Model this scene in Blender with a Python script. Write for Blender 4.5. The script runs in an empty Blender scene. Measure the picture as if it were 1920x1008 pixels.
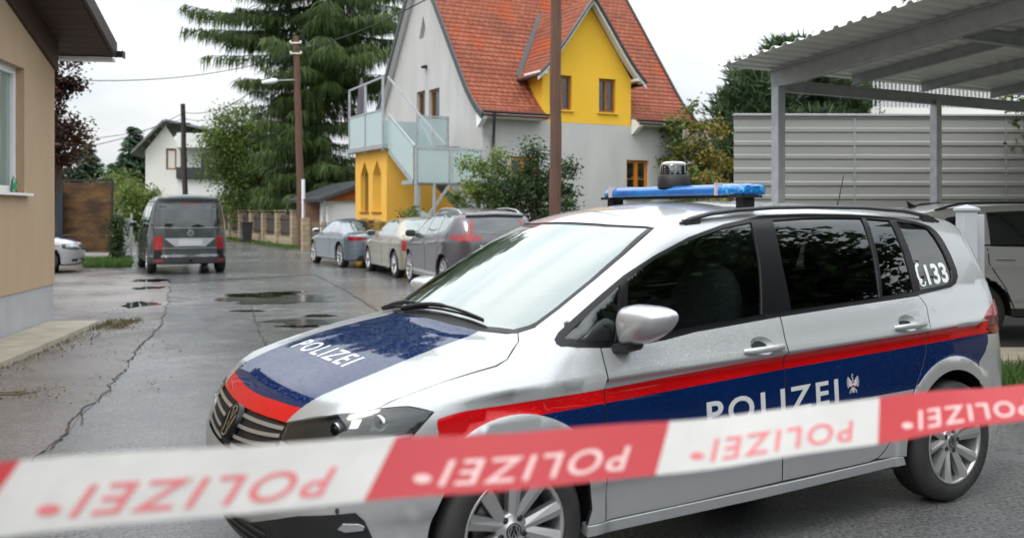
import bpy, bmesh, math, random
import numpy as np
from mathutils import Vector, Matrix
from mathutils.geometry import delaunay_2d_cdt

# ------------------------------------------------------------------ camera, sky, sun, exposure
SC = bpy.context.scene
COL = SC.collection
FOC, HOR, EYE = 1766.58, 395.65, 1.5718            # focal length and horizon in 1920-wide pixels, eye height
cam_d = bpy.data.cameras.new('camera')
cam = bpy.data.objects.new('camera', cam_d)
COL.objects.link(cam)
cam.location = (0, 0, EYE)
cam.rotation_euler = (math.radians(90), 0, 0)
cam_d.sensor_width = 36
cam_d.lens = FOC / 1920 * 36
cam_d.shift_y = -(504 - HOR) / 1920
cam_d.clip_start, cam_d.clip_end = 0.05, 2000
cam_d.dof.use_dof = True
cam_d.dof.focus_distance = 6.0
cam_d.dof.aperture_fstop = 2.6
SC.camera = cam

SUN_EL, SUN_AZ = 52, 215                          # the sun stands high behind the cloud, behind and left of the camera
w = bpy.data.worlds.new('World')
SC.world = w
w.use_nodes = True
nt = w.node_tree
N, L = nt.nodes, nt.links
N.clear()
out = N.new('ShaderNodeOutputWorld')
bg = N.new('ShaderNodeBackground')
sky = N.new('ShaderNodeTexSky')
sky.sky_type = 'NISHITA'
sky.sun_disc = False
sky.sun_elevation = math.radians(SUN_EL)
sky.sun_rotation = math.radians(SUN_AZ)
sky.air_density, sky.dust_density = 1.0, 4.0
tc = N.new('ShaderNodeTexCoord')
mp = N.new('ShaderNodeMapping')
mp.inputs['Scale'].default_value = (1.0, 1.0, 3.2)
nz = N.new('ShaderNodeTexNoise')
nz.inputs['Scale'].default_value = 2.3
nz.inputs['Detail'].default_value = 6
nz.inputs['Roughness'].default_value = 0.55
rp = N.new('ShaderNodeValToRGB')
rp.color_ramp.elements[0].position, rp.color_ramp.elements[0].color = 0.34, (5.9, 6.4, 6.9, 1)
rp.color_ramp.elements[1].position, rp.color_ramp.elements[1].color = 0.66, (9.6, 9.75, 9.8, 1)
mx = N.new('ShaderNodeMix')
mx.data_type = 'RGBA'
mx.inputs[0].default_value = 0.86
L.new(tc.outputs['Generated'], mp.inputs[0]); L.new(mp.outputs[0], nz.inputs['Vector'])
L.new(nz.outputs[0], rp.inputs[0]); L.new(sky.outputs[0], mx.inputs[6]); L.new(rp.outputs[0], mx.inputs[7])
sz = N.new('ShaderNodeSeparateXYZ'); L.new(tc.outputs['Generated'], sz.inputs[0])
gz = N.new('ShaderNodeMapRange'); gz.inputs[1].default_value, gz.inputs[2].default_value = 0, 1       # an overcast sky is brightest overhead
gz.inputs[3].default_value, gz.inputs[4].default_value = .68, 2.95
L.new(sz.outputs[2], gz.inputs[0])
ml = N.new('ShaderNodeVectorMath'); ml.operation = 'SCALE'
L.new(mx.outputs[2], ml.inputs[0]); L.new(gz.outputs[0], ml.inputs['Scale'])
L.new(ml.outputs[0], bg.inputs[0]); L.new(bg.outputs[0], out.inputs[0])
bg.inputs[1].default_value = 0.11

sun_d = bpy.data.lights.new('sun', 'SUN')
sun = bpy.data.objects.new('sun', sun_d)
COL.objects.link(sun)
sun_d.energy, sun_d.angle, sun_d.color = 0.8, math.radians(20), (1.0, 0.96, 0.9)
az = math.radians(SUN_AZ)
sdir = Vector((math.sin(az) * math.cos(math.radians(SUN_EL)), math.cos(az) * math.cos(math.radians(SUN_EL)), math.sin(math.radians(SUN_EL))))
sun.rotation_euler = sdir.to_track_quat('Z', 'Y').to_euler()
sun.location = sdir * 60
SC.view_settings.view_transform = 'Standard'
SC.view_settings.look = 'None'
SC.view_settings.exposure = 0.3
SC.view_settings.gamma = 1.0
SC.cycles.max_bounces = 8
SC.cycles.transparent_max_bounces = 16
SC.cycles.use_denoising = True
SC.cycles.sample_clamp_indirect = 6

# ------------------------------------------------------------------ small helpers
R = math.radians
def at(px, py, Y):                                 # a pixel of the photograph at depth Y, as a point of the place
    return Vector(((px - 960) / FOC * Y, Y, EYE - (py - HOR) / FOC * Y))
def ground_at(px, py):
    return at(px, py, FOC * EYE / (py - HOR))
def tag(o, label=None, cat=None, group=None, kind=None):
    if label: o['label'] = label
    if cat: o['category'] = cat
    if group: o['group'] = group
    if kind: o['kind'] = kind
    return o
def empty(name, loc=(0, 0, 0), rz=0.0, parent=None, **k):
    o = bpy.data.objects.new(name, None)
    COL.objects.link(o)
    o.location = loc
    o.rotation_euler = (0, 0, rz)
    o.empty_display_size = 0.2
    if parent: o.parent = parent
    return tag(o, **k)
def link(name, me, parent=None, **k):
    o = bpy.data.objects.new(name, me)
    COL.objects.link(o)
    if parent: o.parent = parent
    return tag(o, **k)

class MB:                                          # gathers faces into one mesh
    def __init__(s): s.v, s.f, s.m, s.sm = [], [], [], []
    def add(s, vs, fs, m=0, smooth=False):
        b = len(s.v)
        s.v += [tuple(map(float, v)) for v in vs]
        for f in fs:
            s.f.append([b + i for i in f]); s.m.append(m); s.sm.append(smooth)
        return s
    def box(s, a, b, m=0, M=None):
        (x0, y0, z0), (x1, y1, z1) = a, b
        vs = [Vector(p) for p in ((x0,y0,z0),(x1,y0,z0),(x1,y1,z0),(x0,y1,z0),(x0,y0,z1),(x1,y0,z1),(x1,y1,z1),(x0,y1,z1))]
        if M is not None: vs = [M @ p for p in vs]
        return s.add(vs, [(0,3,2,1),(4,5,6,7),(0,1,5,4),(1,2,6,5),(2,3,7,6),(3,0,4,7)], m)
    def bar(s, p, q, w, h, m=0, up=(0, 0, 1)):     # a beam from p to q, w wide, h high
        p, q = Vector(p), Vector(q)
        d = (q - p).normalized()
        a = d.cross(Vector(up))
        if a.length < 1e-4: a = d.cross(Vector((1, 0, 0)))
        a.normalize(); b = a.cross(d)
        vs = [c + a * (w / 2 * i) + b * (h / 2 * j) for c in (p, q) for i, j in ((-1,-1),(1,-1),(1,1),(-1,1))]
        return s.add(vs, [(3,2,1,0),(4,5,6,7),(0,1,5,4),(1,2,6,5),(2,3,7,6),(3,0,4,7)], m)
    def tube(s, pts, r, n=8, m=0, cap=True, smooth=True):
        pts = [Vector(p) for p in pts]
        rs = r if hasattr(r, '__len__') else [r] * len(pts)
        vs, fs = [], []
        a0 = None
        for i, p in enumerate(pts):
            d = (pts[min(i + 1, len(pts) - 1)] - pts[max(i - 1, 0)]).normalized()
            if a0 is None:
                a0 = d.orthogonal().normalized()
            a = (a0 - d * a0.dot(d))
            a = a.normalized() if a.length > 1e-5 else d.orthogonal().normalized()
            a0 = a; b = d.cross(a)
            vs += [p + (a * math.cos(6.28319 * k / n) + b * math.sin(6.28319 * k / n)) * rs[i] for k in range(n)]
        for i in range(len(pts) - 1):
            for k in range(n):
                fs.append((i*n+k, i*n+(k+1) % n, (i+1)*n+(k+1) % n, (i+1)*n+k))
        s.add(vs, fs, m, smooth)
        if cap:
            s.add(vs[:n], [tuple(range(n))[::-1]], m); s.add(vs[-n:], [tuple(range(n))], m)
        return s
    def lathe(s, prof, n=24, M=None, m=0, smooth=True):   # profile of (radius, height) about z
        vs, fs = [], []
        for r, z in prof:
            vs += [Vector((r * math.cos(6.28319 * k / n), r * math.sin(6.28319 * k / n), z)) for k in range(n)]
        if M is not None: vs = [M @ v for v in vs]
        for i in range(len(prof) - 1):
            for k in range(n): fs.append((i*n+k, i*n+(k+1) % n, (i+1)*n+(k+1) % n, (i+1)*n+k))
        return s.add(vs, fs, m, smooth)
    def prism(s, poly, ax, d0, d1, m=0):           # polygon (two other axes) extruded along axis ax
        def P(a, b, d): return {0: (d, a, b), 1: (a, d, b), 2: (a, b, d)}[ax]
        n = len(poly)
        vs = [P(a, b, d0) for a, b in poly] + [P(a, b, d1) for a, b in poly]
        fs = [tuple(range(n))[::-1], tuple(range(n, 2 * n))] + [(i, (i + 1) % n, n + (i + 1) % n, n + i) for i in range(n)]
        return s.add(vs, fs, m)
    def build(s, name, mats, parent=None, bevel=0, **k):
        me = bpy.data.meshes.new(name)
        me.from_pydata(s.v, [], s.f)
        for mm in (mats if isinstance(mats, (list, tuple)) else [mats]): me.materials.append(mm)
        me.polygons.foreach_set('material_index', s.m)
        me.polygons.foreach_set('use_smooth', s.sm)
        bm = bmesh.new(); bm.from_mesh(me)
        bmesh.ops.recalc_face_normals(bm, faces=bm.faces)
        bm.to_mesh(me); bm.free()
        me.update()
        o = link(name, me, parent, **k)
        if bevel:
            b = o.modifiers.new('bevel', 'BEVEL'); b.width = bevel; b.segments = 2; b.limit_method = 'ANGLE'
        return o

def inside(poly, p):                               # even-odd test, vectorised
    x, y = p[:, 0], p[:, 1]
    r = np.zeros(len(p), bool)
    q = np.asarray(poly, float)
    for (x0, y0), (x1, y1) in zip(q, np.roll(q, -1, 0)):
        if y0 == y1: continue
        c = ((y0 > y) != (y1 > y)) & (x < (x1 - x0) * (y - y0) / (y1 - y0) + x0)
        r ^= c
    return r
def dense(pl, h, closed=True):
    q = [np.array(p, float) for p in pl]
    o = []
    for a, b in zip(q, q[1:] + q[:1] if closed else q[1:]):
        n = max(1, int(np.ceil(np.linalg.norm(b - a) / h)))
        o += [a + (b - a) * i / n for i in range(n)]
    if not closed: o.append(q[-1])
    return o
def cdt(outline, h, holes=(), lines=(), grid=True):   # triangulates a flat outline with inner points every h
    vs, es = [], []
    for pl, cl in [(outline, True)] + [(x, True) for x in holes] + [(x, False) for x in lines]:
        d = dense(pl, h, cl); b = len(vs); vs += d
        es += [(b + i, b + i + 1) for i in range(len(d) - 1)] + ([(b + len(d) - 1, b)] if cl else [])
    if grid:
        o = np.array(outline, float)
        lo, hi = o.min(0), o.max(0)
        gx, gy = np.meshgrid(np.arange(lo[0] + h * .5, hi[0], h), np.arange(lo[1] + h * .5, hi[1], h), indexing='ij')
        g = np.stack([gx.ravel(), gy.ravel()], 1)
        g = g[inside(outline, g)]
        B = np.array(vs)
        keep = np.ones(len(g), bool)
        for i in range(0, len(g), 500):
            keep[i:i+500] = (np.linalg.norm(g[i:i+500, None] - B[None], axis=2).min(1) > h * .45)
        vs += list(g[keep])
    V, _, Fc, *_ = delaunay_2d_cdt([Vector(map(float, v)) for v in vs], es, [], 0, 1e-6)
    V = np.array([tuple(v) for v in V]); T = np.array([tuple(f) for f in Fc if len(f) == 3])
    c = V[T].mean(1)
    ok = inside(outline, c)
    for x in holes: ok &= ~inside(x, c)
    return V, T[ok]

def wall(mb, o, u, v, n, outline, holes, depth, m=0, mr=None):
    """a flat wall with reveals: o origin, u/v in-plane axes, n outward normal"""
    o, u, v, n = (np.array(x, float) for x in (o, u, v, n))
    V, T = cdt(outline, 50, holes, grid=False)
    mb.add([o + u * a + v * b for a, b in V], [tuple(t) for t in T], m)
    for hpl in holes:
        k = len(hpl)
        vs = [o + u * a + v * b for a, b in hpl] + [o + u * a + v * b - n * depth for a, b in hpl]
        mb.add(vs, [(i, (i + 1) % k, k + (i + 1) % k, k + i) for i in range(k)], m if mr is None else mr)

# ------------------------------------------------------------------ materials
def new_mat(name):
    m = bpy.data.materials.new(name); m.use_nodes = True
    t = m.node_tree
    return m, t.nodes, t.links, t.nodes['Principled BSDF']
def rgb(c): return (c[0], c[1], c[2], 1.0)
def srgb(r, g, b):
    f = lambda c: ((c / 255 + .055) / 1.055) ** 2.4 if c > 10 else c / 255 / 12.92
    return (f(r), f(g), f(b))
def mat(name, c, rough=0.6, metal=0.0, coat=0.0, c2=None, scale=4.0, bump=0.0, bscale=60.0, spec=0.5, emit=0, stretch=None, detail=6, ramp=(.35, .65), rvar=0.0, trans=0.0, coat_rough=.03):
    m, N, L, b = new_mat(name)
    b.inputs['Base Color'].default_value = rgb(c)
    b.inputs['Roughness'].default_value = rough
    b.inputs['Metallic'].default_value = metal
    b.inputs['Coat Weight'].default_value = coat
    b.inputs['Coat Roughness'].default_value = coat_rough
    b.inputs['Specular IOR Level'].default_value = spec
    b.inputs['Transmission Weight'].default_value = trans
    if emit:
        b.inputs['Emission Color'].default_value = rgb(c); b.inputs['Emission Strength'].default_value = emit
    tc = N.new('ShaderNodeTexCoord')
    mp = N.new('ShaderNodeMapping')
    L.new(tc.outputs['Object'], mp.inputs[0])
    if stretch: mp.inputs['Scale'].default_value = stretch
    if c2 is not None or rvar:
        nz = N.new('ShaderNodeTexNoise'); nz.inputs['Scale'].default_value = scale; nz.inputs['Detail'].default_value = detail
        nz.inputs['Roughness'].default_value = .6
        L.new(mp.outputs[0], nz.inputs['Vector'])
        if c2 is not None:
            r = N.new('ShaderNodeValToRGB')
            r.color_ramp.elements[0].color, r.color_ramp.elements[1].color = rgb(c), rgb(c2)
            r.color_ramp.elements[0].position, r.color_ramp.elements[1].position = ramp
            L.new(nz.outputs[0], r.inputs[0]); L.new(r.outputs[0], b.inputs['Base Color'])
        if rvar:
            q = N.new('ShaderNodeMapRange'); q.inputs[1].default_value, q.inputs[2].default_value = .3, .7
            q.inputs[3].default_value, q.inputs[4].default_value = rough - rvar, rough + rvar
            L.new(nz.outputs[0], q.inputs[0]); L.new(q.outputs[0], b.inputs['Roughness'])
    if bump:
        n2 = N.new('ShaderNodeTexNoise'); n2.inputs['Scale'].default_value = bscale; n2.inputs['Detail'].default_value = 4
        L.new(mp.outputs[0], n2.inputs['Vector'])
        bp = N.new('ShaderNodeBump'); bp.inputs['Strength'].default_value = bump; bp.inputs['Distance'].default_value = .02
        L.new(n2.outputs[0], bp.inputs['Height']); L.new(bp.outputs[0], b.inputs['Normal'])
    return m
def leaf_mat(name, cols, rough=.5, transl=.36):
    m, N, L, b = new_mat(name)
    at_ = N.new('ShaderNodeAttribute'); at_.attribute_name = 'tint'
    r = N.new('ShaderNodeValToRGB')
    while len(r.color_ramp.elements) < len(cols): r.color_ramp.elements.new(.5)
    for i, c in enumerate(cols):
        e = r.color_ramp.elements[i]; e.position = i / (len(cols) - 1); e.color = rgb(c)
    L.new(at_.outputs['Fac'], r.inputs[0]); L.new(r.outputs[0], b.inputs['Base Color'])
    b.inputs['Roughness'].default_value = rough
    b.inputs['Specular IOR Level'].default_value = .35
    tr = N.new('ShaderNodeBsdfTranslucent'); L.new(r.outputs[0], tr.inputs[0])
    ms = N.new('ShaderNodeMixShader'); ms.inputs[0].default_value = transl
    L.new(b.outputs[0], ms.inputs[1]); L.new(tr.outputs[0], ms.inputs[2]); L.new(ms.outputs[0], N['Material Output'].inputs[0])
    return m
def glass_mat(name, tint=(.35, .42, .4), rough=0.0, see=1.0, refl=1.0, base=(.01, .012, .012), boost=1.45):
    """a pane: a fresnel mirror over what lies behind it, seen through tinted glass"""
    m, N, L, b = new_mat(name)
    N.remove(b)
    tr = N.new('ShaderNodeBsdfTransparent'); tr.inputs[0].default_value = rgb(tint)
    df = N.new('ShaderNodeBsdfDiffuse'); df.inputs[0].default_value = rgb(base)
    gl = N.new('ShaderNodeBsdfGlossy'); gl.inputs['Roughness'].default_value = rough
    gl.inputs[0].default_value = (refl * .97, refl, refl * .99, 1)
    a = N.new('ShaderNodeMixShader'); a.inputs[0].default_value = see
    L.new(df.outputs[0], a.inputs[1]); L.new(tr.outputs[0], a.inputs[2])
    fr = N.new('ShaderNodeFresnel'); fr.inputs[0].default_value = 1.55
    q = N.new('ShaderNodeMath'); q.operation = 'MULTIPLY_ADD'; q.inputs[1].default_value = boost; q.inputs[2].default_value = .03; q.use_clamp = True
    L.new(fr.outputs[0], q.inputs[0])
    ms = N.new('ShaderNodeMixShader')
    L.new(q.outputs[0], ms.inputs[0]); L.new(a.outputs[0], ms.inputs[1]); L.new(gl.outputs[0], ms.inputs[2])
    L.new(ms.outputs[0], N['Material Output'].inputs[0])
    return m

# ------------------------------------------------------------------ bodywork: smooth solids given as fields, cut into panels
def spl(xs, ys):                                   # monotone cubic through the points
    xs = np.array(xs, float); ys = np.array(ys, float)
    if xs[0] > xs[-1]: xs = xs[::-1]; ys = ys[::-1]
    h = np.diff(xs); d = np.diff(ys) / h
    m = np.zeros(len(xs)); m[0] = d[0]; m[-1] = d[-1]
    for i in range(1, len(xs) - 1):
        if d[i-1] * d[i] > 0:
            w1 = 2 * h[i] + h[i-1]; w2 = h[i] + 2 * h[i-1]; m[i] = (w1 + w2) / (w1 / d[i-1] + w2 / d[i])
    def f(x):
        x = np.asarray(x, float); i = np.clip(np.searchsorted(xs, x) - 1, 0, len(xs) - 2)
        t = (np.clip(x, xs[0] - .5, xs[-1] + .5) - xs[i]) / h[i]
        c = np.clip(t, 0, 1)
        v = (2*c**3 - 3*c**2 + 1) * ys[i] + (c**3 - 2*c**2 + c) * h[i] * m[i] + (-2*c**3 + 3*c**2) * ys[i+1] + (c**3 - c**2) * h[i] * m[i+1]
        return v + np.where(t < 0, t * h[i] * m[i], 0) + np.where(t > 1, (t - 1) * h[i] * m[i+1], 0)
    return f
def smax(a, b, k):
    h = np.maximum(k - np.abs(a - b), 0) / k
    return np.maximum(a, b) + h * h * k * .25
def smin(a, b, k): return -smax(-a, -b, k)
EYE3 = np.eye(3)
def grad(P, F, e=3e-3):
    g = np.stack([F(P + EYE3[i] * e) - F(P - EYE3[i] * e) for i in range(3)], -1)
    return g / np.maximum(np.linalg.norm(g, axis=-1, keepdims=True), 1e-9)
def march(o, d, F, rng=1.6, n=90):
    """first hit of rays with the solid; rays that miss settle on its nearest point"""
    t = np.full(len(o), np.nan); fp = F(o); best = fp.copy(); tb = np.zeros(len(o))
    st = rng / n
    for k in range(1, n + 1):
        s = k * st
        fc = F(o + s * d)
        t = np.where(np.isnan(t) & (fp > 0) & (fc <= 0), s, t); fp = fc
        b = fc < best; best = np.where(b, fc, best); tb = np.where(b, s, tb)
    miss = np.isnan(t)
    lo = np.where(miss, tb, t - st); hi = np.where(miss, tb, t)
    for k in range(16):
        m = (lo + hi) / 2; f = F(o + m[:, None] * d); lo = np.where(f > 0, m, lo); hi = np.where(f > 0, hi, m)
    P = o + hi[:, None] * d
    if miss.any():
        for k in range(4): P[miss] -= F(P[miss])[:, None] * grad(P[miss], F)
    return P
class Proj:                                        # how a flat outline is laid onto the solid
    def __init__(s, o, u, v, d): s.o, s.u, s.v, s.d = (np.array(x, float) for x in (o, u, v, d)); s.d /= np.linalg.norm(s.d)
    def rays(s, q): return s.o + q[:, :1] * s.u + q[:, 1:2] * s.v, np.repeat(s.d[None], len(q), 0)
SIDE = Proj((0, 1.5, 0), (1, 0, 0), (0, 0, 1), (0, -1, 0))
SIDE_R = Proj((0, -1.5, 0), (1, 0, 0), (0, 0, 1), (0, 1, 0))
TOP = Proj((0, 0, 2.4), (1, 0, 0), (0, 1, 0), (0, 0, -1))
FRONT = Proj((1.7, 0, 0), (0, 1, 0), (0, 0, 1), (-1, 0, 0))
def rear_proj(x): return Proj((x, 0, 0), (0, 1, 0), (0, 0, 1), (1, 0, 0))
HOOD = Proj((0, 1.5, 1.2), (1, 0, 0), (0, -.64, .77), (0, -.77, -.64))       # looks down on a wing from the side
CORNER = Proj((1.5, 1.5, 0), (-.7071, .7071, 0), (0, 0, 1), (-.7071, -.7071, 0))
def to2(P, p):                                     # a 3D point in a projection's flat coordinates
    q = np.asarray(P, float) - p.o
    A = np.stack([p.u, p.v, p.d], 1)
    return np.linalg.solve(A, q.T).T[:, :2]
def mesh_np(name, V, Fc, mats, midx=None, normals=None, parent=None, smooth=True, **k):
    me = bpy.data.meshes.new(name)
    me.from_pydata([tuple(v) for v in V], [], [tuple(int(i) for i in f) for f in Fc])
    for mm in (mats if isinstance(mats, (list, tuple)) else [mats]): me.materials.append(mm)
    if midx is not None: me.polygons.foreach_set('material_index', np.asarray(midx, np.int32))
    me.polygons.foreach_set('use_smooth', np.full(len(me.polygons), smooth, bool))
    me.update()
    if normals is not None: me.normals_split_custom_set_from_vertices([tuple(n) for n in normals])
    return link(name, me, parent, **k)
def patch(name, F, outline, proj, mats, parent, h=.03, off=0.0, holes=(), lines=(), cls=None, flange=.0, rng=1.6, n=90, mirror=False, edge=None, **k):
    """one panel of the bodywork: an outline laid onto the solid, with folded-in edges"""
    V2, T = cdt(outline, h, holes, lines)
    o, d = proj.rays(V2)
    P = march(o, d, F, rng, n)
    G = grad(P, F)
    P = P + G * off
    a, b, c = P[T[:, 0]], P[T[:, 1]], P[T[:, 2]]
    fl = (np.cross(b - a, c - a) * (G[T[:, 0]] + G[T[:, 1]] + G[T[:, 2]])).sum(1) < 0
    T[fl] = T[fl][:, ::-1]
    mi = np.zeros(len(T), int) if cls is None else np.asarray(cls(V2[T].mean(1)), int)
    V, Nn, Fc = [*P], [*G], [*T]
    if flange:
        cnt = {}
        for f, m in zip(T, mi):
            for i in range(3):
                e = (int(f[i]), int(f[(i + 1) % 3])); cnt[e] = m
        mi = list(mi)
        for (i, j), m in list(cnt.items()):
            if (j, i) in cnt: continue
            t = P[j] - P[i]; nn = G[i] + G[j]
            lat = np.cross(t, nn); lat /= max(np.linalg.norm(lat), 1e-9)
            b0 = len(V)
            V += [P[i], P[j], P[j] - G[j] * flange, P[i] - G[i] * flange]; Nn += [G[i] * .5 + lat * .8, G[j] * .5 + lat * .8, lat, lat]
            Fc.append((b0 + 1, b0, b0 + 3, b0 + 2)); mi.append(m if edge is None else len(mats))
    V, Nn = np.array(V), np.array(Nn)
    if edge is not None: mats = list(mats) + [edge]
    ob = mesh_np(name, V, Fc, mats, mi, Nn, parent, **k)
    if mirror:
        return ob, mesh_np(name, V * (1, -1, 1), [tuple(f)[::-1] for f in Fc], mats, mi, Nn * (1, -1, 1), parent if mirror is True else mirror, **k)
    return ob
def nets(F, lo, hi, h):                            # surface nets over a field
    ax = [np.arange(lo[i], hi[i] + h, h) for i in range(3)]
    g = np.stack(np.meshgrid(*ax, indexing='ij'), -1)
    f = np.empty(g.shape[:3])
    for i in range(len(ax[0])): f[i] = F(g[i])
    nx, ny, nz = f.shape
    s = f < 0
    acc = np.zeros((nx - 1, ny - 1, nz - 1, 3)); cnt = np.zeros((nx - 1, ny - 1, nz - 1))
    offs = [(a, b, c) for a in (0, 1) for b in (0, 1) for c in (0, 1)]
    for a in offs:
        for ax_ in range(3):
            if a[ax_]: continue
            b = list(a); b[ax_] = 1
            sl = lambda q: tuple(slice(q[i], q[i] + f.shape[i] - 1) for i in range(3))
            fa, fb = f[sl(a)], f[sl(b)]
            cr = (fa < 0) != (fb < 0)
            t = np.where(cr, fa / np.where(cr, fa - fb, 1), 0)
            p = np.stack([np.full(fa.shape, float(a[i])) for i in range(3)], -1)
            p[..., ax_] += t
            acc += p * cr[..., None]; cnt += cr
    act = cnt > 0
    idx = np.full(act.shape, -1); idx[act] = np.arange(act.sum())
    cell = np.stack(np.nonzero(act), -1)
    V = (cell + acc[act] / cnt[act][:, None]) * h + np.array(lo)
    Q = []
    for ax_ in range(3):
        o1, o2 = (ax_ + 1) % 3, (ax_ + 2) % 3
        a = [slice(1, n - 1) for n in f.shape]; a[ax_] = slice(0, f.shape[ax_] - 1)
        b = list(a); b[ax_] = slice(1, f.shape[ax_])
        sa, sb = s[tuple(a)], s[tuple(b)]
        e = np.stack(np.nonzero(sa != sb), -1)
        inn = sa[tuple(e.T)]
        c = e.copy(); c[:, o1] += 1; c[:, o2] += 1
        def I(d1, d2):
            q = c.copy(); q[:, o1] -= d1; q[:, o2] -= d2
            return idx[tuple(q.T)]
        q = np.stack([I(1, 1), I(0, 1), I(0, 0), I(1, 0)], 1)
        q = np.where(inn[:, None], q, q[:, ::-1])
        Q.append(q)
    Q = np.concatenate(Q)
    Q = Q[(Q >= 0).all(1)]
    return V, Q
def solid(name, F, lo, hi, h, mats, parent, cls=None, Fn=None, **k):
    V, Q = nets(F, lo, hi, h)
    for i in range(2): V = V - (F(V))[:, None] * grad(V, F, 5e-3) * .9
    mi = None if cls is None else cls(V[Q].mean(1))
    return mesh_np(name, V, Q, mats, mi, grad(V, F, 6e-3), parent, **k)

def text_geo(txt, size, bold=.012, spacing=1.0, h=.03, shear=0.0):
    """outline letters as flat triangles"""
    cu = bpy.data.curves.new('lettering', 'FONT'); cu.body = txt; cu.size = size; cu.offset = bold * size; cu.space_character = spacing
    cu.align_x = 'LEFT'; cu.resolution_u = 4; cu.shear = shear
    ob = bpy.data.objects.new('lettering', cu); COL.objects.link(ob)
    dg = bpy.context.evaluated_depsgraph_get()
    me = bpy.data.meshes.new_from_object(ob.evaluated_get(dg))
    bm = bmesh.new(); bm.from_mesh(me)
    bmesh.ops.triangulate(bm, faces=bm.faces)
    for k in range(6):
        es = [e for e in bm.edges if e.calc_length() > h]
        if not es: break
        bmesh.ops.subdivide_edges(bm, edges=es, cuts=1)
        bmesh.ops.triangulate(bm, faces=[f for f in bm.faces if len(f.verts) > 3])
    V = np.array([v.co[:] for v in bm.verts])[:, :2]; T = np.array([[v.index for v in f.verts] for f in bm.faces])
    bm.free(); bpy.data.objects.remove(ob); bpy.data.curves.remove(cu); bpy.data.meshes.remove(me)
    return V, T
def lay(name, F, V2, T, proj, mats, parent, off=.002, rng=1.6, n=90, midx=None, **k):
    T = np.array(T); used, inv = np.unique(T, return_inverse=True); V2 = np.asarray(V2)[used]; T = inv.reshape(-1, 3)
    o, d = proj.rays(V2)
    P = march(o, d, F, rng, n); G = grad(P, F); P = P + G * off
    a, b, c = P[T[:, 0]], P[T[:, 1]], P[T[:, 2]]
    fl = (np.cross(b - a, c - a) * G[T[:, 0]]).sum(1) < 0
    T[fl] = T[fl][:, ::-1]
    return mesh_np(name, P, T, mats, midx, G, parent, **k)
def strip2(pl, wd):                                # a flat band along a polyline
    q = [np.array(p, float) for p in pl]
    l, r = [], []
    for i, p in enumerate(q):
        t = q[min(i + 1, len(q) - 1)] - q[max(i - 1, 0)]; t = t / np.linalg.norm(t); n = np.array([-t[1], t[0]])
        l.append(p + n * wd / 2); r.append(p - n * wd / 2)
    return l + r[::-1]
def stroke_geo(strokes, wd):                       # flat bands for an emblem's lines
    V, T = [], []
    for pl in strokes:
        a = strip2(pl, wd); n = len(pl); b = len(V); V += a
        for i in range(n - 1):
            T += [(b + i, b + i + 1, b + 2 * n - 2 - i), (b + i, b + 2 * n - 2 - i, b + 2 * n - 1 - i)]
    return np.array(V, float), np.array(T)
def ring_pts(r, n=28, c=(0, 0), a0=0, a1=6.28319): return [(c[0] + r * math.cos(a0 + (a1 - a0) * i / n), c[1] + r * math.sin(a0 + (a1 - a0) * i / n)) for i in range(n + 1)]
def roundel(r):                                    # ring with a V over a W
    s = [ring_pts(r * .93)]
    s.append([(-r*.34, r*.80), (0, r*.10), (r*.34, r*.80)])
    s.append([(-r*.72, r*.50), (-r*.30, -r*.70), (0, -r*.05), (r*.30, -r*.70), (r*.72, r*.50)])
    return s

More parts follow.
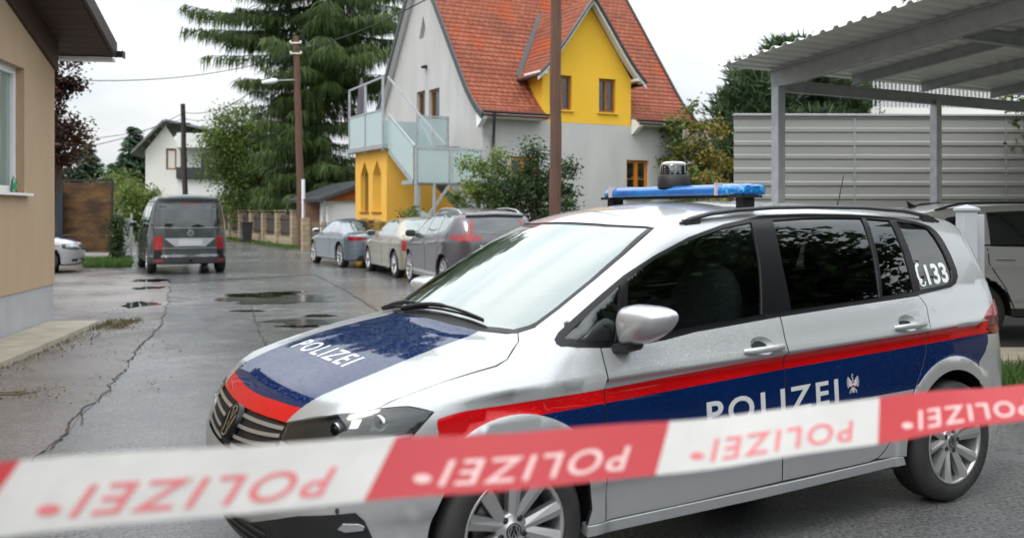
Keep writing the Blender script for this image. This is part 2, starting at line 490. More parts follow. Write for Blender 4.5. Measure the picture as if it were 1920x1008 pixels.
# ------------------------------------------------------------------ wheels
def make_wheel(parent, loc, r, rim, wd, spokes, M, side=1, hub_detail=True, twist=.22):
    wh = empty('wheel', loc, parent=parent)
    RX = Matrix.Rotation(R(-90) * side, 4, 'X')    # the wheel's outer face looks along +y times side
    t = MB()
    e = wd / 2
    t.lathe([(rim * .98, -e * .9), (rim + .01, -e), (r - .035, -e * 1.02), (r - .008, -e * .80), (r, -e * .55), (r, e * .55), (r - .008, e * .80), (r - .035, e * 1.02), (rim + .012, e), (rim * .985, e * .88)], 48, RX)
    for q in (-.36, 0, .36):                        # grooves in the tread
        t.lathe([(r + .0015, e * q - .004), (r + .0015, e * q + .004)], 48, RX, m=1)
    t.build('tyre', [M['tyre'], M['black']], wh)
    m = MB()
    m.lathe([(rim * 1.0, e * .93), (rim * .99, e * .97), (rim * .945, e * .95), (rim * .93, e * .80), (rim * .90, -e * .8)], 48, RX)
    m.lathe([(rim * .92, -e * .1), (0.01, -e * .1)], 32, RX, m=1)
    m.lathe([(rim * .62, -e * .02), (rim * .60, e * .08), (rim * .2, e * .08), (.01, e * .08)], 40, RX, m=2)
    m.lathe([(rim * .32, e * .3), (rim * .31, e * .66), (rim * .27, e * .72), (rim * .16, e * .72), (rim * .15, e * .78), (.005, e * .78)], 32, RX)
    n = spokes
    for i in range(n):
        a = 2 * math.pi * (i + .5) / n
        a0 = a
        if twist:                                   # spokes in pairs
            k = 1 if i % 2 else -1
            a = 2 * math.pi * ((i // 2) * 2 + 1) / n + k * (math.pi / n * .92)
            a0 = 2 * math.pi * ((i // 2) * 2 + 1) / n + k * (math.pi / n * (1 - twist * 2.2))
        p0 = Vector((math.cos(a0) * rim * .24, math.sin(a0) * rim * .24, e * .62))
        p1 = Vector((math.cos(a) * rim * .945, math.sin(a) * rim * .945, e * .88))
        d = (p1 - p0).normalized(); s = d.cross(Vector((0, 0, 1))).normalized()
        w0, w1 = rim * (.19 if n <= 10 else .10), rim * (.27 if n <= 10 else .12)
        vs = [p0 + s * w0 / 2, p0 - s * w0 / 2, p1 - s * w1 / 2, p1 + s * w1 / 2]
        mid = [(p0 * (1 - f) + p1 * f) + Vector((0, 0, .012)) for f in (.0, 1.)]
        vs += [mid[0], mid[1]]
        vs += [v - Vector((0, 0, .035)) for v in vs[:4]]
        m.add([RX @ v for v in vs], [(0, 4, 5, 3), (4, 1, 2, 5), (1, 7, 8, 2), (6, 0, 3, 9)])
    if hub_detail:
        for i in range(5):
            a = 2 * math.pi * (i + .25) / 5
            Tm = RX @ Matrix.Translation((math.cos(a) * .056, math.sin(a) * .056, 0))
            m.lathe([(.013, e * .70), (.013, e * .735), (.002, e * .735)], 10, Tm, m=1)
    rm = m.build('rim', [M['alloy'], M['black'], M['disc']], wh)
    cap = MB()
    cap.lathe([(.034, e * .76), (.033, e * .80), (.001, e * .80)], 24, RX, m=0)
    if hub_detail:
        V, T = stroke_geo(roundel(.028), .0042)
        cap.add([RX @ Vector((a, b * side * side, e * .806)) for a, b in V], [tuple(x) for x in T], 1)
    cap.build('hub_cap', [M['black_gloss'], M['alloy']], rm)
    return wh
def copy_tree(o, parent=None):
    c = o.copy(); COL.objects.link(c); c.parent = parent
    for ch in list(o.children): copy_tree(ch, c)
    return c
M = {}
def paint(name, c, metal=0.0, rough=.35, coat=1.0, drops=.5, spec=.5, cscale=95):
    """lacquer with beads of rain standing on it"""
    m, N, L, b = new_mat(name)
    b.inputs['Base Color'].default_value = rgb(c); b.inputs['Metallic'].default_value = metal; b.inputs['Roughness'].default_value = rough
    b.inputs['Coat Weight'].default_value = coat; b.inputs['Coat Roughness'].default_value = .02
    b.inputs['Specular IOR Level'].default_value = spec
    tc = N.new('ShaderNodeTexCoord')
    if drops:
        hs = []
        for sc, th in ((cscale, .62), (cscale * 2.1, .55)):
            v = N.new('ShaderNodeTexVoronoi'); v.inputs['Scale'].default_value = sc
            L.new(tc.outputs['Object'], v.inputs['Vector'])
            q = N.new('ShaderNodeMapRange'); q.inputs[1].default_value, q.inputs[2].default_value = .05, .34; q.inputs[3].default_value, q.inputs[4].default_value = 1, 0
            L.new(v.outputs['Distance'], q.inputs[0])
            sp = N.new('ShaderNodeSeparateColor'); L.new(v.outputs['Color'], sp.inputs[0])
            g = N.new('ShaderNodeMath'); g.operation = 'GREATER_THAN'; g.inputs[1].default_value = th; L.new(sp.outputs[0], g.inputs[0])
            k = N.new('ShaderNodeMath'); k.operation = 'MULTIPLY'; L.new(q.outputs[0], k.inputs[0]); L.new(g.outputs[0], k.inputs[1])
            hs.append(k)
        a = N.new('ShaderNodeMath'); a.operation = 'ADD'; L.new(hs[0].outputs[0], a.inputs[0]); L.new(hs[1].outputs[0], a.inputs[1])
        bp = N.new('ShaderNodeBump'); bp.inputs['Strength'].default_value = drops; bp.inputs['Distance'].default_value = .0025
        L.new(a.outputs[0], bp.inputs['Height'])
        L.new(bp.outputs[0], b.inputs['Coat Normal']); L.new(bp.outputs[0], b.inputs['Normal'])
    return m

M['silver'] = paint('silver lacquer', (.45, .465, .47), metal=.45, rough=.34, drops=.30)
M['blue'] = paint('police blue foil', (.0012, .014, .072), rough=.5, drops=.3, spec=0.0)
M['red'] = paint('police red foil', (.50, .003, .005), rough=.5, drops=.3, spec=0.0)
M['white_foil'] = mat('white reflective foil', (.74, .76, .76), .35, coat=.4)
M['grey_foil'] = mat('light grey reflective foil', (.56, .57, .57), .4, coat=.3)
M['black'] = mat('black plastic', (.012, .012, .013), .55, bump=.05, bscale=300)
M['satin'] = mat('satin black rail', (.03, .032, .035), .38)
M['black_gloss'] = mat('gloss black', (.005, .005, .006), .3, coat=.0, spec=.35)
M['tyre'] = mat('tyre rubber', (.018, .018, .019), .7, c2=(.035, .034, .032), scale=9)
M['alloy'] = mat('alloy silver', (.50, .50, .50), .32, metal=.75, coat=.3)
M['disc'] = mat('brake steel', (.22, .21, .20), .45, metal=.8)
M['chrome'] = mat('chrome', (.76, .77, .78), .22, metal=1.0)
M['glass_clear'] = glass_mat('windscreen with painted sky sheen', (.50, .58, .55), .02, see=.70, base=(.46, .58, .54), boost=2.1)  # pale diffuse base makes up for missing sky reflection
M['glass_front'] = glass_mat('door glass', (.62, .72, .68), .015, boost=1.15)
M['glass_dark'] = glass_mat('privacy glass', (.08, .085, .09), .02, boost=1.1)
M['lens'] = glass_mat('clear lens', (.86, .88, .89), .0, boost=.9)
M['tail'] = mat('red lens', (.34, .004, .006), .2, coat=.5, c2=(.16, .003, .004), scale=22)
M['tail_white'] = mat('pale lens', (.6, .5, .48), .15, coat=1.0)
M['mirror'] = mat('mirror glass', (.8, .82, .84), .02, metal=1.0)
M['cloth'] = mat('seat cloth', (.035, .037, .04), .9, c2=(.05, .05, .055), scale=40)
M['pale_trim'] = mat('pale roof lining', (.42, .43, .40), .9)
M['dash'] = mat('dashboard', (.022, .022, .024), .75)
M['plate'] = mat('number plate', (.42, .43, .44), .5)
M['reflector'] = mat('lamp reflector', (.62, .64, .66), .22, metal=.9)
M['lamp_dark'] = mat('lamp bezel', (.03, .033, .036), .3, coat=.5)

M['bar_blue'] = mat('blue lens', (.006, .10, .36), .16, coat=.6, c2=(.01, .16, .48), scale=14, detail=2)
M['bar_led'] = mat('blue lens over lamps', (.006, .13, .46), .12, coat=.7, c2=(.05, .45, .66), scale=55, detail=2, ramp=(.5, .68))
M['beacon_clear'] = glass_mat('clear dome', (.80, .82, .83), .02)

# ------------------------------------------------------------------ the ground, wet from rain
def asphalt(name, c, c2, rough=.34, rvar=.14, wet=.5, spots=.75, film=.30):
    m, N, L, b = new_mat(name)
    tc = N.new('ShaderNodeTexCoord')
    def noise(sc, det=6, ro=.6):
        n = N.new('ShaderNodeTexNoise'); n.inputs['Scale'].default_value = sc; n.inputs['Detail'].default_value = det; n.inputs['Roughness'].default_value = ro
        L.new(tc.outputs['Object'], n.inputs['Vector']); return n
    def rng_(src, a, b_, c_, d):
        q = N.new('ShaderNodeMapRange'); q.inputs[1].default_value, q.inputs[2].default_value, q.inputs[3].default_value, q.inputs[4].default_value = a, b_, c_, d
        L.new(src, q.inputs[0]); return q.outputs[0]
    def mul(a, b_):
        q = N.new('ShaderNodeMath'); q.operation = 'MULTIPLY'; L.new(a, q.inputs[0]); L.new(b_, q.inputs[1]); return q.outputs[0]
    big, mid, fine, grit = noise(.38, 8, .62), noise(3.2, 6, .65), noise(42, 3, .75), noise(130, 2, .7)
    r1 = N.new('ShaderNodeValToRGB'); r1.color_ramp.elements[0].color, r1.color_ramp.elements[1].color = rgb(c), rgb(c2)
    r1.color_ramp.elements[0].position, r1.color_ramp.elements[1].position = .36, .64
    L.new(big.outputs[0], r1.inputs[0])
    k = mul(rng_(fine.outputs[0], .30, .70, 1 - spots, 1 + spots), rng_(mid.outputs[0], .3, .7, .82, 1.16))
    k = mul(k, rng_(grit.outputs[0], .3, .7, .72, 1.28))
    mlt = N.new('ShaderNodeVectorMath'); mlt.operation = 'SCALE'; L.new(r1.outputs[0], mlt.inputs[0]); L.new(k, mlt.inputs['Scale'])
    L.new(mlt.outputs[0], b.inputs['Base Color'])
    ad0 = N.new('ShaderNodeMath'); ad0.operation = 'ADD'; L.new(rng_(big.outputs[0], .38, .62, rough - rvar, rough + rvar), ad0.inputs[0]); L.new(rng_(mid.outputs[0], .3, .7, -.07, .07), ad0.inputs[1])
    b.inputs['Roughness'].default_value = .75; b.inputs['Specular IOR Level'].default_value = .15
    L.new(ad0.outputs[0], b.inputs['Coat Roughness']); b.inputs['Coat IOR'].default_value = 1.5      # a film of rain
    L.new(rng_(big.outputs[0], .30, .60, wet - .25, wet + .25), b.inputs['Coat Weight'])
    ad = N.new('ShaderNodeMath'); ad.operation = 'ADD'; L.new(fine.outputs[0], ad.inputs[0]); L.new(grit.outputs[0], ad.inputs[1])
    for st_, inp in ((.5, 'Normal'), (film, 'Coat Normal')):
        bp = N.new('ShaderNodeBump'); bp.inputs['Strength'].default_value = st_; bp.inputs['Distance'].default_value = .005
        L.new(ad.outputs[0], bp.inputs['Height']); L.new(bp.outputs[0], b.inputs[inp])
    return m
M['asphalt'] = asphalt('wet asphalt', (.092, .093, .094), (.128, .128, .126), .22, .08, .85)
M['asphalt_old'] = asphalt('old worn asphalt', (.112, .099, .094), (.165, .145, .135), .30, .10, .55, .6, .24)
M['asphalt_new'] = asphalt('smooth dark asphalt', (.085, .086, .087), (.115, .115, .113), .20, .07, .9)
M['water'] = mat('standing water', (.012, .012, .010), .02, spec=.6)
M['soil'] = mat('soil', (.05, .04, .028), .95, c2=(.09, .075, .05), scale=6, bump=.6, bscale=30)
M['meadow'] = mat('lawn ground', (.035, .055, .015), .95, c2=(.06, .09, .03), scale=3, bump=.5, bscale=20)
M['concrete'] = mat('concrete', (.30, .265, .20), .8, c2=(.40, .36, .28), scale=3, bump=.25, bscale=40)
M['joint'] = mat('crack filler', (.058, .055, .050), .9)
def sheet(name, pts, z, m, kind='structure', h=None, label=None, cat=None):
    b = MB()
    V, T = cdt([(p[0], p[1]) for p in pts], h or 500, grid=bool(h))
    b.add([(x, y, z) for x, y in V], [tuple(t) for t in T])
    o = b.build(name, m); tag(o, label, cat, kind=kind)
    for p in o.data.polygons:
        if p.normal.z < 0: o.data.flip_normals(); break
    return o
sheet('ground', [(-700, -500), (700, -500), (700, 900), (-700, 900)], -.012, M['meadow'])
rng = random.Random(5)
def GP(px, py): p = ground_at(px, py); return (p.x, p.y)
def wobble(pl, amp, step=.35, seed=1):
    r = random.Random(seed); d = dense(pl, step, False)
    return [(p[0] + r.uniform(-amp, amp), p[1] + r.uniform(-amp, amp)) for p in d]
# street: comes from behind the camera, runs up the picture and bends left
road = [(-40, -30), (30, -30), (30, 9.2), (5.2, 9.2), (2.6, 13.0), (1.4, 17.5), (-.6, 22.3), (-3.0, 26.5), (-8.2, 39.5), (-16, 53), (-32, 84), (-40, 80), (-23, 50), (-17, 38), (-14, 29.5), (-40, 29.5)]
sheet('road', road, 0, M['asphalt'])
edge = [GP(40, 905), GP(85, 850), GP(150, 778), GP(205, 730), GP(245, 668), GP(270, 640), GP(292, 618), GP(302, 600), GP(312, 575), GP(317, 556), GP(318, 536)]
lp = wobble(edge, .03, .3, 3)
forecourt = [(-12, 1.0), (-2.3, 1.0), (-2.45, 3.0)] + lp + [(-7.4, 20.6), (-9.3, 23.5), (-12.0, 27.0), (-14.3, 28.4), (-30, 28.4), (-30, 1)]
sheet('driveway', forecourt, .004, M['asphalt_old'])
patch_o = [GP(318, 531), GP(430, 524), GP(590, 515), GP(640, 540), GP(690, 570), GP(735, 598), (-1.2, 12.5), (.6, 16.5), (-1.2, 20.2), (-3.4, 24.5), (-8.5, 36), (-13, 43), (-15.5, 40), (-12.5, 33), (-10.5, 27.5)]
sheet('road_surface', patch_o, .004, M['asphalt_new'])
def crack(pl, wd, seed, z=.009, amp=.03, twigs=0, step=.07):
    """a broken, ragged joint: many short pieces of uneven width, with side cracks"""
    r = random.Random(seed); q = []; o_ = 0
    for p in dense(pl, step, False):
        o_ = .82 * o_ + r.uniform(-amp, amp); q.append((p[0] + o_ + r.uniform(-amp, amp) * .25, p[1] + r.uniform(-amp, amp) * .25))
    b = MB(); run = []
    k = wd
    def flush():
        n = len(run)
        if n > 1: b.add([x[0] for x in run] + [x[1] for x in run], [(i, i + 1, n + i + 1, n + i) for i in range(n - 1)])
    for i, p in enumerate(q):
        a_, c = q[max(i - 1, 0)], q[min(i + 1, len(q) - 1)]
        t = Vector((c[0] - a_[0], c[1] - a_[1])).normalized(); n = Vector((-t.y, t.x)); k = min(wd * 1.5, max(wd * .12, k * r.uniform(.6, 1.62)))
        run.append(((p[0] + n.x * k * r.uniform(.6, 1), p[1] + n.y * k * r.uniform(.6, 1), z), (p[0] - n.x * k * r.uniform(.6, 1), p[1] - n.y * k, z)))
        if r.random() < .05: flush(); run = []
    flush()
    o = b.build('road_crack', M['joint'], kind='structure')
    if o.data.polygons[0].normal.z < 0: o.data.flip_normals()
    for j in range(twigs):
        i = r.randrange(3, len(q) - 3); a_ = r.uniform(0, 6.28); L_ = r.uniform(.15, .5)
        crack([q[i], (q[i][0] + math.cos(a_) * L_, q[i][1] + math.sin(a_) * L_)], wd * .4, seed * 31 + j, z + .0006 * (j % 3 + 1), amp * .8)
crack(edge, .009, 11, amp=.022, twigs=12)
crack([GP(318, 531), GP(430, 524), GP(590, 515)], .03, 12, amp=.012, step=.2)
crack([GP(590, 515), GP(640, 540), GP(690, 570), GP(745, 604)], .014, 13, amp=.010)
crack([GP(470, 575), GP(485, 610), GP(500, 650)], .008, 14, amp=.02, twigs=3)
crack([GP(330, 505), GP(400, 508), GP(470, 503)], .02, 16, amp=.015)
crack([(.4, 3.1), (1.3, 3.4), (2.0, 3.3), (2.8, 3.9)], .006, 15, amp=.012)
def puddle(c, a, b_, seed, rot=0, z=.0075):
    r = random.Random(seed); n = 40; f = [r.uniform(-1, 1) for _ in range(10)]
    pts = []
    for i in range(n):
        t = 6.28319 * i / n
        k = 1 + .16 * f[0] * math.sin(2 * t + f[1] * 3) + .17 * f[2] * math.sin(3 * t + f[3] * 3) + .13 * math.sin(5 * t + f[4] * 3) + .09 * math.sin(9 * t + f[5] * 3) + .05 * math.sin(14 * t + f[6] * 3)
        x, y = a * k * math.cos(t), b_ * k * math.sin(t)
        pts.append((c[0] + x * math.cos(rot) - y * math.sin(rot), c[1] + x * math.sin(rot) + y * math.cos(rot)))
    sheet('puddle', pts, z, M['water'])
puddle(GP(488, 553), .66, .52, 1, -.1); puddle(GP(545, 548), .26, .22, 8)
puddle(GP(262, 571), .27, .50, 2); puddle(GP(284, 526), .42, .45, 3); puddle(GP(279, 540), .28, .40, 4)
puddle(GP(600, 592), .22, .16, 5); puddle(GP(465, 583), .25, .12, 6); puddle(GP(22, 738), .16, .10, 7)
puddle(GP(560, 612), .30, .10, 9)
M['damp'] = asphalt('soaked asphalt', (.040, .041, .040), (.060, .060, .058), .10, .05, .95, .3, .05)
puddle(GP(520, 560), 1.1, .85, 21, .2, .006); puddle(GP(590, 603), .75, .32, 22, .1, .006)
for o in list(COL.objects)[-2:]: o.data.materials[0] = M['damp']; o.name = 'damp_patch'

# ------------------------------------------------------------------ materials of buildings
M['render_beige'] = mat('beige roughcast', (.405, .288, .18), .9, c2=(.45, .325, .208), scale=1.5, stretch=(1, 1, .3), bump=.35, bscale=55)
M['plinth'] = mat('grey plinth', (.345, .35, .36), .85, c2=(.40, .405, .41), scale=2.5, bump=.12, bscale=50)
M['brown_wood'] = mat('dark stained boards', (.040, .020, .013), .6, c2=(.062, .032, .02), scale=2, stretch=(.4, 14, 14))
M['brown_metal'] = mat('dark brown sheet metal', (.022, .017, .015), .45)
M['white_pvc'] = mat('white window plastic', (.78, .79, .79), .35)
M['pane'] = glass_mat('window pane', (.3, .3, .3), .0, see=.0, base=(.015, .017, .018))
M['pane_pale'] = glass_mat('frosted pane', (.3, .3, .3), .05, see=.0, base=(.20, .27, .25))
M['wall_grey'] = mat('light grey render', (.44, .436, .426), .9, c2=(.50, .495, .483), scale=1.6, stretch=(1, 1, .22), bump=.15, bscale=30)
M['wall_yellow'] = mat('yellow render', srgb(232, 184, 54), .9, c2=srgb(226, 178, 50), scale=.8, bump=.15, bscale=30)
M['wall_white'] = mat('white render', (.78, .79, .78), .9, c2=(.83, .83, .82), scale=.5)
M['wall_cream'] = mat('cream render', (.76, .75, .70), .9, c2=(.82, .80, .76), scale=.5)
M['sheet_dark'] = mat('dark grey sheet metal', (.045, .048, .052), .45)
M['brown_frame'] = mat('brown window frame', srgb(122, 74, 30), .5, c2=srgb(140, 88, 38), scale=8)
M['orange_frame'] = mat('oak window frame', srgb(184, 106, 24), .5, c2=srgb(200, 122, 34), scale=8)
M['galv'] = mat('galvanised steel', (.36, .38, .40), .48, metal=.5, c2=(.46, .48, .50), scale=9)
M['galv_dark'] = mat('weathered steel beam', (.30, .315, .325), .5, metal=.3, c2=(.38, .395, .405), scale=6)
M['glass_panel'] = glass_mat('frosted balcony glass', (.66, .78, .78), .16, see=.36, base=(.58, .70, .70), boost=.8)
M['roof_grey'] = mat('grey roof tiles', (.14, .14, .145), .7, c2=(.20, .20, .20), scale=3, bump=.3, bscale=8)
M['roof_brown'] = mat('brown roof tiles', (.10, .075, .065), .8, c2=(.16, .12, .10), scale=3)
def tile_mat(name, ax):
    m, N, L, b = new_mat(name)
    tc = N.new('ShaderNodeTexCoord'); sp = N.new('ShaderNodeSeparateXYZ'); L.new(tc.outputs['Object'], sp.inputs[0])
    cb = N.new('ShaderNodeCombineXYZ'); L.new(sp.outputs[ax], cb.inputs[0]); L.new(sp.outputs[2], cb.inputs[1])
    br = N.new('ShaderNodeTexBrick'); br.inputs['Scale'].default_value = 1.0
    br.inputs['Brick Width'].default_value, br.inputs['Row Height'].default_value = .20, .158
    br.inputs['Mortar Size'].default_value = .012; br.inputs['Mortar Smooth'].default_value = .6; br.inputs['Bias'].default_value = .0
    br.inputs['Color1'].default_value = rgb(srgb(134, 75, 55)); br.inputs['Color2'].default_value = rgb(srgb(150, 90, 70)); br.inputs['Mortar'].default_value = rgb(srgb(92, 44, 32))
    L.new(cb.outputs[0], br.inputs['Vector'])
    n1 = N.new('ShaderNodeTexNoise'); n1.inputs['Scale'].default_value = .8; n1.inputs['Detail'].default_value = 8; n1.inputs['Roughness'].default_value = .65; L.new(tc.outputs['Object'], n1.inputs['Vector'])
    r1 = N.new('ShaderNodeValToRGB'); r1.color_ramp.elements[0].position, r1.color_ramp.elements[1].position = .50, .70
    r1.color_ramp.elements[0].color, r1.color_ramp.elements[1].color = (0, 0, 0, 1), (1, 1, 1, 1); L.new(n1.outputs[0], r1.inputs[0])
    mx = N.new('ShaderNodeMix'); mx.data_type = 'RGBA'; L.new(br.outputs[0], mx.inputs[6]); mx.inputs[7].default_value = rgb(srgb(88, 56, 46))
    k = N.new('ShaderNodeMath'); k.operation = 'MULTIPLY'; k.inputs[1].default_value = .75; L.new(r1.outputs[0], k.inputs[0]); L.new(k.outputs[0], mx.inputs[0])
    n2 = N.new('ShaderNodeTexNoise'); n2.inputs['Scale'].default_value = .55; n2.inputs['Detail'].default_value = 4; 
    ofs = N.new('ShaderNodeMapping'); ofs.inputs['Location'].default_value = (7, 3, 1); L.new(tc.outputs['Object'], ofs.inputs[0]); L.new(ofs.outputs[0], n2.inputs['Vector'])
    r2 = N.new('ShaderNodeValToRGB'); r2.color_ramp.elements[0].position, r2.color_ramp.elements[1].position = .54, .66
    r2.color_ramp.elements[0].color, r2.color_ramp.elements[1].color = (0, 0, 0, 1), (1, 1, 1, 1); L.new(n2.outputs[0], r2.inputs[0])
    m2 = N.new('ShaderNodeMix'); m2.data_type = 'RGBA'; L.new(mx.outputs[2], m2.inputs[6]); m2.inputs[7].default_value = rgb(srgb(156, 72, 34))
    k2 = N.new('ShaderNodeMath'); k2.operation = 'MULTIPLY'; k2.inputs[1].default_value = .8; L.new(r2.outputs[0], k2.inputs[0]); L.new(k2.outputs[0], m2.inputs[0])
    L.new(m2.outputs[2], b.inputs['Base Color']); b.inputs['Roughness'].default_value = .8; b.inputs['Specular IOR Level'].default_value = .2
    wv = N.new('ShaderNodeMath'); wv.operation = 'PINGPONG'; wv.inputs[1].default_value = .1; L.new(sp.outputs[ax], wv.inputs[0])
    bp = N.new('ShaderNodeBump'); bp.inputs['Strength'].default_value = .8; bp.inputs['Distance'].default_value = .25; L.new(wv.outputs[0], bp.inputs['Height']); L.new(bp.outputs[0], b.inputs['Normal'])
    return m
M['tiles_x'], M['tiles_y'] = tile_mat('clay tiles on the main roof', 0), tile_mat('clay tiles on the dormer', 1)

def window(parent, o, u, n, w_, h_, fr, fmat, pmat, split=True, bars=0, sill=None, name='window'):
    """casement set back in its opening: o lower left corner on the wall face (local), u along the wall, n outward"""
    o, u, n = Vector(o), Vector(u), Vector(n); z = Vector((0, 0, 1))
    f = MB(); d = o - n * .16
    def P(a, b_, c): return d + u * a + z * b_ + n * c
    def bx(a0, a1, b0, b1, t):
        f.add([P(a0, b0, 0), P(a1, b0, 0), P(a1, b1, 0), P(a0, b1, 0), P(a0, b0, t), P(a1, b0, t), P(a1, b1, t), P(a0, b1, t)], [(0,3,2,1),(4,5,6,7),(0,1,5,4),(1,2,6,5),(2,3,7,6),(3,0,4,7)])
    bx(0, fr, 0, h_, .06); bx(w_ - fr, w_, 0, h_, .06); bx(fr, w_ - fr, 0, fr, .06); bx(fr, w_ - fr, h_ - fr, h_, .06)
    if split: bx(w_ / 2 - fr * .7, w_ / 2 + fr * .7, fr, h_ - fr, .065)
    for k in range(bars):
        zz = h_ * (k + 1) / (bars + 1); bx(fr, w_ - fr, zz - .012, zz + .012, .045)
    ob = f.build(name, fmat, parent)
    g = MB(); g.add([P(fr, fr, .02), P(w_ - fr, fr, .02), P(w_ - fr, h_ - fr, .02), P(fr, h_ - fr, .02)], [(0, 1, 2, 3)])
    pn = g.build('pane', pmat, ob)
    if sill:
        s_ = MB(); q = o
        def Q(a, b_, c): return q + u * a + z * b_ + n * c
        s_.add([Q(a, b_, c) for b_ in (-.05, -.002) for a, c in ((-.06, -.1), (w_ + .06, -.1), (w_ + .06, .06), (-.06, .06))], [(0,3,2,1),(4,5,6,7),(0,1,5,4),(1,2,6,5),(2,3,7,6),(3,0,4,7)])
        s_.build('sill', sill, ob)
    return ob

# ------------------------------------------------------------------ beige house on the left
a9 = R(9.2)
H1 = empty('beige_house', (-6.36, 13.1, 0), a9, label='beige roughcast house with dark wooden eaves and a grey plinth at the left edge', cat='house')
b = MB()
hole = [(-3.0, 1.80), (-1.2, 1.80), (-1.2, 3.37), (-3.0, 3.37)]
ol = [(-14, .56), (0, .56), (0, 3.86), (-7, 6.02), (-14, 3.86)]
wall(b, (0, 0, 0), (0, 1, 0), (0, 0, 1), (1, 0, 0), ol, [hole], .26)
b.add([(0, 0, .56), (-8, 0, .56), (-8, 0, 3.86), (0, 0, 3.86)], [(0, 1, 2, 3)])
b.add([(-8, -14, .0), (-8, 0, 0), (-8, 0, 3.86), (-8, -7, 6.02), (-8, -14, 3.86)], [(0, 1, 2, 3, 4)])
b.add([(0, -14, .56), (-8, -14, .56), (-8, -14, 3.86), (0, -14, 3.86)], [(0, 1, 2, 3)])
b.build('wall', M['render_beige'], H1)
p = MB(); p.box((-8.0, -14, -.05), (-.012, -.012, .56)); p.build('plinth', M['plinth'], H1)
r_ = MB()
r_.prism([(.36, 3.80), (.36, 3.92), (-7, 6.19), (-14.36, 3.92), (-14.36, 3.80), (-7, 6.07)], 0, -8.6, .70)
RF = r_.build('roof', M['brown_wood'], H1)
bd = MB()
for k in range(40):                                # soffit boards run outward under the verge
    y0 = .30 - k * .18; z0 = 3.80 - (y0 - .36) * .3084
    bd.add([(0.05, y0, z0 - .012), (.67, y0, z0 - .012), (.67, y0 - .172, z0 + .041), (.05, y0 - .172, z0 + .041)], [(0, 1, 2, 3)])
    bd.add([(0.05, y0 - .172, z0 + .041), (.67, y0 - .172, z0 + .041), (.67, y0 - .18, z0 + .058), (.05, y0 - .18, z0 + .058)], [(0, 1, 2, 3)])
bd.build('soffit', M['brown_wood'], RF)
vb = MB(); vb.prism([(.02, 3.52), (.02, 3.90), (-7, 6.05), (-14, 3.9), (-14, 3.52), (-7, 5.69)], 0, .003, .045); vb.build('barge_board', M['brown_wood'], RF)
vb = MB(); vb.prism([(.38, 3.78), (.38, 3.99), (-7, 6.27), (-7, 6.05)], 0, .701, .735); vb.prism([(-14.38, 3.78), (-14.38, 3.99), (-7, 6.27), (-7, 6.05)], 0, .701, .735); vb.build('verge_board', M['brown_metal'], RF)
gt = MB(); gp = [(.37 + .075 - .075 * math.cos(R(t)), 3.87 - .075 * math.sin(R(t))) for t in range(0, 181, 20)]
gt.prism(gp + [(y * .98 + .009, z + .008) for y, z in gp[::-1]], 0, -8.5, .80); gt.box((.80, .37, 3.785), (.812, .53, 3.885)); gt.build('gutter', M['brown_metal'], RF)
sh = MB(); sh.box((-.6, .39, 3.745), (.66, .60, 3.785)); sh.build('drip_sheet', M['white_pvc'], RF)
WN = window(H1, (0, -3.0, 1.80), (0, 1, 0), (1, 0, 0), 1.8, 1.57, .085, M['white_pvc'], M['pane_pale'], split=True)
sl = MB(); sl.box((-.26, -3.1, 1.765), (.075, -1.08, 1.797)); sl.build('sill', M['white_pvc'], WN)
# bottle on the window sill
M['pet'] = glass_mat('green bottle', (.55, .80, .68), .03, see=.9, base=(.1, .3, .2)); M['label_green'] = mat('green label', (.04, .30, .14), .5)
M['cap_w'] = mat('bottle cap', (.55, .62, .6), .4)
B1 = empty('water_bottle', H1.matrix_basis @ Vector((-.06, -1.38, 1.7975)), label='small green plastic bottle standing on the white sill of the beige house', cat='bottle')
q = MB(); q.lathe([(.001, .002), (.030, .0), (.033, .012), (.033, .14), (.030, .155), (.014, .185), (.013, .200), (.001, .2)], 20); q.build('bottle_body', M['pet'], B1)
q = MB(); q.lathe([(.0338, .05), (.0338, .115)], 20); q.build('paper_label', M['label_green'], B1)
q = MB(); q.lathe([(.016, .196), (.016, .216), (.001, .216)], 14); q.build('cap', M['cap_w'], B1)
# concrete slabs along the foot of the wall
for i, (y0, y1) in enumerate(((-2.45, -.28), (-4.7, -2.47), (-7.0, -4.72), (-9.3, -7.02), (-11.6, -9.32))):
    k = MB(); k.box((.004, y0, -.02), (.66, y1, .075)); o = k.build('pavement', M['concrete'], kind='structure', bevel=.01)
    o.location = H1.location; o.rotation_euler = H1.rotation_euler

# ------------------------------------------------------------------ the yellow and grey house
H2 = empty('gabled_house', (-.87, 28.0, 0), R(29), label='steep gabled house with grey walls, bright yellow dormer and red tiled roof', cat='house')
GW, FL, ZE, AP = 8.72, 7.55, 4.35, 10.12           # gable width, facade length, eaves height, apex
SL = (AP - ZE - .12) / (GW / 2)
b = MB()
gh = [[(4.24, 3.62), (4.96, 3.62), (4.96, 5.64), (4.24, 5.64)], [(3.08, 3.62), (3.93, 3.62), (3.93, 5.60), (3.08, 5.60)], [(4.05, 7.42), (4.75, 7.42), (4.40, 8.15)]]
wall(b, (0, 0, 0), (0, 1, 0), (0, 0, 1), (-1, 0, 0), [(0, 0), (GW, 0), (GW, ZE), (GW / 2, AP - .12), (0, ZE)], gh, .22)
fh = [[(.95, 2.1), (1.85, 2.1), (1.85, 3.23), (.95, 3.23)], [(5.24, 2.0), (6.14, 2.0), (6.14, 3.23), (5.24, 3.23)]]
wall(b, (0, 0, 0), (1, 0, 0), (0, 0, 1), (0, -1, 0), [(0, 0), (FL, 0), (FL, ZE), (0, ZE)], fh, .22)
b.add([(FL, 0, 0), (FL, GW, 0), (FL, GW, ZE), (FL, GW / 2, AP - .12), (FL, 0, ZE)], [(0, 1, 2, 3, 4)])
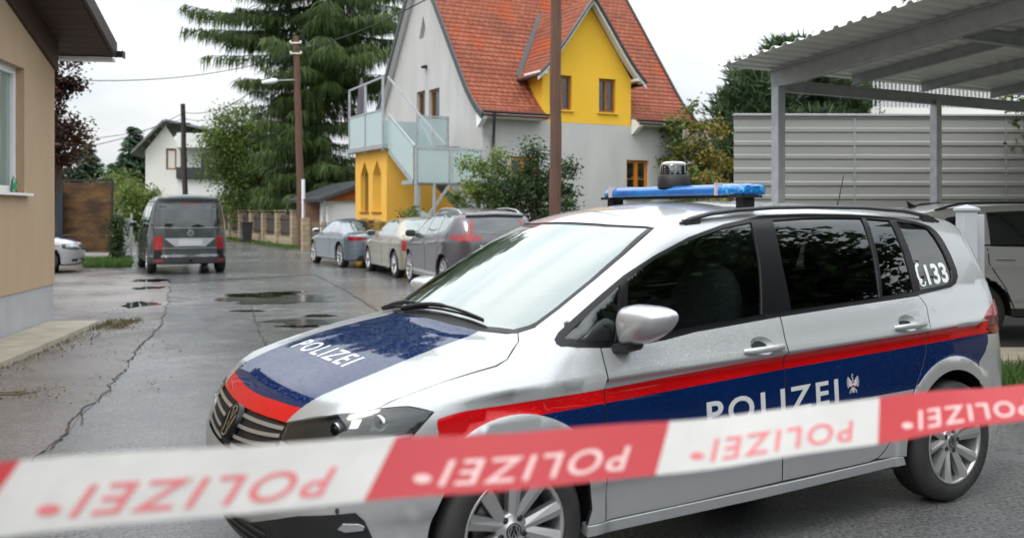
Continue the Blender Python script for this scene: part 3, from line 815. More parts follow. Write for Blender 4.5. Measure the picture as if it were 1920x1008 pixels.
b.add([(0, GW, 0), (FL, GW, 0), (FL, GW, ZE), (0, GW, ZE)], [(0, 1, 2, 3)])
b.add([(4.05, .0, 0)], [])
b.build('wall', M['wall_grey'], H2)
for wx in (.95, 5.24): window(H2, (wx, 0, 2.1 if wx < 2 else 2.0), (1, 0, 0), (0, -1, 0), .9, 1.13 if wx < 2 else 1.23, .09, M['orange_frame'], M['pane'], bars=1, sill=M['wall_grey'])
d0 = window(H2, (0, 4.96, 3.62), (0, -1, 0), (-1, 0, 0), .72, 2.02, .09, M['brown_frame'], M['pane'], split=False, name='balcony_door')
d1 = window(H2, (0, 3.93, 3.62), (0, -1, 0), (-1, 0, 0), .85, 1.98, .09, M['brown_frame'], M['pane'], split=False, name='balcony_door')
k = MB(); k.prism([(4.10, 7.44), (4.70, 7.44), (4.40, 8.08)], 0, .12, .16); k.build('vent', M['wall_grey'], H2)
k = MB(); k.box((-.10, 4.05, 6.35), (0, 4.20, 6.45)); k.tube([(-.05, 4.12, 6.40), (-.22, 3.98, 6.36)], .045, 8); k.build('wall_lamp', M['black'], H2)
# roof: courses of tiles stepped down the slopes, flattening at the eaves
def slope(s):                                      # height of the roof over the plan distance from the facade
    s = s if s <= GW / 2 else GW - s
    return ZE + .10 + SL * s - .0 + (.22 * max(0, .9 - s) ** 2 / .81 if s < .9 else 0)
DX0, DX1, DZ = 2.06, 5.41, 5.86                    # dormer front wall, its eaves height
DC = (DX0 + DX1) / 2; DS = 1.37; DA = DZ + DS * (DX1 - DX0) / 2
t0, t1 = -.22, FL + .42
rt = MB()
for side_ in (0, 1):
    s_ = -.46; rows = []
    while s_ < GW / 2 - .01:
        rows.append(s_); s_ += .125
    rows.append(GW / 2)
    for i in range(len(rows) - 1):
        sa, sb = rows[i], rows[i + 1]
        za, zb = slope(sa) + .055, slope(sb) + .022
        segs = [(t0, t1)]
        if side_ == 0:
            zm = slope((sa + sb) / 2)
            if sa < .02 + 0 and sb > -1: segs = [(t0, DX0 - .04), (DX1 + .04, t1)] if sa > -.5 else segs
            if zm < DZ + .2: segs = [(t0, DX0 - .01), (DX1 + .01, t1)]
            else:
                hw = (DA + .06 - zm) / DS
                if hw > 0: segs = [(t0, DC - hw), (DC + hw, t1)]
        f = (lambda s: s) if side_ == 0 else (lambda s: GW - s)
        for xa, xb in segs:
            rt.add([(xa, f(sa), za), (xb, f(sa), za), (xb, f(sb), zb), (xa, f(sb), zb)], [(0, 1, 2, 3)], 0)
            rt.add([(xa, f(sa), za), (xb, f(sa), za), (xb, f(sa), za - .045), (xa, f(sa), za - .045)], [(0, 1, 2, 3)], 0)
RT = rt.build('roof', M['tiles_x'], H2)
uc = MB()                                          # boarding under the tiles, verge and eaves trim
for f in ((lambda s: s), (lambda s: GW - s)):
    for xa, xb in ((t0 + .02, t1 - .02),):
        prof = [(s, slope(s) - .03) for s in (-.44, -.2, 0, .3, .6, .9, GW / 2)]
        if f(1) == 1:
            for x0, x1 in ((xa, DX0 - .02), (DX1 + .02, xb)):
                for (sa, za), (sb, zb) in zip(prof[:6], prof[1:6]): uc.add([(x0, f(sa), za), (x1, f(sa), za), (x1, f(sb), zb), (x0, f(sb), zb)], [(0, 1, 2, 3)])
            uc.add([(xa, .9, slope(.9) - .03), (DX0, .9, slope(.9) - .03), (DX0, GW / 2, slope(GW / 2) - .03), (xa, GW / 2, slope(GW / 2) - .03)], [(0, 1, 2, 3)])
            uc.add([(DX1, .9, slope(.9) - .03), (xb, .9, slope(.9) - .03), (xb, GW / 2, slope(GW / 2) - .03), (DX1, GW / 2, slope(GW / 2) - .03)], [(0, 1, 2, 3)])
        else:
            for (sa, za), (sb, zb) in zip(prof, prof[1:]): uc.add([(xa, f(sa), za), (xb, f(sa), za), (xb, f(sb), zb), (xa, f(sb), zb)], [(0, 1, 2, 3)])
uc.build('soffit', M['wall_white'], RT)
for x in (t0 - .03, t1 + .03):
    vg = MB()
    for f in ((lambda s: s), (lambda s: GW - s)):
        ps = [(-.46, 0), (-.2, 0), (0, 0), (.3, 0), (.6, 0), (.9, 0), (GW / 2, 0)]
        for (sa, _), (sb, _) in zip(ps, ps[1:]):
            vg.bar((x, f(sa), slope(sa) + .0), (x, f(sb), slope(sb) + .0), .05, .18)
    vg.build('verge', M['sheet_dark'], RT)
for (x0, x1) in ((t0, DX0 - .02), (DX1 + .02, t1)):
    eb = MB(); eb.box((x0 + .05, -.40, ZE - .02), (x1 - .02, -.003, ZE + .10))
    xe = x0 if x0 == t0 else x0
    eb.prism([(-.42, ZE + .12), (-.42, ZE - .06), (-.05, ZE - .30), (-.004, ZE - .30), (-.004, ZE + .2)], 0, xe, xe + .16)
    eb.build('eaves_box', M['wall_white'], RT)
for (x0, x1) in ((t0 - .05, DX0 + .10), (DX1 - .10, t1 + .05)):
    g_ = MB(); gp = [(-.54 + .065 * math.cos(R(t)), ZE + .14 + .065 * math.sin(R(t))) for t in range(180, 361, 20)]
    g_.prism(gp + [(y * .97 - .016, z + .006) for y, z in gp[::-1]], 0, x0, x1)
    g_.box((x0 - .004, -.61, ZE + .06), (x0, -.47, ZE + .15)); g_.box((x1, -.61, ZE + .06), (x1 + .004, -.47, ZE + .15))
    g_.build('gutter', M['sheet_dark'], RT)
dp = MB(); dp.tube([(.12, -.54, ZE + .08), (.12, -.50, ZE - .10), (.30, -.14, ZE - .45), (.32, -.08, ZE - .62), (.32, -.08, .1)], .048, 10); dp.build('downpipe', M['sheet_dark'], H2)
dp = MB(); dp.tube([(FL + .1, -.54, ZE + .08), (FL + .1, -.5, ZE - .1), (FL - .05, -.14, ZE - .45), (FL - .06, -.08, ZE - .6), (FL - .06, -.08, .1)], .045, 10); dp.build('downpipe', M['sheet_dark'], H2)
# dormer
DM = MB()
dwin = [[(2.47, 4.72), (3.13, 4.72), (3.13, 5.80), (2.47, 5.80)], [(4.16, 4.72), (4.82, 4.72), (4.82, 5.80), (4.16, 5.80)]]
wall(DM, (0, -.004, 0), (1, 0, 0), (0, 0, 1), (0, -1, 0), [(DX0, ZE - .02), (DX1, ZE - .02), (DX1, DZ), (DC, DA), (DX0, DZ)], dwin, .20)
for x in (DX0, DX1): DM.add([(x, -.004, ZE - .02), (x, 1.3, ZE - .02), (x, 1.3, DZ), (x, -.004, DZ)], [(0, 1, 2, 3)])
DD = DM.build('dormer', M['wall_yellow'], H2)
for wx in (2.47, 4.16):
    window(DD, (wx, -.004, 4.72), (1, 0, 0), (0, -1, 0), .66, 1.08, .075, M['brown_frame'], M['pane'], bars=1, sill=M['wall_yellow'])
dr = MB()
for sg in (-1, 1):
    k = -.34; rows = []
    while k < (DX1 - DX0) / 2: rows.append(k); k += .12
    rows.append((DX1 - DX0) / 2)
    hz = lambda k: DZ + DS * k + .10 + (.22 * (.5 - k) ** 2 / .7 if k < .5 else 0)
    for ka, kb in zip(rows, rows[1:]):
        xa = DX0 + ka if sg < 0 else DX1 - ka; xb = DX0 + kb if sg < 0 else DX1 - kb
        za, zb = hz(ka) + .045, hz(kb) + .015
        ya, yb = max(.0, (za - ZE - .25) / SL) + .15, max(0, (zb - ZE - .25) / SL) + .15
        dr.add([(xa, -.34, za), (xb, -.34, zb), (xb, yb, zb), (xa, ya, za)], [(0, 1, 2, 3)])
        dr.add([(xa, -.34, za), (xa, ya, za), (xa, ya, za - .04), (xa, -.34, za - .04)], [(0, 1, 2, 3)])
DR = dr.build('dormer_roof', M['tiles_y'], DD)
vg, sf = MB(), MB()
for sg in (-1, 1):
    ks = [-.36, -.2, 0, .25, .5, (DX1 - DX0) / 2 + .02]
    X_ = lambda k: DX0 + k if sg < 0 else DX1 - k
    for ka, kb in zip(ks, ks[1:]):
        vg.bar((X_(ka), -.37, hz(ka) + .0), (X_(kb), -.37, hz(kb) + .0), .05, .15, up=(0, 1, 0))
        sf.add([(X_(ka), -.33, hz(ka) - .055), (X_(kb), -.33, hz(kb) - .055), (X_(kb), .0, hz(kb) - .055), (X_(ka), .0, hz(ka) - .055)], [(0, 1, 2, 3)])
        sf.add([(X_(ka), -.345, hz(ka) - .03), (X_(kb), -.345, hz(kb) - .03), (X_(kb), -.345, hz(kb) - .16), (X_(ka), -.345, hz(ka) - .16)], [(0, 1, 2, 3)])
    x0 = X_(-.30); x1 = X_(.0)
    sf.prism([(min(x0, x1), DZ - .10), (max(x0, x1), DZ - .10), (max(x0, x1), hz(-.15) - .05), (min(x0, x1), hz(-.15) - .05)], 1, -.344, .6)
    g_ = MB(); g_.tube([(X_(-.36), -.30, hz(-.36) - .02), (X_(-.36), .95, hz(-.36) - .02)], .055, 10); g_.build('gutter', M['sheet_dark'], DR)
vg.build('verge', M['sheet_dark'], DR); sf.build('soffit', M['wall_white'], DR)
# lead flashing up the valley between the roofs
vl = MB()
for sg in (-1, 1):
    X_ = lambda k: DX0 + k if sg < 0 else DX1 - k
    p_ = [(X_(k), (hz(k) + .05 - ZE - .14) / SL, hz(k) + .06) for k in (-.30, (DX1 - DX0) / 2)]
    vl.bar(p_[0], p_[1], .16, .03, up=(0, -SL, 1))
vl.build('valley', M['sheet_dark'], DR)

# porch tower with balcony
TW = MB(); tu0, tu1, ts0, ts1, tz = -2.36, 0, 1.73, 4.5, 3.45
pt = lambda c: [(c - .36, 1.55), (c + .36, 1.55), (c + .36, 2.72), (c, 3.15), (c - .36, 2.72)]
wall(TW, (tu0, 0, 0), (0, 1, 0), (0, 0, 1), (-1, 0, 0), [(ts0, 0), (ts1, 0), (ts1, tz), (ts0, tz)], [pt(2.55), pt(3.65)], .16)
TW.add([(tu0, ts0, 0), (-.003, ts0, 0), (-.003, ts0, tz), (tu0, ts0, tz)], [(0, 1, 2, 3)])
TW.add([(tu0, ts1, 0), (-.003, ts1, 0), (-.003, ts1, tz), (tu0, ts1, tz)], [(0, 1, 2, 3)])
M['wall_ochre'] = mat('ochre yellow render', srgb(226, 174, 72), .9, c2=srgb(218, 166, 66), scale=1.4, stretch=(1, 1, .25)); M['porch_pane'] = glass_mat('amber porch pane', (.3, .3, .3), .1, see=.0, base=(.09, .055, .02))
TO = TW.build('porch', M['wall_ochre'], H2)
for c in (2.55, 3.65):
    k = MB(); k.add([(tu0 + .155, a, z) for a, z in pt(c)], [(0, 1, 2, 3, 4)]); k.build('pane', M['porch_pane'], TO)
    k = MB(); k.box((tu0 - .04, c - .40, 1.50), (tu0 + .1, c + .40, 1.548)); k.build('sill', M['brown_frame'], TO)
BL = MB(); BL.box((tu0 - .22, ts0 - .18, tz), (-.004, ts1 + .2, tz + .13)); BL = BL.build('balcony', M['galv_dark'], H2)
def rail_panel(parent, p, q, h0, h1, name='glass_panel'):
    p, q = Vector(p), Vector(q); g = MB(); n = (q - p).cross(Vector((0, 0, 1))).normalized() * .006
    z0, z1 = Vector((0, 0, h0)), Vector((0, 0, h1))
    vs = [p + z0 - n, q + z0 - n, q + z1 - n, p + z1 - n, p + z0 + n, q + z0 + n, q + z1 + n, p + z1 + n]
    g.add(vs, [(0,3,2,1),(4,5,6,7),(0,1,5,4),(1,2,6,5),(2,3,7,6),(3,0,4,7)]); return g.build(name, M['glass_panel'], parent)
def post(parent, p, h, w_=.06, name='post'):
    g = MB(); g.box((p[0] - w_ / 2, p[1] - w_ / 2, p[2]), (p[0] + w_ / 2, p[1] + w_ / 2, p[2] + h)); return g.build(name, M['galv'], parent)
bx, by0, by1, bz = tu0 - .16, ts0 - .10, ts1 + .12, tz + .13
for s_ in (by0, (by0 + by1) / 2, by1): post(BL, (bx, s_, bz - .2), 2.15 if s_ > by0 else 2.25)
rail_panel(BL, (bx, by0 + .05, bz), (bx, (by0 + by1) / 2 - .05, bz), -.05, 1.0)
rail_panel(BL, (bx, (by0 + by1) / 2 + .05, bz), (bx, by1 - .05, bz), -.05, 1.0)
rail_panel(BL, (bx + .05, by1, bz), (-.05, by1, bz), -.05, 1.0)
hr = MB(); hr.bar((bx, by0, bz + 2.0), (bx, by1, bz + 1.92), .05, .05); hr.bar((bx, by0, bz + 1.03), (bx, by1, bz + 1.03), .045, .045); hr.build('handrail', M['galv'], BL)
# outside stair: upper flight, landing past the house corner, lower flight
ST = empty('outside_stair', H2.matrix_basis @ Vector((-2.36, -.5, 0)), R(29), label='steel outside stair with frosted glass sides climbing to the balcony of the gabled house', cat='stair')
def S(u, s, z): return Vector((u + 2.36, s + .5, z))     # house coordinates -> stair coordinates
LZ = 2.45
k = MB()
for i in range(5):
    f = (i + .5) / 5; k.box(S(tu0 + .02, ts0 - .2 - f * 1.85 + .14, tz - f * 1.0 - .02), S(tu0 + .88, ts0 - .2 - f * 1.85 - .14, tz - f * 1.0 + .02))
k.build('tread', M['galv_dark'], ST)
k = MB()
for u in (tu0, tu0 + .9): k.bar(S(u, ts0 - .2, tz - .05), S(u, -.32, LZ - .05), .05, .2)
k.build('stringer', M['galv'], ST)
k = MB(); k.box(S(tu0, -.5, LZ - .12), S(-.29, .55, LZ)); k.build('landing', M['galv_dark'], ST)
rail_panel(ST, S(tu0 - .04, ts0 - .22, tz), S(tu0 - .04, -.40, LZ), .0, .98)
rail_panel(ST, S(tu0 + .05, -.53, LZ), S(-1.36, -.53, LZ), -.08, .86); rail_panel(ST, S(-1.28, -.53, LZ), S(-.32, -.53, LZ), -.08, .86)
rail_panel(ST, S(-.32, -.46, LZ), S(-.32, .5, LZ), -.05, .86)
rail_panel(ST, S(tu0 + .98, ts0 - .10, tz), S(tu0 + 1.95, ts0 - .10, tz), .05, .98)
rail_panel(ST, S(tu0 + .93, ts0 - .3, tz), S(tu0 + .93, .4, LZ + .1), .1, .9)
for u, s, z0, h in ((tu0, -.5, .0, LZ + .95), (tu0 + .12, -.42, 0, LZ + .98), (tu0 + .55, -.5, 0, LZ + 1.35), (-1.32, -.53, LZ - .1, 1.0), (-.30, -.53, 0, LZ + .9), (-.30, .5, 0, LZ + .9), (tu0 + .96, ts0 - .1, tz - .1, 1.15), (tu0 + 1.98, ts0 - .1, tz - .1, 1.15)):
    post(ST, S(u, s, z0), h, .065)
k = MB()
k.bar(S(tu0 - .04, ts0 - .2, tz + 1.02), S(tu0 - .04, -.5, LZ + .95), .05, .05); k.bar(S(tu0 - .04, ts0 - .2, bz + 2.0), S(tu0 + .95, -.4, LZ + 1.0), .05, .05)
k.bar(S(tu0, -.53, LZ + .9), S(-.3, -.53, LZ + .9), .05, .05); k.bar(S(-.3, -.53, LZ + .9), S(-.3, .5, LZ + .9), .05, .05)
k.bar(S(tu0 + .96, ts0 - .1, tz + 1.02), S(tu0 + 1.98, ts0 - .1, tz + 1.02), .05, .05)
k.build('handrail', M['galv'], ST)
k = MB()
for i in range(9):
    f = (i + .5) / 9; k.box(S(-1.25 + f * 2.0 - .14, -.45, LZ - .05 - f * 1.9), S(-1.25 + f * 2.0 + .14, .45, LZ - .02 - f * 1.9))
k.bar(S(-1.25, -.46, LZ - .1), S(.8, -.46, .45), .05, .2); k.bar(S(-1.25, .46, LZ - .1), S(.8, .46, .45), .05, .2)
k.bar(S(tu0 + .05, -.5, 1.0), S(-1.3, -.5, LZ - .1), .05, .08)
k.build('lower_flight', M['galv_dark'], ST)
rail_panel(ST, S(tu0 + .1, -.6, .55), S(-1.5, -.6, .2), .0, 1.05)
# closed parasol on the balcony
PS = empty('closed_parasol', H2.matrix_basis @ Vector((tu0 + .10, 4.2, bz)), label='closed grey parasol standing in the corner of the balcony', cat='parasol')
k = MB(); k.tube([(0, 0, 0), (0, 0, 2.3)], .022, 8); k.lathe([(.20, 0), (.20, .05), (.04, .07)], 16); k.build('pole', M['galv'], PS)
k = MB(); vs, fs = [], []; n_ = 20
for i, (r0, z) in enumerate(((.15, .55), (.19, .75), (.17, 1.2), (.13, 1.6), (.09, 2.0), (.03, 2.28))):
    vs += [((r0 * (1 if j % 2 else .62)) * math.cos(6.28319 * j / n_), (r0 * (1 if j % 2 else .62)) * math.sin(6.28319 * j / n_), z) for j in range(n_)]
for i in range(5): fs += [(i * n_ + j, i * n_ + (j + 1) % n_, (i + 1) * n_ + (j + 1) % n_, (i + 1) * n_ + j) for j in range(n_)]
k.add(vs, fs); k.build('canopy', mat('grey parasol cloth', (.16, .15, .17), .9), PS)

# ------------------------------------------------------------------ garage beyond the porch
GA = empty('garage', at(647, 400, 40) * 1, R(29), label='low garage with a white door and orange boarded fascia left of the yellow porch', cat='garage')
GA.location.z = 0
k = MB(); k.box((-.75, .02, 0), (3, 4, 2.0)); k.build('wall', M['wall_cream'], GA)
k = MB(); k.box((-.55, -.02, .02), (1.6, .017, 1.88)); 
for z in (.45, .9, 1.35): k.box((-.55, -.026, z), (1.6, -.022, z + .02))
k.build('garage_door', M['wall_white'], GA)
k = MB(); k.prism([(-1.0, 2.02), (3.2, 2.02), (3.2, 3.1), (.8, 2.75)], 1, -.18, -.12); k.build('fascia', mat('orange boards', srgb(176, 96, 34), .7, c2=srgb(150, 76, 28), scale=3, stretch=(1, 1, 12)), GA)
k = MB(); k.add([(-1.3, -.5, 2.08), (-1.3, 4.2, 2.08), (.8, 4.2, 2.85), (.8, -.5, 2.85), (3.4, -.5, 3.2), (3.4, 4.2, 3.2)], [(0, 1, 2, 3), (3, 2, 5, 4)]); o = k.build('roof', M['sheet_dark'], GA)
sd = o.modifiers.new('thick', 'SOLIDIFY'); sd.thickness = .14
k = MB(); k.box((-1.05, -.3, 0), (-.93, -.18, 2.05)); k.build('post', M['galv'], GA)

# ------------------------------------------------------------------ white house far left, with a flat modern wing
H3 = empty('white_house', at(333, 395, 60), R(14), label='white house with grey gable roof and a flat modern wing behind the van', cat='house'); H3.location.z = 0
L3 = lambda px: (px - 333) / FOC * 60 / math.cos(R(14))
k = MB(); gx0, gx1 = L3(278), L3(338)
wall(k, (0, 0, 0), (1, 0, 0), (0, 0, 1), (0, -1, 0), [(gx0, 0), (gx1, 0), (gx1, 5.6), (L3(312), 7.0), (gx0, 5.4)], [[(L3(313), 4.2), (L3(331), 4.2), (L3(331), 5.55), (L3(313), 5.55)]], .2)
k.add([(gx0, 0, 0), (gx0, 8, 0), (gx0, 8, 5.4), (gx0, 0, 5.4)], [(0, 1, 2, 3)])
k.build('wall', M['wall_cream'], H3)
window(H3, (L3(313), 0, 4.2), (1, 0, 0), (0, -1, 0), L3(331) - L3(313), 1.35, .1, M['brown_frame'], M['wall_cream'], split=False)
k = MB()
ap = L3(312)
k.add([(gx0 - .75, -.6, 5.15), (ap, -.6, 7.25), (ap, 8.5, 7.25), (gx0 - .75, 8.5, 5.15)], [(0, 1, 2, 3)])
k.add([(ap, -.6, 7.25), (L3(405), -.6, 6.9 - .3), (L3(405), 8.5, 6.6), (ap, 8.5, 7.25)], [(0, 1, 2, 3)])
o = k.build('roof', [M['roof_grey']], H3); sd = o.modifiers.new('thick', 'SOLIDIFY'); sd.thickness = .12
k = MB()
for i in range(5):
    f = i / 4.5; k.box((gx0 - .6 + (ap - gx0 + .6) * f, -.55, 5.0 + 1.98 * f), (gx0 - .5 + (ap - gx0 + .6) * f, .1, 5.14 + 1.98 * f))
k.build('rafter', M['brown_wood'], H3)
k = MB(); x0, x1 = L3(335), L3(455)
k.box((x0, -1.2, 0), (x1, 6, 3.6)); k.box((x0, -1.3, 5.55), (x1, 6, 6.45)); k.box((x0, .8, 4.3), (x0 + .25, 6, 5.55)); k.box((x0 + .25, -.2, 4.3), (x1, 6, 5.55))
k.build('flat_wing', M['wall_white'], H3)
k = MB(); k.box((x0 - .02, -1.45, 3.62), (x1, 6, 4.30)); k.build('balcony_parapet', M['sheet_dark'], H3)
k = MB(); k.box((L3(374), -.26, 4.35), (L3(388), -.21, 5.35)); k.build('window', M['pane'], H3)

# ------------------------------------------------------------------ white house with balcony railings far right, brown roof behind the trees
H4 = empty('balcony_house', at(1757, 300, 34), R(4), label='white house with a railed balcony seen over the metal fence', cat='house'); H4.location.z = 0
xx = lambda px: (px - 1757) / FOC * 34
k = MB(); k.box((xx(1636), .8, 0), (xx(1960), 8, 5.35)); k.box((xx(1700), 3.0, 5.35), (xx(2000), 8, 6.6)); k.build('wall', M['wall_white'], H4)
k = MB(); k.box((xx(1735), .77, 4.9), (xx(1836), .797, 5.25)); k.build('window', mat('brown shutter', (.10, .045, .04), .6), H4)
k = MB()
for i in range(36):
    x = xx(1642) + i * .15; k.box((x - .017, .3, 5.25), (x + .017, .332, 6.35))
k.bar((xx(1640), .31, 6.36), (xx(1925), .31, 6.36), .05, .05); k.bar((xx(1640), .31, 5.3), (xx(1925), .31, 5.3), .05, .05)
k.build('railing', mat('white railing', (.72, .73, .74), .4), H4)
k = MB(); k.box((xx(1636), .25, 5.1), (xx(1960), .78, 5.24)); k.build('balcony', M['wall_cream'], H4)
k = MB(); k.box((xx(1690), .9, 6.75), (xx(2000), 8, 6.95)); k.build('roof', M['sheet_dark'], H4)
H5 = empty('brown_roofed_house', at(1310, 300, 52), R(20), label='house with a brown tiled roof half hidden behind the garden trees', cat='house'); H5.location.z = 0
k = MB(); k.box((-2.5, .3, 0), (3, 8, 4.0)); k.build('wall', M['wall_cream'], H5)
k = MB(); k.add([(-3, 0, 3.6), (3.4, 0, 3.6), (3.4, 4, 7.0), (-3, 4, 7.0)], [(0, 1, 2, 3)]); k.add([(-3, 8, 3.6), (3.4, 8, 3.6), (3.4, 4, 7.0), (-3, 4, 7.0)], [(0, 1, 2, 3)]); k.build('roof', M['roof_brown'], H5)

# ------------------------------------------------------------------ carport and metal fence on the right
CP = empty('carport', (3.25, 11.5, 0), R(29), label='galvanised steel carport with a corrugated roof on the right', cat='carport')
RS = .09                                           # the roof rises towards the street
cz = lambda w_: 3.10 + RS * w_                     # height of the beams, w_ = distance towards the camera
for u, w_, s_ in ((0, 0, .115), (2.93, 0, .105), (5.9, 0, .105), (.0, 5.2, .115), (5.9, 5.2, .115)):
    k = MB(); h = cz(w_) - .02; t = s_ / 2
    k.box((u - t, -w_ - t, 0), (u + t, -w_ + t, h)); k.box((u - t - .05, -w_ - t - .05, .0), (u + t + .05, -w_ + t + .05, .012)); k.build('post', M['galv'], CP)
def ibeam(name, p, q, hh, ww, mm):
    k = MB(); k.bar(p, q, .012, hh - .02); up = Vector((0, 0, 1))
    for s_ in (-1, 1): k.bar(Vector(p) + up * s_ * (hh / 2 - .005), Vector(q) + up * s_ * (hh / 2 - .005), ww, .012)
    return k.build(name, mm, CP)
ibeam('beam', (0, .12, cz(-.12) + .09), (0, -5.6, cz(5.6) + .09), .22, .10, M['galv_dark'])
for u in (1.35, 2.7, 4.2, 5.9): ibeam('beam', (u, .05, cz(-.05) + .16), (u, -5.6, cz(5.6) + .16), .12, .06, M['galv_dark'])
ibeam('beam', (.06, .0, cz(0) - .0), (6.2, .0, cz(0)), .14, .08, M['galv_dark']); ibeam('beam', (.06, -2.45, cz(2.45) + .03), (6.2, -2.45, cz(2.45) + .03), .14, .08, M['galv_dark']); ibeam('beam', (.06, -5.2, cz(5.2)), (6.2, -5.2, cz(5.2)), .14, .08, M['galv_dark'])
k = MB(); n_ = 0; ys = np.arange(.28, -6.0, -.0225); prof = []
for i, y in enumerate(ys):
    ph_ = (i % 8) / 8
    prof.append((y, cz(-y) + .235 + (.030 if ph_ in (0, .125, .25) else .0)))
vs = [(u, y, z) for u in (-.72, 6.6) for y, z in prof]; n_ = len(prof)
k.add(vs, [(i, i + 1, n_ + i + 1, n_ + i) for i in range(n_ - 1)])
o = k.build('corrugated_roof', mat('corrugated sheet', (.68, .69, .64), .42, metal=.15, c2=(.76, .77, .72), scale=2), CP); sd = o.modifiers.new('thick', 'SOLIDIFY'); sd.thickness = .006
MF = empty('metal_fence', (3.47, 14.75, 0), R(1.2), label='tall grey fence of horizontally ribbed sheet metal behind the carport', cat='fence')
k = MB(); prof = []
z = .15
while z < 3.0:
    prof += [(0, z), (0, z + .125), (-.016, z + .146), (-.016, z + .189), (0, z + .2095)]; z += .21
prof.append((0, 3.06))
n_ = len(prof); vs = [(x, y, z) for x in (0, 12) for y, z in prof]
k.add(vs, [(i, i + 1, n_ + i + 1, n_ + i) for i in range(n_ - 1)])
o = k.build('ribbed_sheet', mat('light grey coated sheet', (.265, .27, .255), .45, c2=(.315, .32, .30), scale=1.2, stretch=(.25, 1, 2.2)), MF); sd = o.modifiers.new('thick', 'SOLIDIFY'); sd.thickness = .01; sd.offset = 1
k = MB(); k.box((-.012, -.06, 3.06), (12, .03, 3.085)); k.build('cap_rail', M['galv'], MF)
for x in (1.9, 4.3, 6.7, 9.1):
    k = MB(); k.bar((x, -.020, .16), (x, -.020, 3.04), .035, .004, up=(0, 1, 0)); k.build('sheet_joint', M['galv_dark'], MF)
for i in range(4):
    k = MB(); k.box((.3 + i * 3.2, .02, 0), (.38 + i * 3.2, .10, 3.0)); k.build('post', M['galv'], MF)
# forecourt, kerb and lawn strip by the carport
sheet('carport_floor', [(3.1, 10.3), (14, 10.3), (14, 14.7), (3.1, 14.7)], .004, asphalt('carport floor', (.05, .048, .045), (.075, .07, .066), .45, .1, .3))
k = MB(); k.box((4.4, 9.45, -.05), (12, 10.28, .09)); k.build('kerb', M['concrete'], kind='structure', bevel=.015)
# gate posts
for i, (x, y, s_, h, lb_) in enumerate(((3.58, 7.42, .118, 1.575, 'thicker light grey gate post with a pyramid cap behind the police car'), (3.755, 7.62, .09, 1.545, 'slim flat topped light grey gate post beside the capped one'))):
    T_ = empty('gate_post', (x, y, 0), R(4), label=lb_, cat='post', group='gate posts behind the police car')
    k = MB(); k.box((-s_ / 2, -s_ / 2, 0), (s_ / 2, s_ / 2, h)); k.build('shaft', M['galv_light'] if 'galv_light' in M else M.setdefault('galv_light', mat('grey painted post', (.47, .50, .52), .45)), T_, bevel=.006)
    if i == 0:
        k = MB(); e = s_ / 2 + .012; k.box((-e, -e, h), (e, e, h + .018)); k.add([(-e, -e, h + .018), (e, -e, h + .018), (e, e, h + .018), (-e, e, h + .018), (0, 0, h + .05)], [(0, 1, 4), (1, 2, 4), (2, 3, 4), (3, 0, 4)]); k.build('cap', M['galv_light'], T_)

# ------------------------------------------------------------------ fences, bin and poles along the far side of the street
M['brick_beige'] = None
def brick(name, c1, c2, mo, bw, bh, ax=0):
    m, N, L, b = new_mat(name)
    tc = N.new('ShaderNodeTexCoord'); sp = N.new('ShaderNodeSeparateXYZ'); L.new(tc.outputs['Object'], sp.inputs[0])
    ad = N.new('ShaderNodeMath'); ad.operation = 'ADD'; L.new(sp.outputs[0], ad.inputs[0]); L.new(sp.outputs[1], ad.inputs[1])
    cb = N.new('ShaderNodeCombineXYZ'); L.new(ad.outputs[0], cb.inputs[0]); L.new(sp.outputs[2], cb.inputs[1])
    br = N.new('ShaderNodeTexBrick'); br.inputs['Scale'].default_value = 1; br.inputs['Brick Width'].default_value = bw; br.inputs['Row Height'].default_value = bh; br.inputs['Mortar Size'].default_value = .012
    br.inputs['Color1'].default_value, br.inputs['Color2'].default_value, br.inputs['Mortar'].default_value = rgb(c1), rgb(c2), rgb(mo)
    L.new(cb.outputs[0], br.inputs['Vector']); L.new(br.outputs[0], b.inputs['Base Color']); b.inputs['Roughness'].default_value = .9
    return m
M['brick_beige'] = brick('sandstone blocks', (.30, .235, .15), (.38, .30, .20), (.16, .14, .11), .38, .20)
M['brick_red'] = brick('weathered brick', (.17, .08, .05), (.22, .11, .07), (.10, .07, .055), .25, .08)
M['slat_dark'] = mat('dark brown slats', (.045, .032, .026), .7, c2=(.065, .048, .04), scale=3)
M['pole_wood'] = mat('tarred timber pole', (.085, .042, .028), .8, c2=(.14, .072, .048), scale=3, stretch=(9, 9, .5), bump=.4, bscale=20)
M['pole_dark'] = mat('dark timber pole', (.030, .025, .022), .85, c2=(.05, .042, .036), scale=3, stretch=(9, 9, .5))
fa, fb = Vector((-9.55, 41.6, 0)), Vector((-17.6, 57.4, 0))
fd_ = (fb - fa).normalized(); fz = math.atan2(fd_.y, fd_.x)
SF = empty('garden_fence', fa, fz, label='garden fence of dark slats between sandstone pillars along the far street', cat='fence')
flen = (fb - fa).length; npl = 7
k = MB(); k.box((0, -.12, 0), (flen, .12, .42)); k.build('base_wall', M['brick_beige'], SF)
for i in range(npl):
    x = flen * i / (npl - 1)
    k = MB(); k.box((x - .20, -.21, 0), (x + .20, .21, 1.48 + (.08 if i == 0 else 0))); k.box((x - .24, -.25, 1.56), (x + .24, .25, 1.62)); k.build('pillar', M['brick_beige'], SF)
    if i < npl - 1:
        k = MB(); x1 = flen * (i + 1) / (npl - 1); n_ = 16
        for j in range(n_):
            xa = x + .22 + (x1 - x - .44) * j / n_; k.box((xa, -.02, .45), (xa + (x1 - x - .44) / n_ * .9, .015, 1.40))
        k.box((x + .2, .016, .6), (x1 - .2, .06, .68)); k.box((x + .2, .016, 1.2), (x1 - .2, .06, 1.28)); k.build('slat_panel', M['slat_dark'], SF)
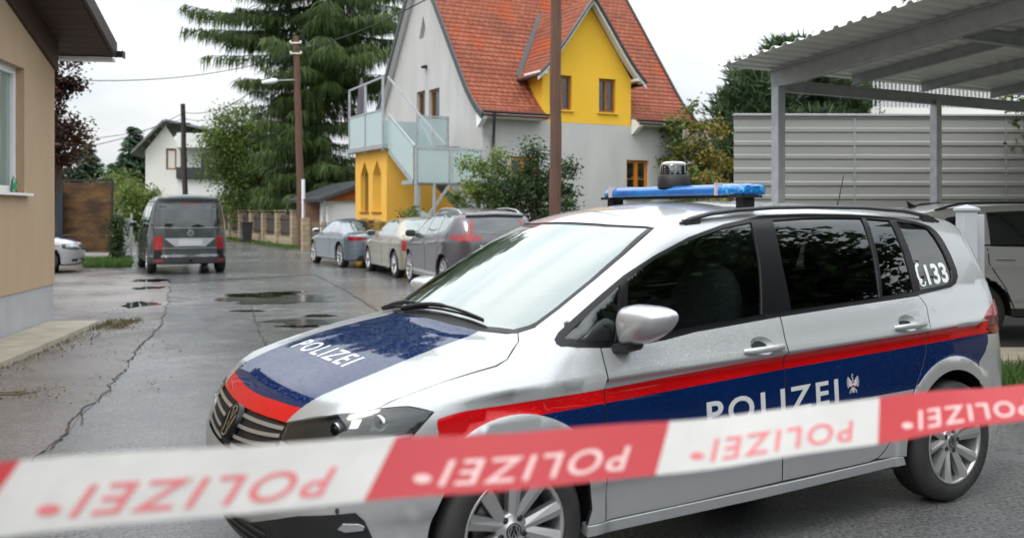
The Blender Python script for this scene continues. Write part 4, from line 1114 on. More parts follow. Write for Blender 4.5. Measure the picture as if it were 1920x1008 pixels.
BW = empty('brick_wall', at(598, 400, 40.6), R(20), label='weathered brick wall between the tall wooden pole and the garage', cat='wall'); BW.location.z = 0
k = MB(); k.box((-.55, 0, 0), (1.0, .25, 1.92)); k.box((-.60, -.04, 1.92), (1.05, .29, 1.98)); k.build('wall', M['brick_red'], BW)
WF = empty('picket_fence', at(606, 400, 37.5), R(28), label='low fence of thin weathered wooden pickets behind the blue coupe', cat='fence'); WF.location.z = 0
k = MB()
for i in range(22): k.box((-.65 + i * .095, -.01, .12), (-.60 + i * .095, .012, 1.14))
k.box((-.7, .013, .35), (1.5, .05, .42)); k.box((-.7, .013, .95), (1.5, .05, 1.02)); k.build('pickets', mat('weathered pale wood', (.22, .19, .13), .9, c2=(.30, .26, .18), scale=5), WF)
for x in (-.72, 1.5):
    k = MB(); k.box((x - .14, -.14, 0), (x + .14, .14, 1.3)); k.build('pillar', M['brick_beige'], WF)
BN = empty('rubbish_bin', at(462, 400, 47.2), R(25), label='dark wheeled rubbish bin standing before the slatted garden fence', cat='bin'); BN.location.z = 0
k = MB(); k.add([(-.2, -.24, .04), (.2, -.24, .04), (.2, .20, .04), (-.2, .20, .04), (-.27, -.30, .98), (.27, -.30, .98), (.27, .27, .98), (-.27, .27, .98)], [(0,3,2,1),(4,5,6,7),(0,1,5,4),(1,2,6,5),(2,3,7,6),(3,0,4,7)]); k.build('container', M['satin'], BN, bevel=.02)
k = MB(); k.box((-.29, -.33, .98), (.29, .30, 1.03)); k.tube([(-.25, .31, 1.0), (.25, .31, 1.0)], .02, 8); k.build('lid', M['satin'], BN, bevel=.015)
for x in (-.22, .22):
    k = MB(); k.tube([(x - .03, .22, .10), (x + .03, .22, .10)], .10, 14); k.build('wheel', M['tyre'], BN)
def pole(base, top, r0, r1, mm, label, bands=()):
    o = empty('utility_pole', base, label=label, cat='pole'); b_ = Vector(base); t_ = Vector(top) - b_
    k = MB(); n_ = 14
    k.tube([t_ * (i / n_) + Vector((math.sin(i * 1.7) * .012, math.cos(i * 2.3) * .012, 0)) for i in range(n_ + 1)], [r0 + (r1 - r0) * i / n_ for i in range(n_ + 1)], 14)
    k.build('shaft', mm, o)
    return o, t_
pb = at(566, 462, 41.2); pb.z = 0; ptp = at(555, 68, 41.2)
UP, tv = pole(pb, ptp, .175, .125, M['pole_wood'], 'tall brown utility pole with a street lamp arm and white cable pipe')
k = MB(); k.tube([(.12, -.20, .05), (.10, -.20, 2.95)], .075, 10); k.build('cable_pipe', M['white_pvc'], UP)
q0 = at(555, 150, 41.2) - pb; q1 = at(520, 151, 40.6) - pb; q2 = at(491, 155, 40.4) - pb
k = MB(); k.tube([q0, q1, q1 + (q2 - q1) * .2], .03, 8); k.build('lamp_arm', M['galv'], UP)
k = MB(); k.tube([q1, q1 + (q2 - q1) * .3, q2], [.08, .12, .06], 10); k.build('street_lamp', M['white_pvc'], UP)
k = MB()
for f in (.965, .915): 
    p_ = tv * f; k.tube([p_ + Vector((-.25, -.12, 0)), p_ + Vector((.25, -.12, 0))], .03, 6); k.lathe([(.03, 0), (.05, .04), (.04, .09), (.02, .1)], 10, Matrix.Translation(p_ + Vector((-.22, -.12, 0)))); k.lathe([(.03, 0), (.05, .04), (.04, .09), (.02, .1)], 10, Matrix.Translation(p_ + Vector((.22, -.12, 0))))
k.build('insulators', M['wall_cream'], UP)
pb2 = at(349, 400, 50); pb2.z = 0
UP2, _ = pole(pb2, at(343, 195, 50), .15, .12, M['pole_dark'], 'dark wooden pole rising before the white house behind the van')
k = MB(); c_ = at(344, 232, 50) - pb2; k.tube([c_ + Vector((-.3, -.1, 0)), c_ + Vector((.4, -.1, 0))], .04, 6); k.build('insulators', M['black'], UP2)
pb3 = Vector(((1041 - 960) / FOC * 20.5, 20.5, 0))
UP3, _ = pole(pb3, (pb3.x + .02, 20.5, 9.5), .135, .105, M['pole_wood'], 'reddish wooden pole before the gabled house, rising out of the picture')
def wire(pts, r=.014, label=''):
    r *= 1.35
    p, q, sag = pts; n_ = 24; k = MB()
    k.tube([p.lerp(q, i / n_) - Vector((0, 0, sag * 4 * (i / n_) * (1 - i / n_))) for i in range(n_ + 1)], r, 5)
    k.build('overhead_cable', M['black'], label=label, cat='cable', group='overhead cables')
wire((at(556, 92, 41.2), at(345, 211, 50), .9), label='sagging cable from the tall brown pole down to the dark pole')
wire((at(556, 110, 41.2), at(345, 222, 50), 1.0), .011, label='thinner lower cable between the tall brown pole and the dark pole')
wire((at(556, 92, 41.2), at(1040, -150, 20.5), .5), .016, label='cable crossing the tall conifer up to the wooden pole by the house')
wire((at(556, 100, 41.2), at(95, 148, 31), .45), .012, label='long cable from the tall brown pole to the left past the maple')
wire((at(345, 211, 50), at(150, 277, 42), .25), .013, label='cable from the dark pole to the left above the conifers')
wire((at(345, 222, 50), at(140, 262, 36), .2), .010, label='lower cable from the dark pole to the left behind the maple')

# ------------------------------------------------------------------ behind the left forecourt: wooden screen, sign, gate
WS = empty('wooden_screen', at(162, 400, 29.6), R(8), label='weathered board screen in a dark frame on a concrete foot beyond the driveway', cat='screen'); WS.location.z = 0
k = MB(); hw = .75
for i in range(4): k.box((-hw, -.02, .28 + i * .55), (hw, .02, .28 + i * .55 + .535))
k.build('boards', mat('stained boards', srgb(56, 38, 22), .8, c2=srgb(108, 76, 38), scale=1.6, stretch=(.8, 1, 2.6), ramp=(.40, .66)), WS)
k = MB(); k.box((-hw - .06, -.045, .2), (-hw - .002, .045, 2.50)); k.box((hw + .002, -.045, .2), (hw + .06, .045, 2.50)); k.box((-hw - .06, -.045, 2.502), (hw + .06, .045, 2.57)); k.build('frame', M['brown_metal'], WS)
k = MB(); k.box((-hw - .5, -.1, -.02), (hw + .1, .1, .198)); k.build('foot', M['concrete'], WS)
SG = empty('sign_panel', at(104, 400, 29.2), R(6), label='dark blue panel with white lettering beside the board screen', cat='sign'); SG.location.z = 0
k = MB(); k.box((-1.3, -.03, .3), (.22, .03, 2.45)); k.build('board', mat('dark blue panel', (.012, .022, .035), .4), SG)
V, T = text_geo('S', .55, .03, 1, h=.2)
k = MB(); k.add([(-.235 + a, -.034, .78 + b_) for a, b_ in V], [tuple(t) for t in T]); k.build('lettering', M['white_foil'], SG)
GT = empty('garden_gate', at(222, 400, 29.8), R(10), label='grey metal garden gate grown over with ivy beside the van', cat='gate'); GT.location.z = 0
k = MB()
for x in (-.02, .36): k.box((x, -.03, 0), (x + .06, .03, 1.5))
k.build('post', M['galv'], GT)
k = MB(); k.box((.05, -.01, .15), (.35, .01, .19)); k.box((.05, -.01, 1.3), (.35, .01, 1.34))
for i in range(6): k.box((.07 + i * .05, -.008, .2), (.085 + i * .05, .008, 1.3))
k.build('leaf', M['galv'], GT)
FG = empty('pale_shed', at(250, 400, 50), R(10), label='small pale shed with a dark roof left of the van in the distance', cat='shed'); FG.location.z = 0
k = MB(); k.box((-.5, 0, 0), (.9, 2, 1.4)); k.build('wall', M['wall_white'], FG)
k = MB(); k.box((-.7, -.2, 1.402), (1.1, 2.2, 1.75)); k.build('roof', M['roof_grey'], FG)

# ------------------------------------------------------------------ the police car in the foreground
bon_ = spl([.95,.83,.76,.6,.4,.2,0,-.12,-.4], [.60,.755,.805,.872,.935,.985,1.025,1.045,1.08])
rof_ = spl([-.5,-.85,-1.1,-1.4,-1.8,-2.4,-3.0,-3.4,-3.7], [1.38,1.525,1.585,1.617,1.63,1.62,1.585,1.54,1.49])
xf_ = spl([.1,.2,.35,.5,.62,.70,.78,.9], [.79,.84,.885,.90,.88,.85,.812,.76])
xr_ = spl([.15,.3,.55,.75,1.0,1.15,1.35,1.5,1.62], [-3.5,-3.58,-3.62,-3.61,-3.57,-3.53,-3.43,-3.36,-3.33])
wp_ = spl([.9,.5,.2,0,-.6,-1.5,-2.4,-2.9,-3.3,-3.7], [.84,.88,.895,.90,.905,.905,.90,.885,.855,.80])
cr_ = spl([.5,-.2,-.9,-2.0,-3.14,-3.6], [.845,.868,.888,.92,.957,.97])
bl_ = spl([.5,-.2,-.8,-1.5,-2.6,-3.2], [.97,1.01,1.036,1.072,1.122,1.16])
pr_ = spl([.1,.2,.3,.42,.48,.60,.75,.82], [-.075,-.050,-.034,-.024,-.004,-.004,-.010,-.012])
AF, AR = (0, .325), (-2.775, .330)                 # wheel centres in side view
def van_side(x, z):
    c, b, wd = cr_(x), bl_(x), wp_(x)
    u = z - c
    f = np.clip((.32 - x) / .5, 0, 1)
    t_ = np.maximum(-u, 0) / .028
    y = wd + np.where(u < 0, pr_(z), pr_(c)) - .026 * t_ * np.exp(1 - t_) * f
    y = y + np.where(u > 0, -.30 * np.maximum(u, 0) - .9 * np.maximum(u, 0) ** 2, 0) * (z < b) + .012 * np.exp(-(u / .05) ** 2) * f
    for ax, az_ in (AF, AR):
        r = np.hypot(x - ax, z - az_)
        y = y + .012 * np.clip((.462 - r) / .02, 0, 1)
    yb = wd + pr_(c) - .30 * np.maximum(b - c, 0) - .9 * np.maximum(b - c, 0) ** 2
    t = z - b
    return np.where(z < b, y, yb - .30 * t - .30 * t * t)
def FP(P):
    x, y, z = P[..., 0], np.abs(P[..., 1]), P[..., 2]
    side = (y - van_side(x, z)) / 1.05
    bz = bon_(x) + .012 - .012 * (y / .6) ** 2 - .55 * np.maximum(y - .66, 0) ** 1.3
    xw = x + .297 * y * y
    ws = 1.03 - xw * .62 - .04 * np.clip(-xw, 0, 2) ** 2
    top = smax(bz, smin(ws, rof_(x) - .055 * (y / .6) ** 2, .05), .03)
    t = (z - top) / np.where(z > 1.09, 1.12, 1.05)
    fr = x - (xf_(z) - .065 * (y / .6) ** 2 - .27 * (np.maximum(y - .56, 0) / .34) ** 2)
    re = xr_(z) + .07 * (y / .6) ** 2 + .18 * (np.maximum(y - .56, 0) / .30) ** 2 - x
    f = smax(side, t, np.where(z > 1.1, .07, .10))
    return smax(smax(f, fr / 1.1, .09), re / 1.1, .10)

TP = empty('police_car', (-.44618, 4.42367, 0), math.pi + .542736, label='silver estate police car with red and blue stripes standing across the street in the foreground', cat='car')
def X3(q, proj):                                   # outline of 3D points -> flat coordinates of a projection
    return [tuple(p) for p in to2(np.array(q, float), proj)]
def on_side(pl, proj=None, off=0):                 # (x, z) outline -> points on the flank -> flat coordinates
    o, d = SIDE.rays(np.array(pl, float)); P = march(o, d, FP, 1.5, 120)
    return P if proj is None else X3(P, proj)
HIGH = Proj((0, 1.5, 1.3), (1, 0, 0), (0, -.6, .8), (0, -.8, -.6))
REAR = rear_proj(-4.4)
REARC = Proj((-4.3, 1.4, 0), (.7071, .7071, 0), (0, 0, 1), (.7071, -.7071, 0))
SA = [(.50,.775),(.352,.796),(.209,.817),(.015,.822),(-.207,.827),(-.438,.836),(-.917,.863),(-1.485,.892),(-2.554,.936),(-3.097,.950),(-3.25,.953)]
SB = [(-.155,.767),(-.430,.780),(-.911,.803),(-1.486,.830),(-2.575,.868),(-3.156,.885)]
SBx = [(.5,.60),(.10,.60),(-.12,.767)] + SB[1:] + [(-3.3,.888)]
SCc = [(.5,.54),(-.43,.555),(-1.5,.61),(-2.1,.64),(-2.4,.645),(-2.9,.66),(-3.3,.67)]
fA, fB, fC = spl(*zip(*SA)), (lambda x: np.interp(-x, [-q[0] for q in SBx], [q[1] for q in SBx])), spl(*zip(*SCc))
def livery(P):                                     # 0 silver, 1 red, 2 blue
    x, z = P[:, 0], P[:, 2]
    r = np.minimum(np.hypot(x - AF[0], z - AF[1]), np.hypot(x - AR[0], z - AR[1]))
    m = np.where(z > fA(x), 0, np.where(z > fB(x), 1, np.where(z > fC(x), 2, 0)))
    m = np.where(r < .456, 0, m)
    return m
LM = [M['silver'], M['red'], M['blue']]
_patch = patch
def car_panel(name, outline, proj, parent, mats=None, cls=None, **k):
    return _patch(name, FP, outline, proj, mats or LM, parent, cls=cls, **k)
# patch() hands flat centroids to cls; turn them back into points of the flank
def on_proj(proj, f):
    def g(c):
        o, d = proj.rays(c); return f(march(o, d, FP, 2.6, 150))
    return g
def arc(c, r, a0, a1, n=18): return [(c[0] + r * math.cos(R(a0 + (a1 - a0) * i / n)), c[1] + r * math.sin(R(a0 + (a1 - a0) * i / n))) for i in range(n + 1)]
def flare(c, a0=0, a1=180): return arc(c, .456, a0, a1, 26)
def both(name, outline, proj, parent, parent_r=None, **k):
    if name in ('door', 'wing', 'body_side'): k['edge'] = M['black']
    return car_panel(name, outline, proj, parent, mirror=parent_r or True, **k)

# --- inner shell: floor pan, wheel wells, everything under the panels
def F_shell(P):
    x, y, z = P[..., 0], np.abs(P[..., 1]), P[..., 2]
    f = FP(P) + .022
    for ax, az_ in (AF, AR):
        f = np.maximum(f, np.minimum(.40 - np.hypot(x - ax, z - az_), y - .60 if False else .40 - np.hypot(x - ax, z - az_)) * (y > .0) if False else np.minimum(.40 - np.hypot(x - ax, z - az_), y - .58))
    f = np.maximum(f, z - np.where(x > -.1, 1.3, np.interp(-x, [.1, .5, 3.2], [1.03, .99, 1.02])))
    return np.maximum(f, .22 - z)
solid('body', F_shell, (-3.7, -1, .14), (1.0, 1, 1.2), .04, M['black'], TP)

# --- bonnet
bf3 = [(.812,0,.741),(.809,.149,.747),(.796,.289,.751),(.774,.453,.757),(.738,.55,.783),(.677,.658,.810),(.603,.73,.830),(.522,.775,.844),(.430,.786,.879),(.277,.789,.916),(.032,.792,.957),(-.028,.779,.979),(-.126,.702,1.034),(-.160,.642,1.060)]
bb3 = [(-.130,.60,1.054),(-.088,.46,1.05),(-.064,.247,1.055),(-.060,0,1.06)]
BON = Proj((1.0, 0, 2.2), (.8, 0, -.6), (0, 1, 0), (-.6, 0, -.8))
bh3 = bf3 + bb3
bonnet_o = X3(bh3 + [(x, -y, z) for x, y, z in bh3[1:-1][::-1]], BON)
by = [(.82,.44),(.765,.464),(.721,.485),(.663,.503),(.55,.520),(.441,.526),(.2,.499),(-.09,.445)]
rx = [(.721,.485),(.735,.40),(.752,.243),(.763,.12),(.766,0)]
rx = rx + [(x, -y) for x, y in rx[::-1][1:]]
fby, frx = spl(*zip(*by)), spl([p[1] for p in rx], [p[0] for p in rx])
def bon_cls(P):
    y = np.abs(P[:, 1])
    return np.where(y > fby(P[:, 0]), 0, np.where(P[:, 0] > frx(P[:, 1]), 1, 2))
def on_top(pl, proj):
    o, d = TOP.rays(np.array(pl, float)); return X3(march(o, d, FP, 2.2, 160), proj)
byl = [(x, float(fby(x))) for x in np.arange(.79, -.09, -.025)]
rxl = [(float(frx(y)), y) for y in np.linspace(.485, -.485, 40)]
bonnet = car_panel('bonnet', bonnet_o, BON, TP, h=.03, lines=[on_top(byl, BON), on_top([(x, -y) for x, y in byl], BON), on_top(rxl, BON)], cls=on_proj(BON, bon_cls), flange=.02, n=140, rng=2.6)
V, T = text_geo('POLIZEI', .14, .012, 1.25)
V = (V - V.min(0)) / (V.max(0) - V.min(0))
lay('lettering', FP, np.stack([.478 - V[:, 1] * .105 + .0 * V[:, 0], -.41 + V[:, 0] * .69], 1), T, TOP, M['white_foil'], bonnet, off=.0009, n=140)

# --- wings, with the joint lines of bonnet, lamp, bumper and door
wing3 = [(.339,.868,.830),(.427,.824,.851),(.522,.779,.845),(.430,.790,.879),(.277,.793,.916),(.032,.797,.956),(-.028,.783,.978),(-.130,.703,1.033),(-.164,.645,1.061),
         (-.190,.665,1.075),(-.230,.69,1.09),(-.290,.770,1.081),(-.290,.782,1.050),(-.290,.806,1.022)]
lowside = [(-.35,1.012),(-.445,1.004),(-.441,.93),(-.436,.832),(-.430,.70),(-.429,.60),(-.434,.45),(-.440,.29),(-.352,.287)] + arc(AF, .372, 176, 33, 30) + [(.318,.60),(.326,.70),(.334,.79)]
wing_o = X3(wing3, HOOD) + on_side(lowside, HOOD)
both('wing', wing_o, HOOD, TP, h=.03, flange=.018, cls=on_proj(HOOD, livery), rng=2.2, n=140,
     lines=[on_side([(x, float(fA(x))) for x in np.arange(.325, -.436, -.02)], HOOD), on_side(dense([(-.12,.767),(-.30,.774),(-.425,.780)], .03, False), HOOD), on_side(flare(AF, 20, 165), HOOD)])

# --- doors
def ell(cx, cz, a, b_, n=24): return [(cx + a * math.cos(6.28319 * i / n), cz + b_ * math.sin(6.28319 * i / n)) for i in range(n)]
fd = [(-.451,1.000),(-.588,.995),(-.797,1.009),(-.968,1.030),(-1.245,1.048),(-1.523,1.066),(-1.502,.976),(-1.490,.90),(-1.480,.803),(-1.472,.70),(-1.470,.614),(-1.474,.45),(-1.480,.302),(-.9,.292),(-.446,.292),(-.440,.45),(-.435,.60),(-.436,.70),(-.442,.832),(-.447,.93)]
rd = [(-1.530,1.066),(-2.028,1.090),(-2.598,1.115),(-2.622,1.062),(-2.583,.974),(-2.566,.90),(-2.552,.835),(-2.480,.713),(-2.393,.592),(-2.340,.50),(-2.288,.423),(-2.230,.352),(-2.173,.318),(-2.10,.306),(-1.487,.302),(-1.481,.45),(-1.477,.614),(-1.479,.70),(-1.487,.803),(-1.497,.90),(-1.509,.976)]
cupF, cupR = ell(-1.345, .949, .072, .040), ell(-2.415, .988, .072, .040)
FD = SIDE.rays
doors = []
stripe_lines = lambda x0, x1: [[(x, float(fA(x))) for x in np.arange(x0, x1, -.03)], [(x, float(fB(x))) for x in np.arange(x0, x1, -.03)], [(x, float(fC(x))) for x in np.arange(x0, x1, -.03)]]
crl = lambda x0, x1: [[(x, float(cr_(x)) + dz) for x in np.arange(x0, x1, -.03)] for dz in (.062, .036, .014, 0.0, -.012, -.028, -.046, -.075)]
for outl, cup, x0, x1, nm in ((fd, cupF, -.42, -1.54, 'f'), (rd, cupR, -1.44, -2.68, 'r')):
    ls = stripe_lines(x0, x1) + crl(x0, x1)
    if nm == 'r': ls.append([p for p in flare(AR, 35, 70)])
    a, b_ = both('door', outl, SIDE, TP, h=.028, flange=.02, holes=[cup], cls=on_proj(SIDE, livery), lines=ls, n=110)
    doors.append((a, b_))
    cx = sum(p[0] for p in cup) / len(cup); cz = sum(p[1] for p in cup) / len(cup)
    # handle: cup and grip
    V2, Tt = cdt(cup, .012)
    o, d = SIDE.rays(V2); P = march(o, d, FP); G = grad(P, FP)
    rr = np.clip(((V2[:, 0] - cx) / .072) ** 2 + ((V2[:, 1] - cz) / .040) ** 2, 0, 1)
    P2 = P - G * (.030 * (1 - rr) ** .6)[:, None]
    for sg, par in ((1, a), (-1, b_)):
        hm = MB()
        hm.add(P2 * (1, sg, 1), [tuple(t) for t in Tt], 0, True)
        x_a, x_b = cx + .128, cx - .130
        q = on_side([(x_a, cz - .016), (x_a - .03, cz - .014), (cx, cz - .011), (x_b + .03, cz - .008), (x_b, cz - .006)])
        out_ = [.004, .022, .034, .024, .006]
        q = [Vector((p[0], (p[1] + e) * sg, p[2])) for p, e in zip(q, out_)]
        hm.tube(q, [.010, .0145, .0155, .0145, .010], 10)
        hm.build('door_handle', M['silver'], par)
V, T = text_geo('POLIZEI', .14, .02, 1.25)
V = (V - V.min(0)) / (V.max(0) - V.min(0))
lx = -.985 - V[:, 0] * .860
lt = np.stack([lx, .612 + V[:, 0] * .026 + V[:, 1] * .116], 1)
split = lt[T].mean(1)[:, 0]
for sg in (1, -1):
    ll = lt if sg == 1 else np.stack([-.985 - .860 - lx, lt[:, 1] * 0 + .612 + (1 - V[:, 0]) * .026 + V[:, 1] * .116], 1)
    if sg == -1: ll[:, 0] = -.985 - (1 - V[:, 0]) * .860
    cxs = ll[T].mean(1)[:, 0]
    for di, (msk) in enumerate((cxs > -1.478, cxs <= -1.478)):
        lay('lettering', FP, ll, T[msk], SIDE if sg == 1 else SIDE_R, M['grey_foil'], doors[di][0 if sg == 1 else 1], off=.001, n=110)
# heraldic eagle: body, wings of feathers, shield
ec = (-1.952, .715)
st = []
for k in range(6):
    a = R(62 - k * 24)
    for sg in (1, -1): st.append([(sg * .006, .010 - k * .004), (sg * (.018 + .014 * math.cos(a)), .012 + .018 * math.sin(a)), (sg * (.030 + .016 * math.cos(a)), .012 + .030 * math.sin(a))])
st += [[(0, .012), (0, .034), (-.010, .040)], [(-.007, .046), (-.002, .050), (.003, .046)], [(0, -.012), (0, -.040)], [(-.004, -.014), (-.010, -.040)], [(.004, -.014), (.010, -.040)], [(-.008, -.018), (-.022, -.030), (-.026, -.042)], [(.008, -.018), (.022, -.030), (.026, -.042)]]
V, T = stroke_geo(st, .0052)
for sg in (1, -1):
    pj = SIDE if sg == 1 else SIDE_R
    eo = lay('emblem', FP, V * (-sg, 1) + ec, T, pj, M['grey_foil'], doors[1][0 if sg == 1 else 1], off=.002, n=110)
    sh = np.array([(-.011, .012), (.011, .012), (.011, -.004), (0, -.016), (-.011, -.004)])
    lay('shield', FP, sh * (sg, 1) + ec, np.array([(0, 1, 2), (0, 2, 4), (2, 3, 4)]), pj, M['red'], eo, off=.0032, n=110)
    lay('shield_bar', FP, np.array([(-.011, .0055), (.011, .0055), (.011, -.0015), (-.011, -.0015)]) * (sg, 1) + ec, np.array([(0, 1, 2), (0, 2, 3)]), pj, M['white_foil'], eo, off=.0044, n=110)

# --- flank behind and above the doors: windscreen pillar, roof edge, rear pillar, rear quarter
trim_top = [(-.276,1.070),(-.415,1.157),(-.53,1.222),(-.657,1.289),(-.854,1.370),(-1.097,1.450),(-1.349,1.508),(-1.640,1.548),(-1.957,1.558),(-2.300,1.554),(-2.650,1.533),(-2.830,1.513),(-2.926,1.487),(-2.965,1.455),(-2.992,1.411),(-3.015,1.323),(-3.023,1.236),(-3.013,1.199),(-2.975,1.166),(-2.920,1.148)]
trim_bot = [(-2.602,1.119),(-2.028,1.093),(-1.527,1.069),(-1.245,1.050),(-.968,1.032),(-.797,1.011),(-.588,.997),(-.445,1.002),(-.34,1.009),(-.262,1.018),(-.247,1.028),(-.248,1.045)]
pillar3 = [(-.227,.679,1.086),(-.341,.685,1.154),(-.542,.677,1.275),(-.730,.650,1.382),(-.944,.588,1.492)]
seam = [(x, .545) for x in (-1.02, -1.2, -1.4, -1.7, -2.0, -2.4, -2.8, -3.1, -3.25)]
o, d = TOP.rays(np.array(seam)); seam3 = march(o, d, FP, 2.0, 140)
rear3 = [(-3.300,.60,1.470),(-3.305,.64,1.400),(-3.320,.70,1.280),(-3.325,.755,1.15),(-3.30,.79,1.062)]
q_low = [(-3.20,1.022),(-3.091,.976),(-3.15,.925),(-3.200,.885),(-3.155,.880),(-3.147,.837),(-3.107,.783),(-3.040,.735)] + arc(AR, .385, 130, -5, 34) + [(-2.30,.303),(-2.176,.312),(-2.235,.347),(-2.294,.419),(-2.346,.497),(-2.399,.589),(-2.487,.711),(-2.558,.835),(-2.572,.90),(-2.589,.974),(-2.628,1.062)]
side_o = X3(pillar3, HIGH) + X3(seam3, HIGH) + X3(rear3, HIGH) + on_side(q_low, HIGH) + on_side(trim_bot[:1], HIGH) + on_side(trim_top[::-1], HIGH)
both('body_side', side_o, HIGH, TP, h=.03, flange=.015, cls=on_proj(HIGH, livery), rng=2.6, n=170,
     lines=[on_side([(x, float(f(x))) for x in np.arange(-2.50, -3.20, -.03)], HIGH) for f in (fA, fB)] + [on_side(flare(AR, 48, 130), HIGH)] + [on_side([(x, float(cr_(x)) + dz) for x in np.arange(-2.52, -3.08, -.03)], HIGH) for dz in (.062, .036, .014, 0.0, -.012, -.028, -.046, -.075)])

# --- roof, windscreen
ws_half = [(-.095,.0),(-.098,.247),(-.112,.46),(-.158,.61),(-.205,.655),(-.238,.672),(-.341,.678),(-.542,.670),(-.730,.643),(-.944,.581),(-.900,.46),(-.868,.33),(-.850,.15),(-.846,0)]
ws_o = ws_half[:-1] + [ws_half[-1]] + [(x, -y) for x, y in ws_half[1:-1][::-1]]
ins = [(-.45 + (x + .45) * .955, y * .965) for x, y in ws_o]
car_panel('windscreen', ws_o, TOP, TP, mats=[M['glass_clear'], M['black_gloss']], h=.04, off=-.004, lines=[ins + ins[:1]], cls=lambda c: np.where(inside(ins, c), 0, 1), flange=.01, n=140, rng=2.0)
rf_half = [(-.851,0),(-.855,.15),(-.873,.33),(-.905,.46),(-.949,.585)] + seam + [(-3.345,.50),(-3.37,.25),(-3.375,0)]
car_panel('roof', rf_half + [(x, -y) for x, y in rf_half[1:-1][::-1]], TOP, TP, mats=[M['silver']], h=.05, n=140, rng=2.0)
car_panel('roof_lining', [(-.98,-.5),(-3.1,-.5),(-3.1,.5),(-.98,.5)], TOP, TP, mats=[M['pale_trim']], h=.12, off=-.045, n=140, rng=2.0)
# wiper well at the foot of the screen
car_panel('wiper_well', [(-.062,.25),(-.09,.45),(-.15,.62),(-.19,.65),(-.21,.66),(-.16,.61),(-.114,.46),(-.10,.247),(-.097,0),(-.10,-.247),(-.114,-.46),(-.16,-.61),(-.24,-.69),(-.15,-.72),(-.06,-.70),(-.05,-.62),(-.09,-.45),(-.062,-.25),(-.058,0)], TOP, TP, mats=[M['black']], h=.04, off=-.003, n=140)
for wpl in ([(-.088,-.34),(-.110,-.05),(-.118,.15),(-.132,.41)], [(-.09,-.60),(-.12,-.50),(-.118,-.30),(-.112,-.10)]):
    o, d = TOP.rays(np.array([tuple(p) for p in dense(wpl, .05, False)])); P = march(o, d, FP, 2.0, 140); G = grad(P, FP)
    wm = MB(); n_ = len(P)
    wm.tube([Vector(p + g * .012) for p, g in zip(P, G)], [.006] * n_, 6)
    wm.tube([Vector(P[i] + G[i] * (.020 + .016 * math.sin(3.14 * i / (n_ - 1)))) for i in range(n_)], [.011 if i < n_ * .55 else .007 for i in range(n_)], 8)
    wm.build('wiper', M['black'], TP)

# --- side windows and their black surround
trim_o = on_side(trim_top, HIGH) + on_side(trim_bot, HIGH)
fq = [(-.622,1.250),(-.471,1.166),(-.311,1.066),(-.287,1.047),(-.40,1.034),(-.530,1.022),(-.58,1.14)]
fdg = [(-.672,1.276),(-.863,1.357),(-1.089,1.431),(-1.338,1.489),(-1.535,1.516),(-1.49,1.32),(-1.411,1.084),(-1.182,1.067),(-.976,1.055),(-.810,1.042),(-.590,1.028),(-.625,1.14)]
rdg = [(-1.685,1.524),(-1.928,1.535),(-2.150,1.537),(-2.370,1.534),(-2.332,1.32),(-2.278,1.121),(-1.933,1.107),(-1.611,1.093),(-1.634,1.302)]
rqg = [(-2.402,1.531),(-2.500,1.526),(-2.596,1.519),(-2.595,1.33),(-2.576,1.139),(-2.302,1.126),(-2.36,1.32)]
qg = [(-2.645,1.514),(-2.784,1.503),(-2.880,1.482),(-2.905,1.462),(-2.930,1.415),(-2.955,1.337),(-2.967,1.238),(-2.958,1.200),(-2.935,1.178),(-2.883,1.163),(-2.627,1.145),(-2.645,1.33)]
gl2 = [on_side(dense(g, .06), HIGH) for g in (fq, fdg, rdg, rqg, qg)]
both('window_trim', trim_o, HIGH, TP, mats=[M['black_gloss']], h=.04, off=.002, holes=gl2, flange=.02, rng=2.6, n=170)
wins = []
for g, mm, par in zip(gl2, ('glass_front', 'glass_front', 'glass_dark', 'glass_dark', 'glass_dark'), (None, doors[0], doors[1], doors[1], None)):
    wins.append(both('window', g, HIGH, TP if par is None else par[0], parent_r=None if par is None else par[1], mats=[M[mm]], h=.05, off=-.006, rng=2.6, n=170))
# the emergency number with a telephone receiver on the rear side glass
V, T = text_geo('133', .14, .03, 1.0)
V = (V - V.min(0)) / (V.max(0) - V.min(0))
ph = []
hs, hT = stroke_geo([[(.012,.062),(-.006,.050),(-.016,.018),(-.016,-.012),(-.008,-.034),(.004,-.046)]], .020)
ht, hT2 = stroke_geo([[(.004,.056),(.020,.062)], [(-.004,-.030),(.012,-.034)]], .018)
cu_, cT = stroke_geo([[(-.018,-.040),(-.010,-.058),(.010,-.066),(.028,-.058),(.036,-.040)]], .010)
PV = np.concatenate([hs, ht, cu_]); PT = np.concatenate([hT, hT2 + len(hs), cT + len(hs) + len(ht)])
for sg in (1, -1):
    base = -2.728 if sg == 1 else -2.942
    g = np.stack([base - sg * V[:, 0] * .200, 1.168 + V[:, 0] * .008 + V[:, 1] * .110], 1)
    lay('lettering', FP, g, T, SIDE if sg == 1 else SIDE_R, M['white_foil'], wins[4][0 if sg == 1 else 1], off=-.004)
    c = (-2.668, 1.226) if sg == 1 else (-3.0, 1.228)
    lay('phone_symbol', FP, PV * (-sg, .92) + c, PT, SIDE if sg == 1 else SIDE_R, M['white_foil'], wins[4][0 if sg == 1 else 1], off=-.004)

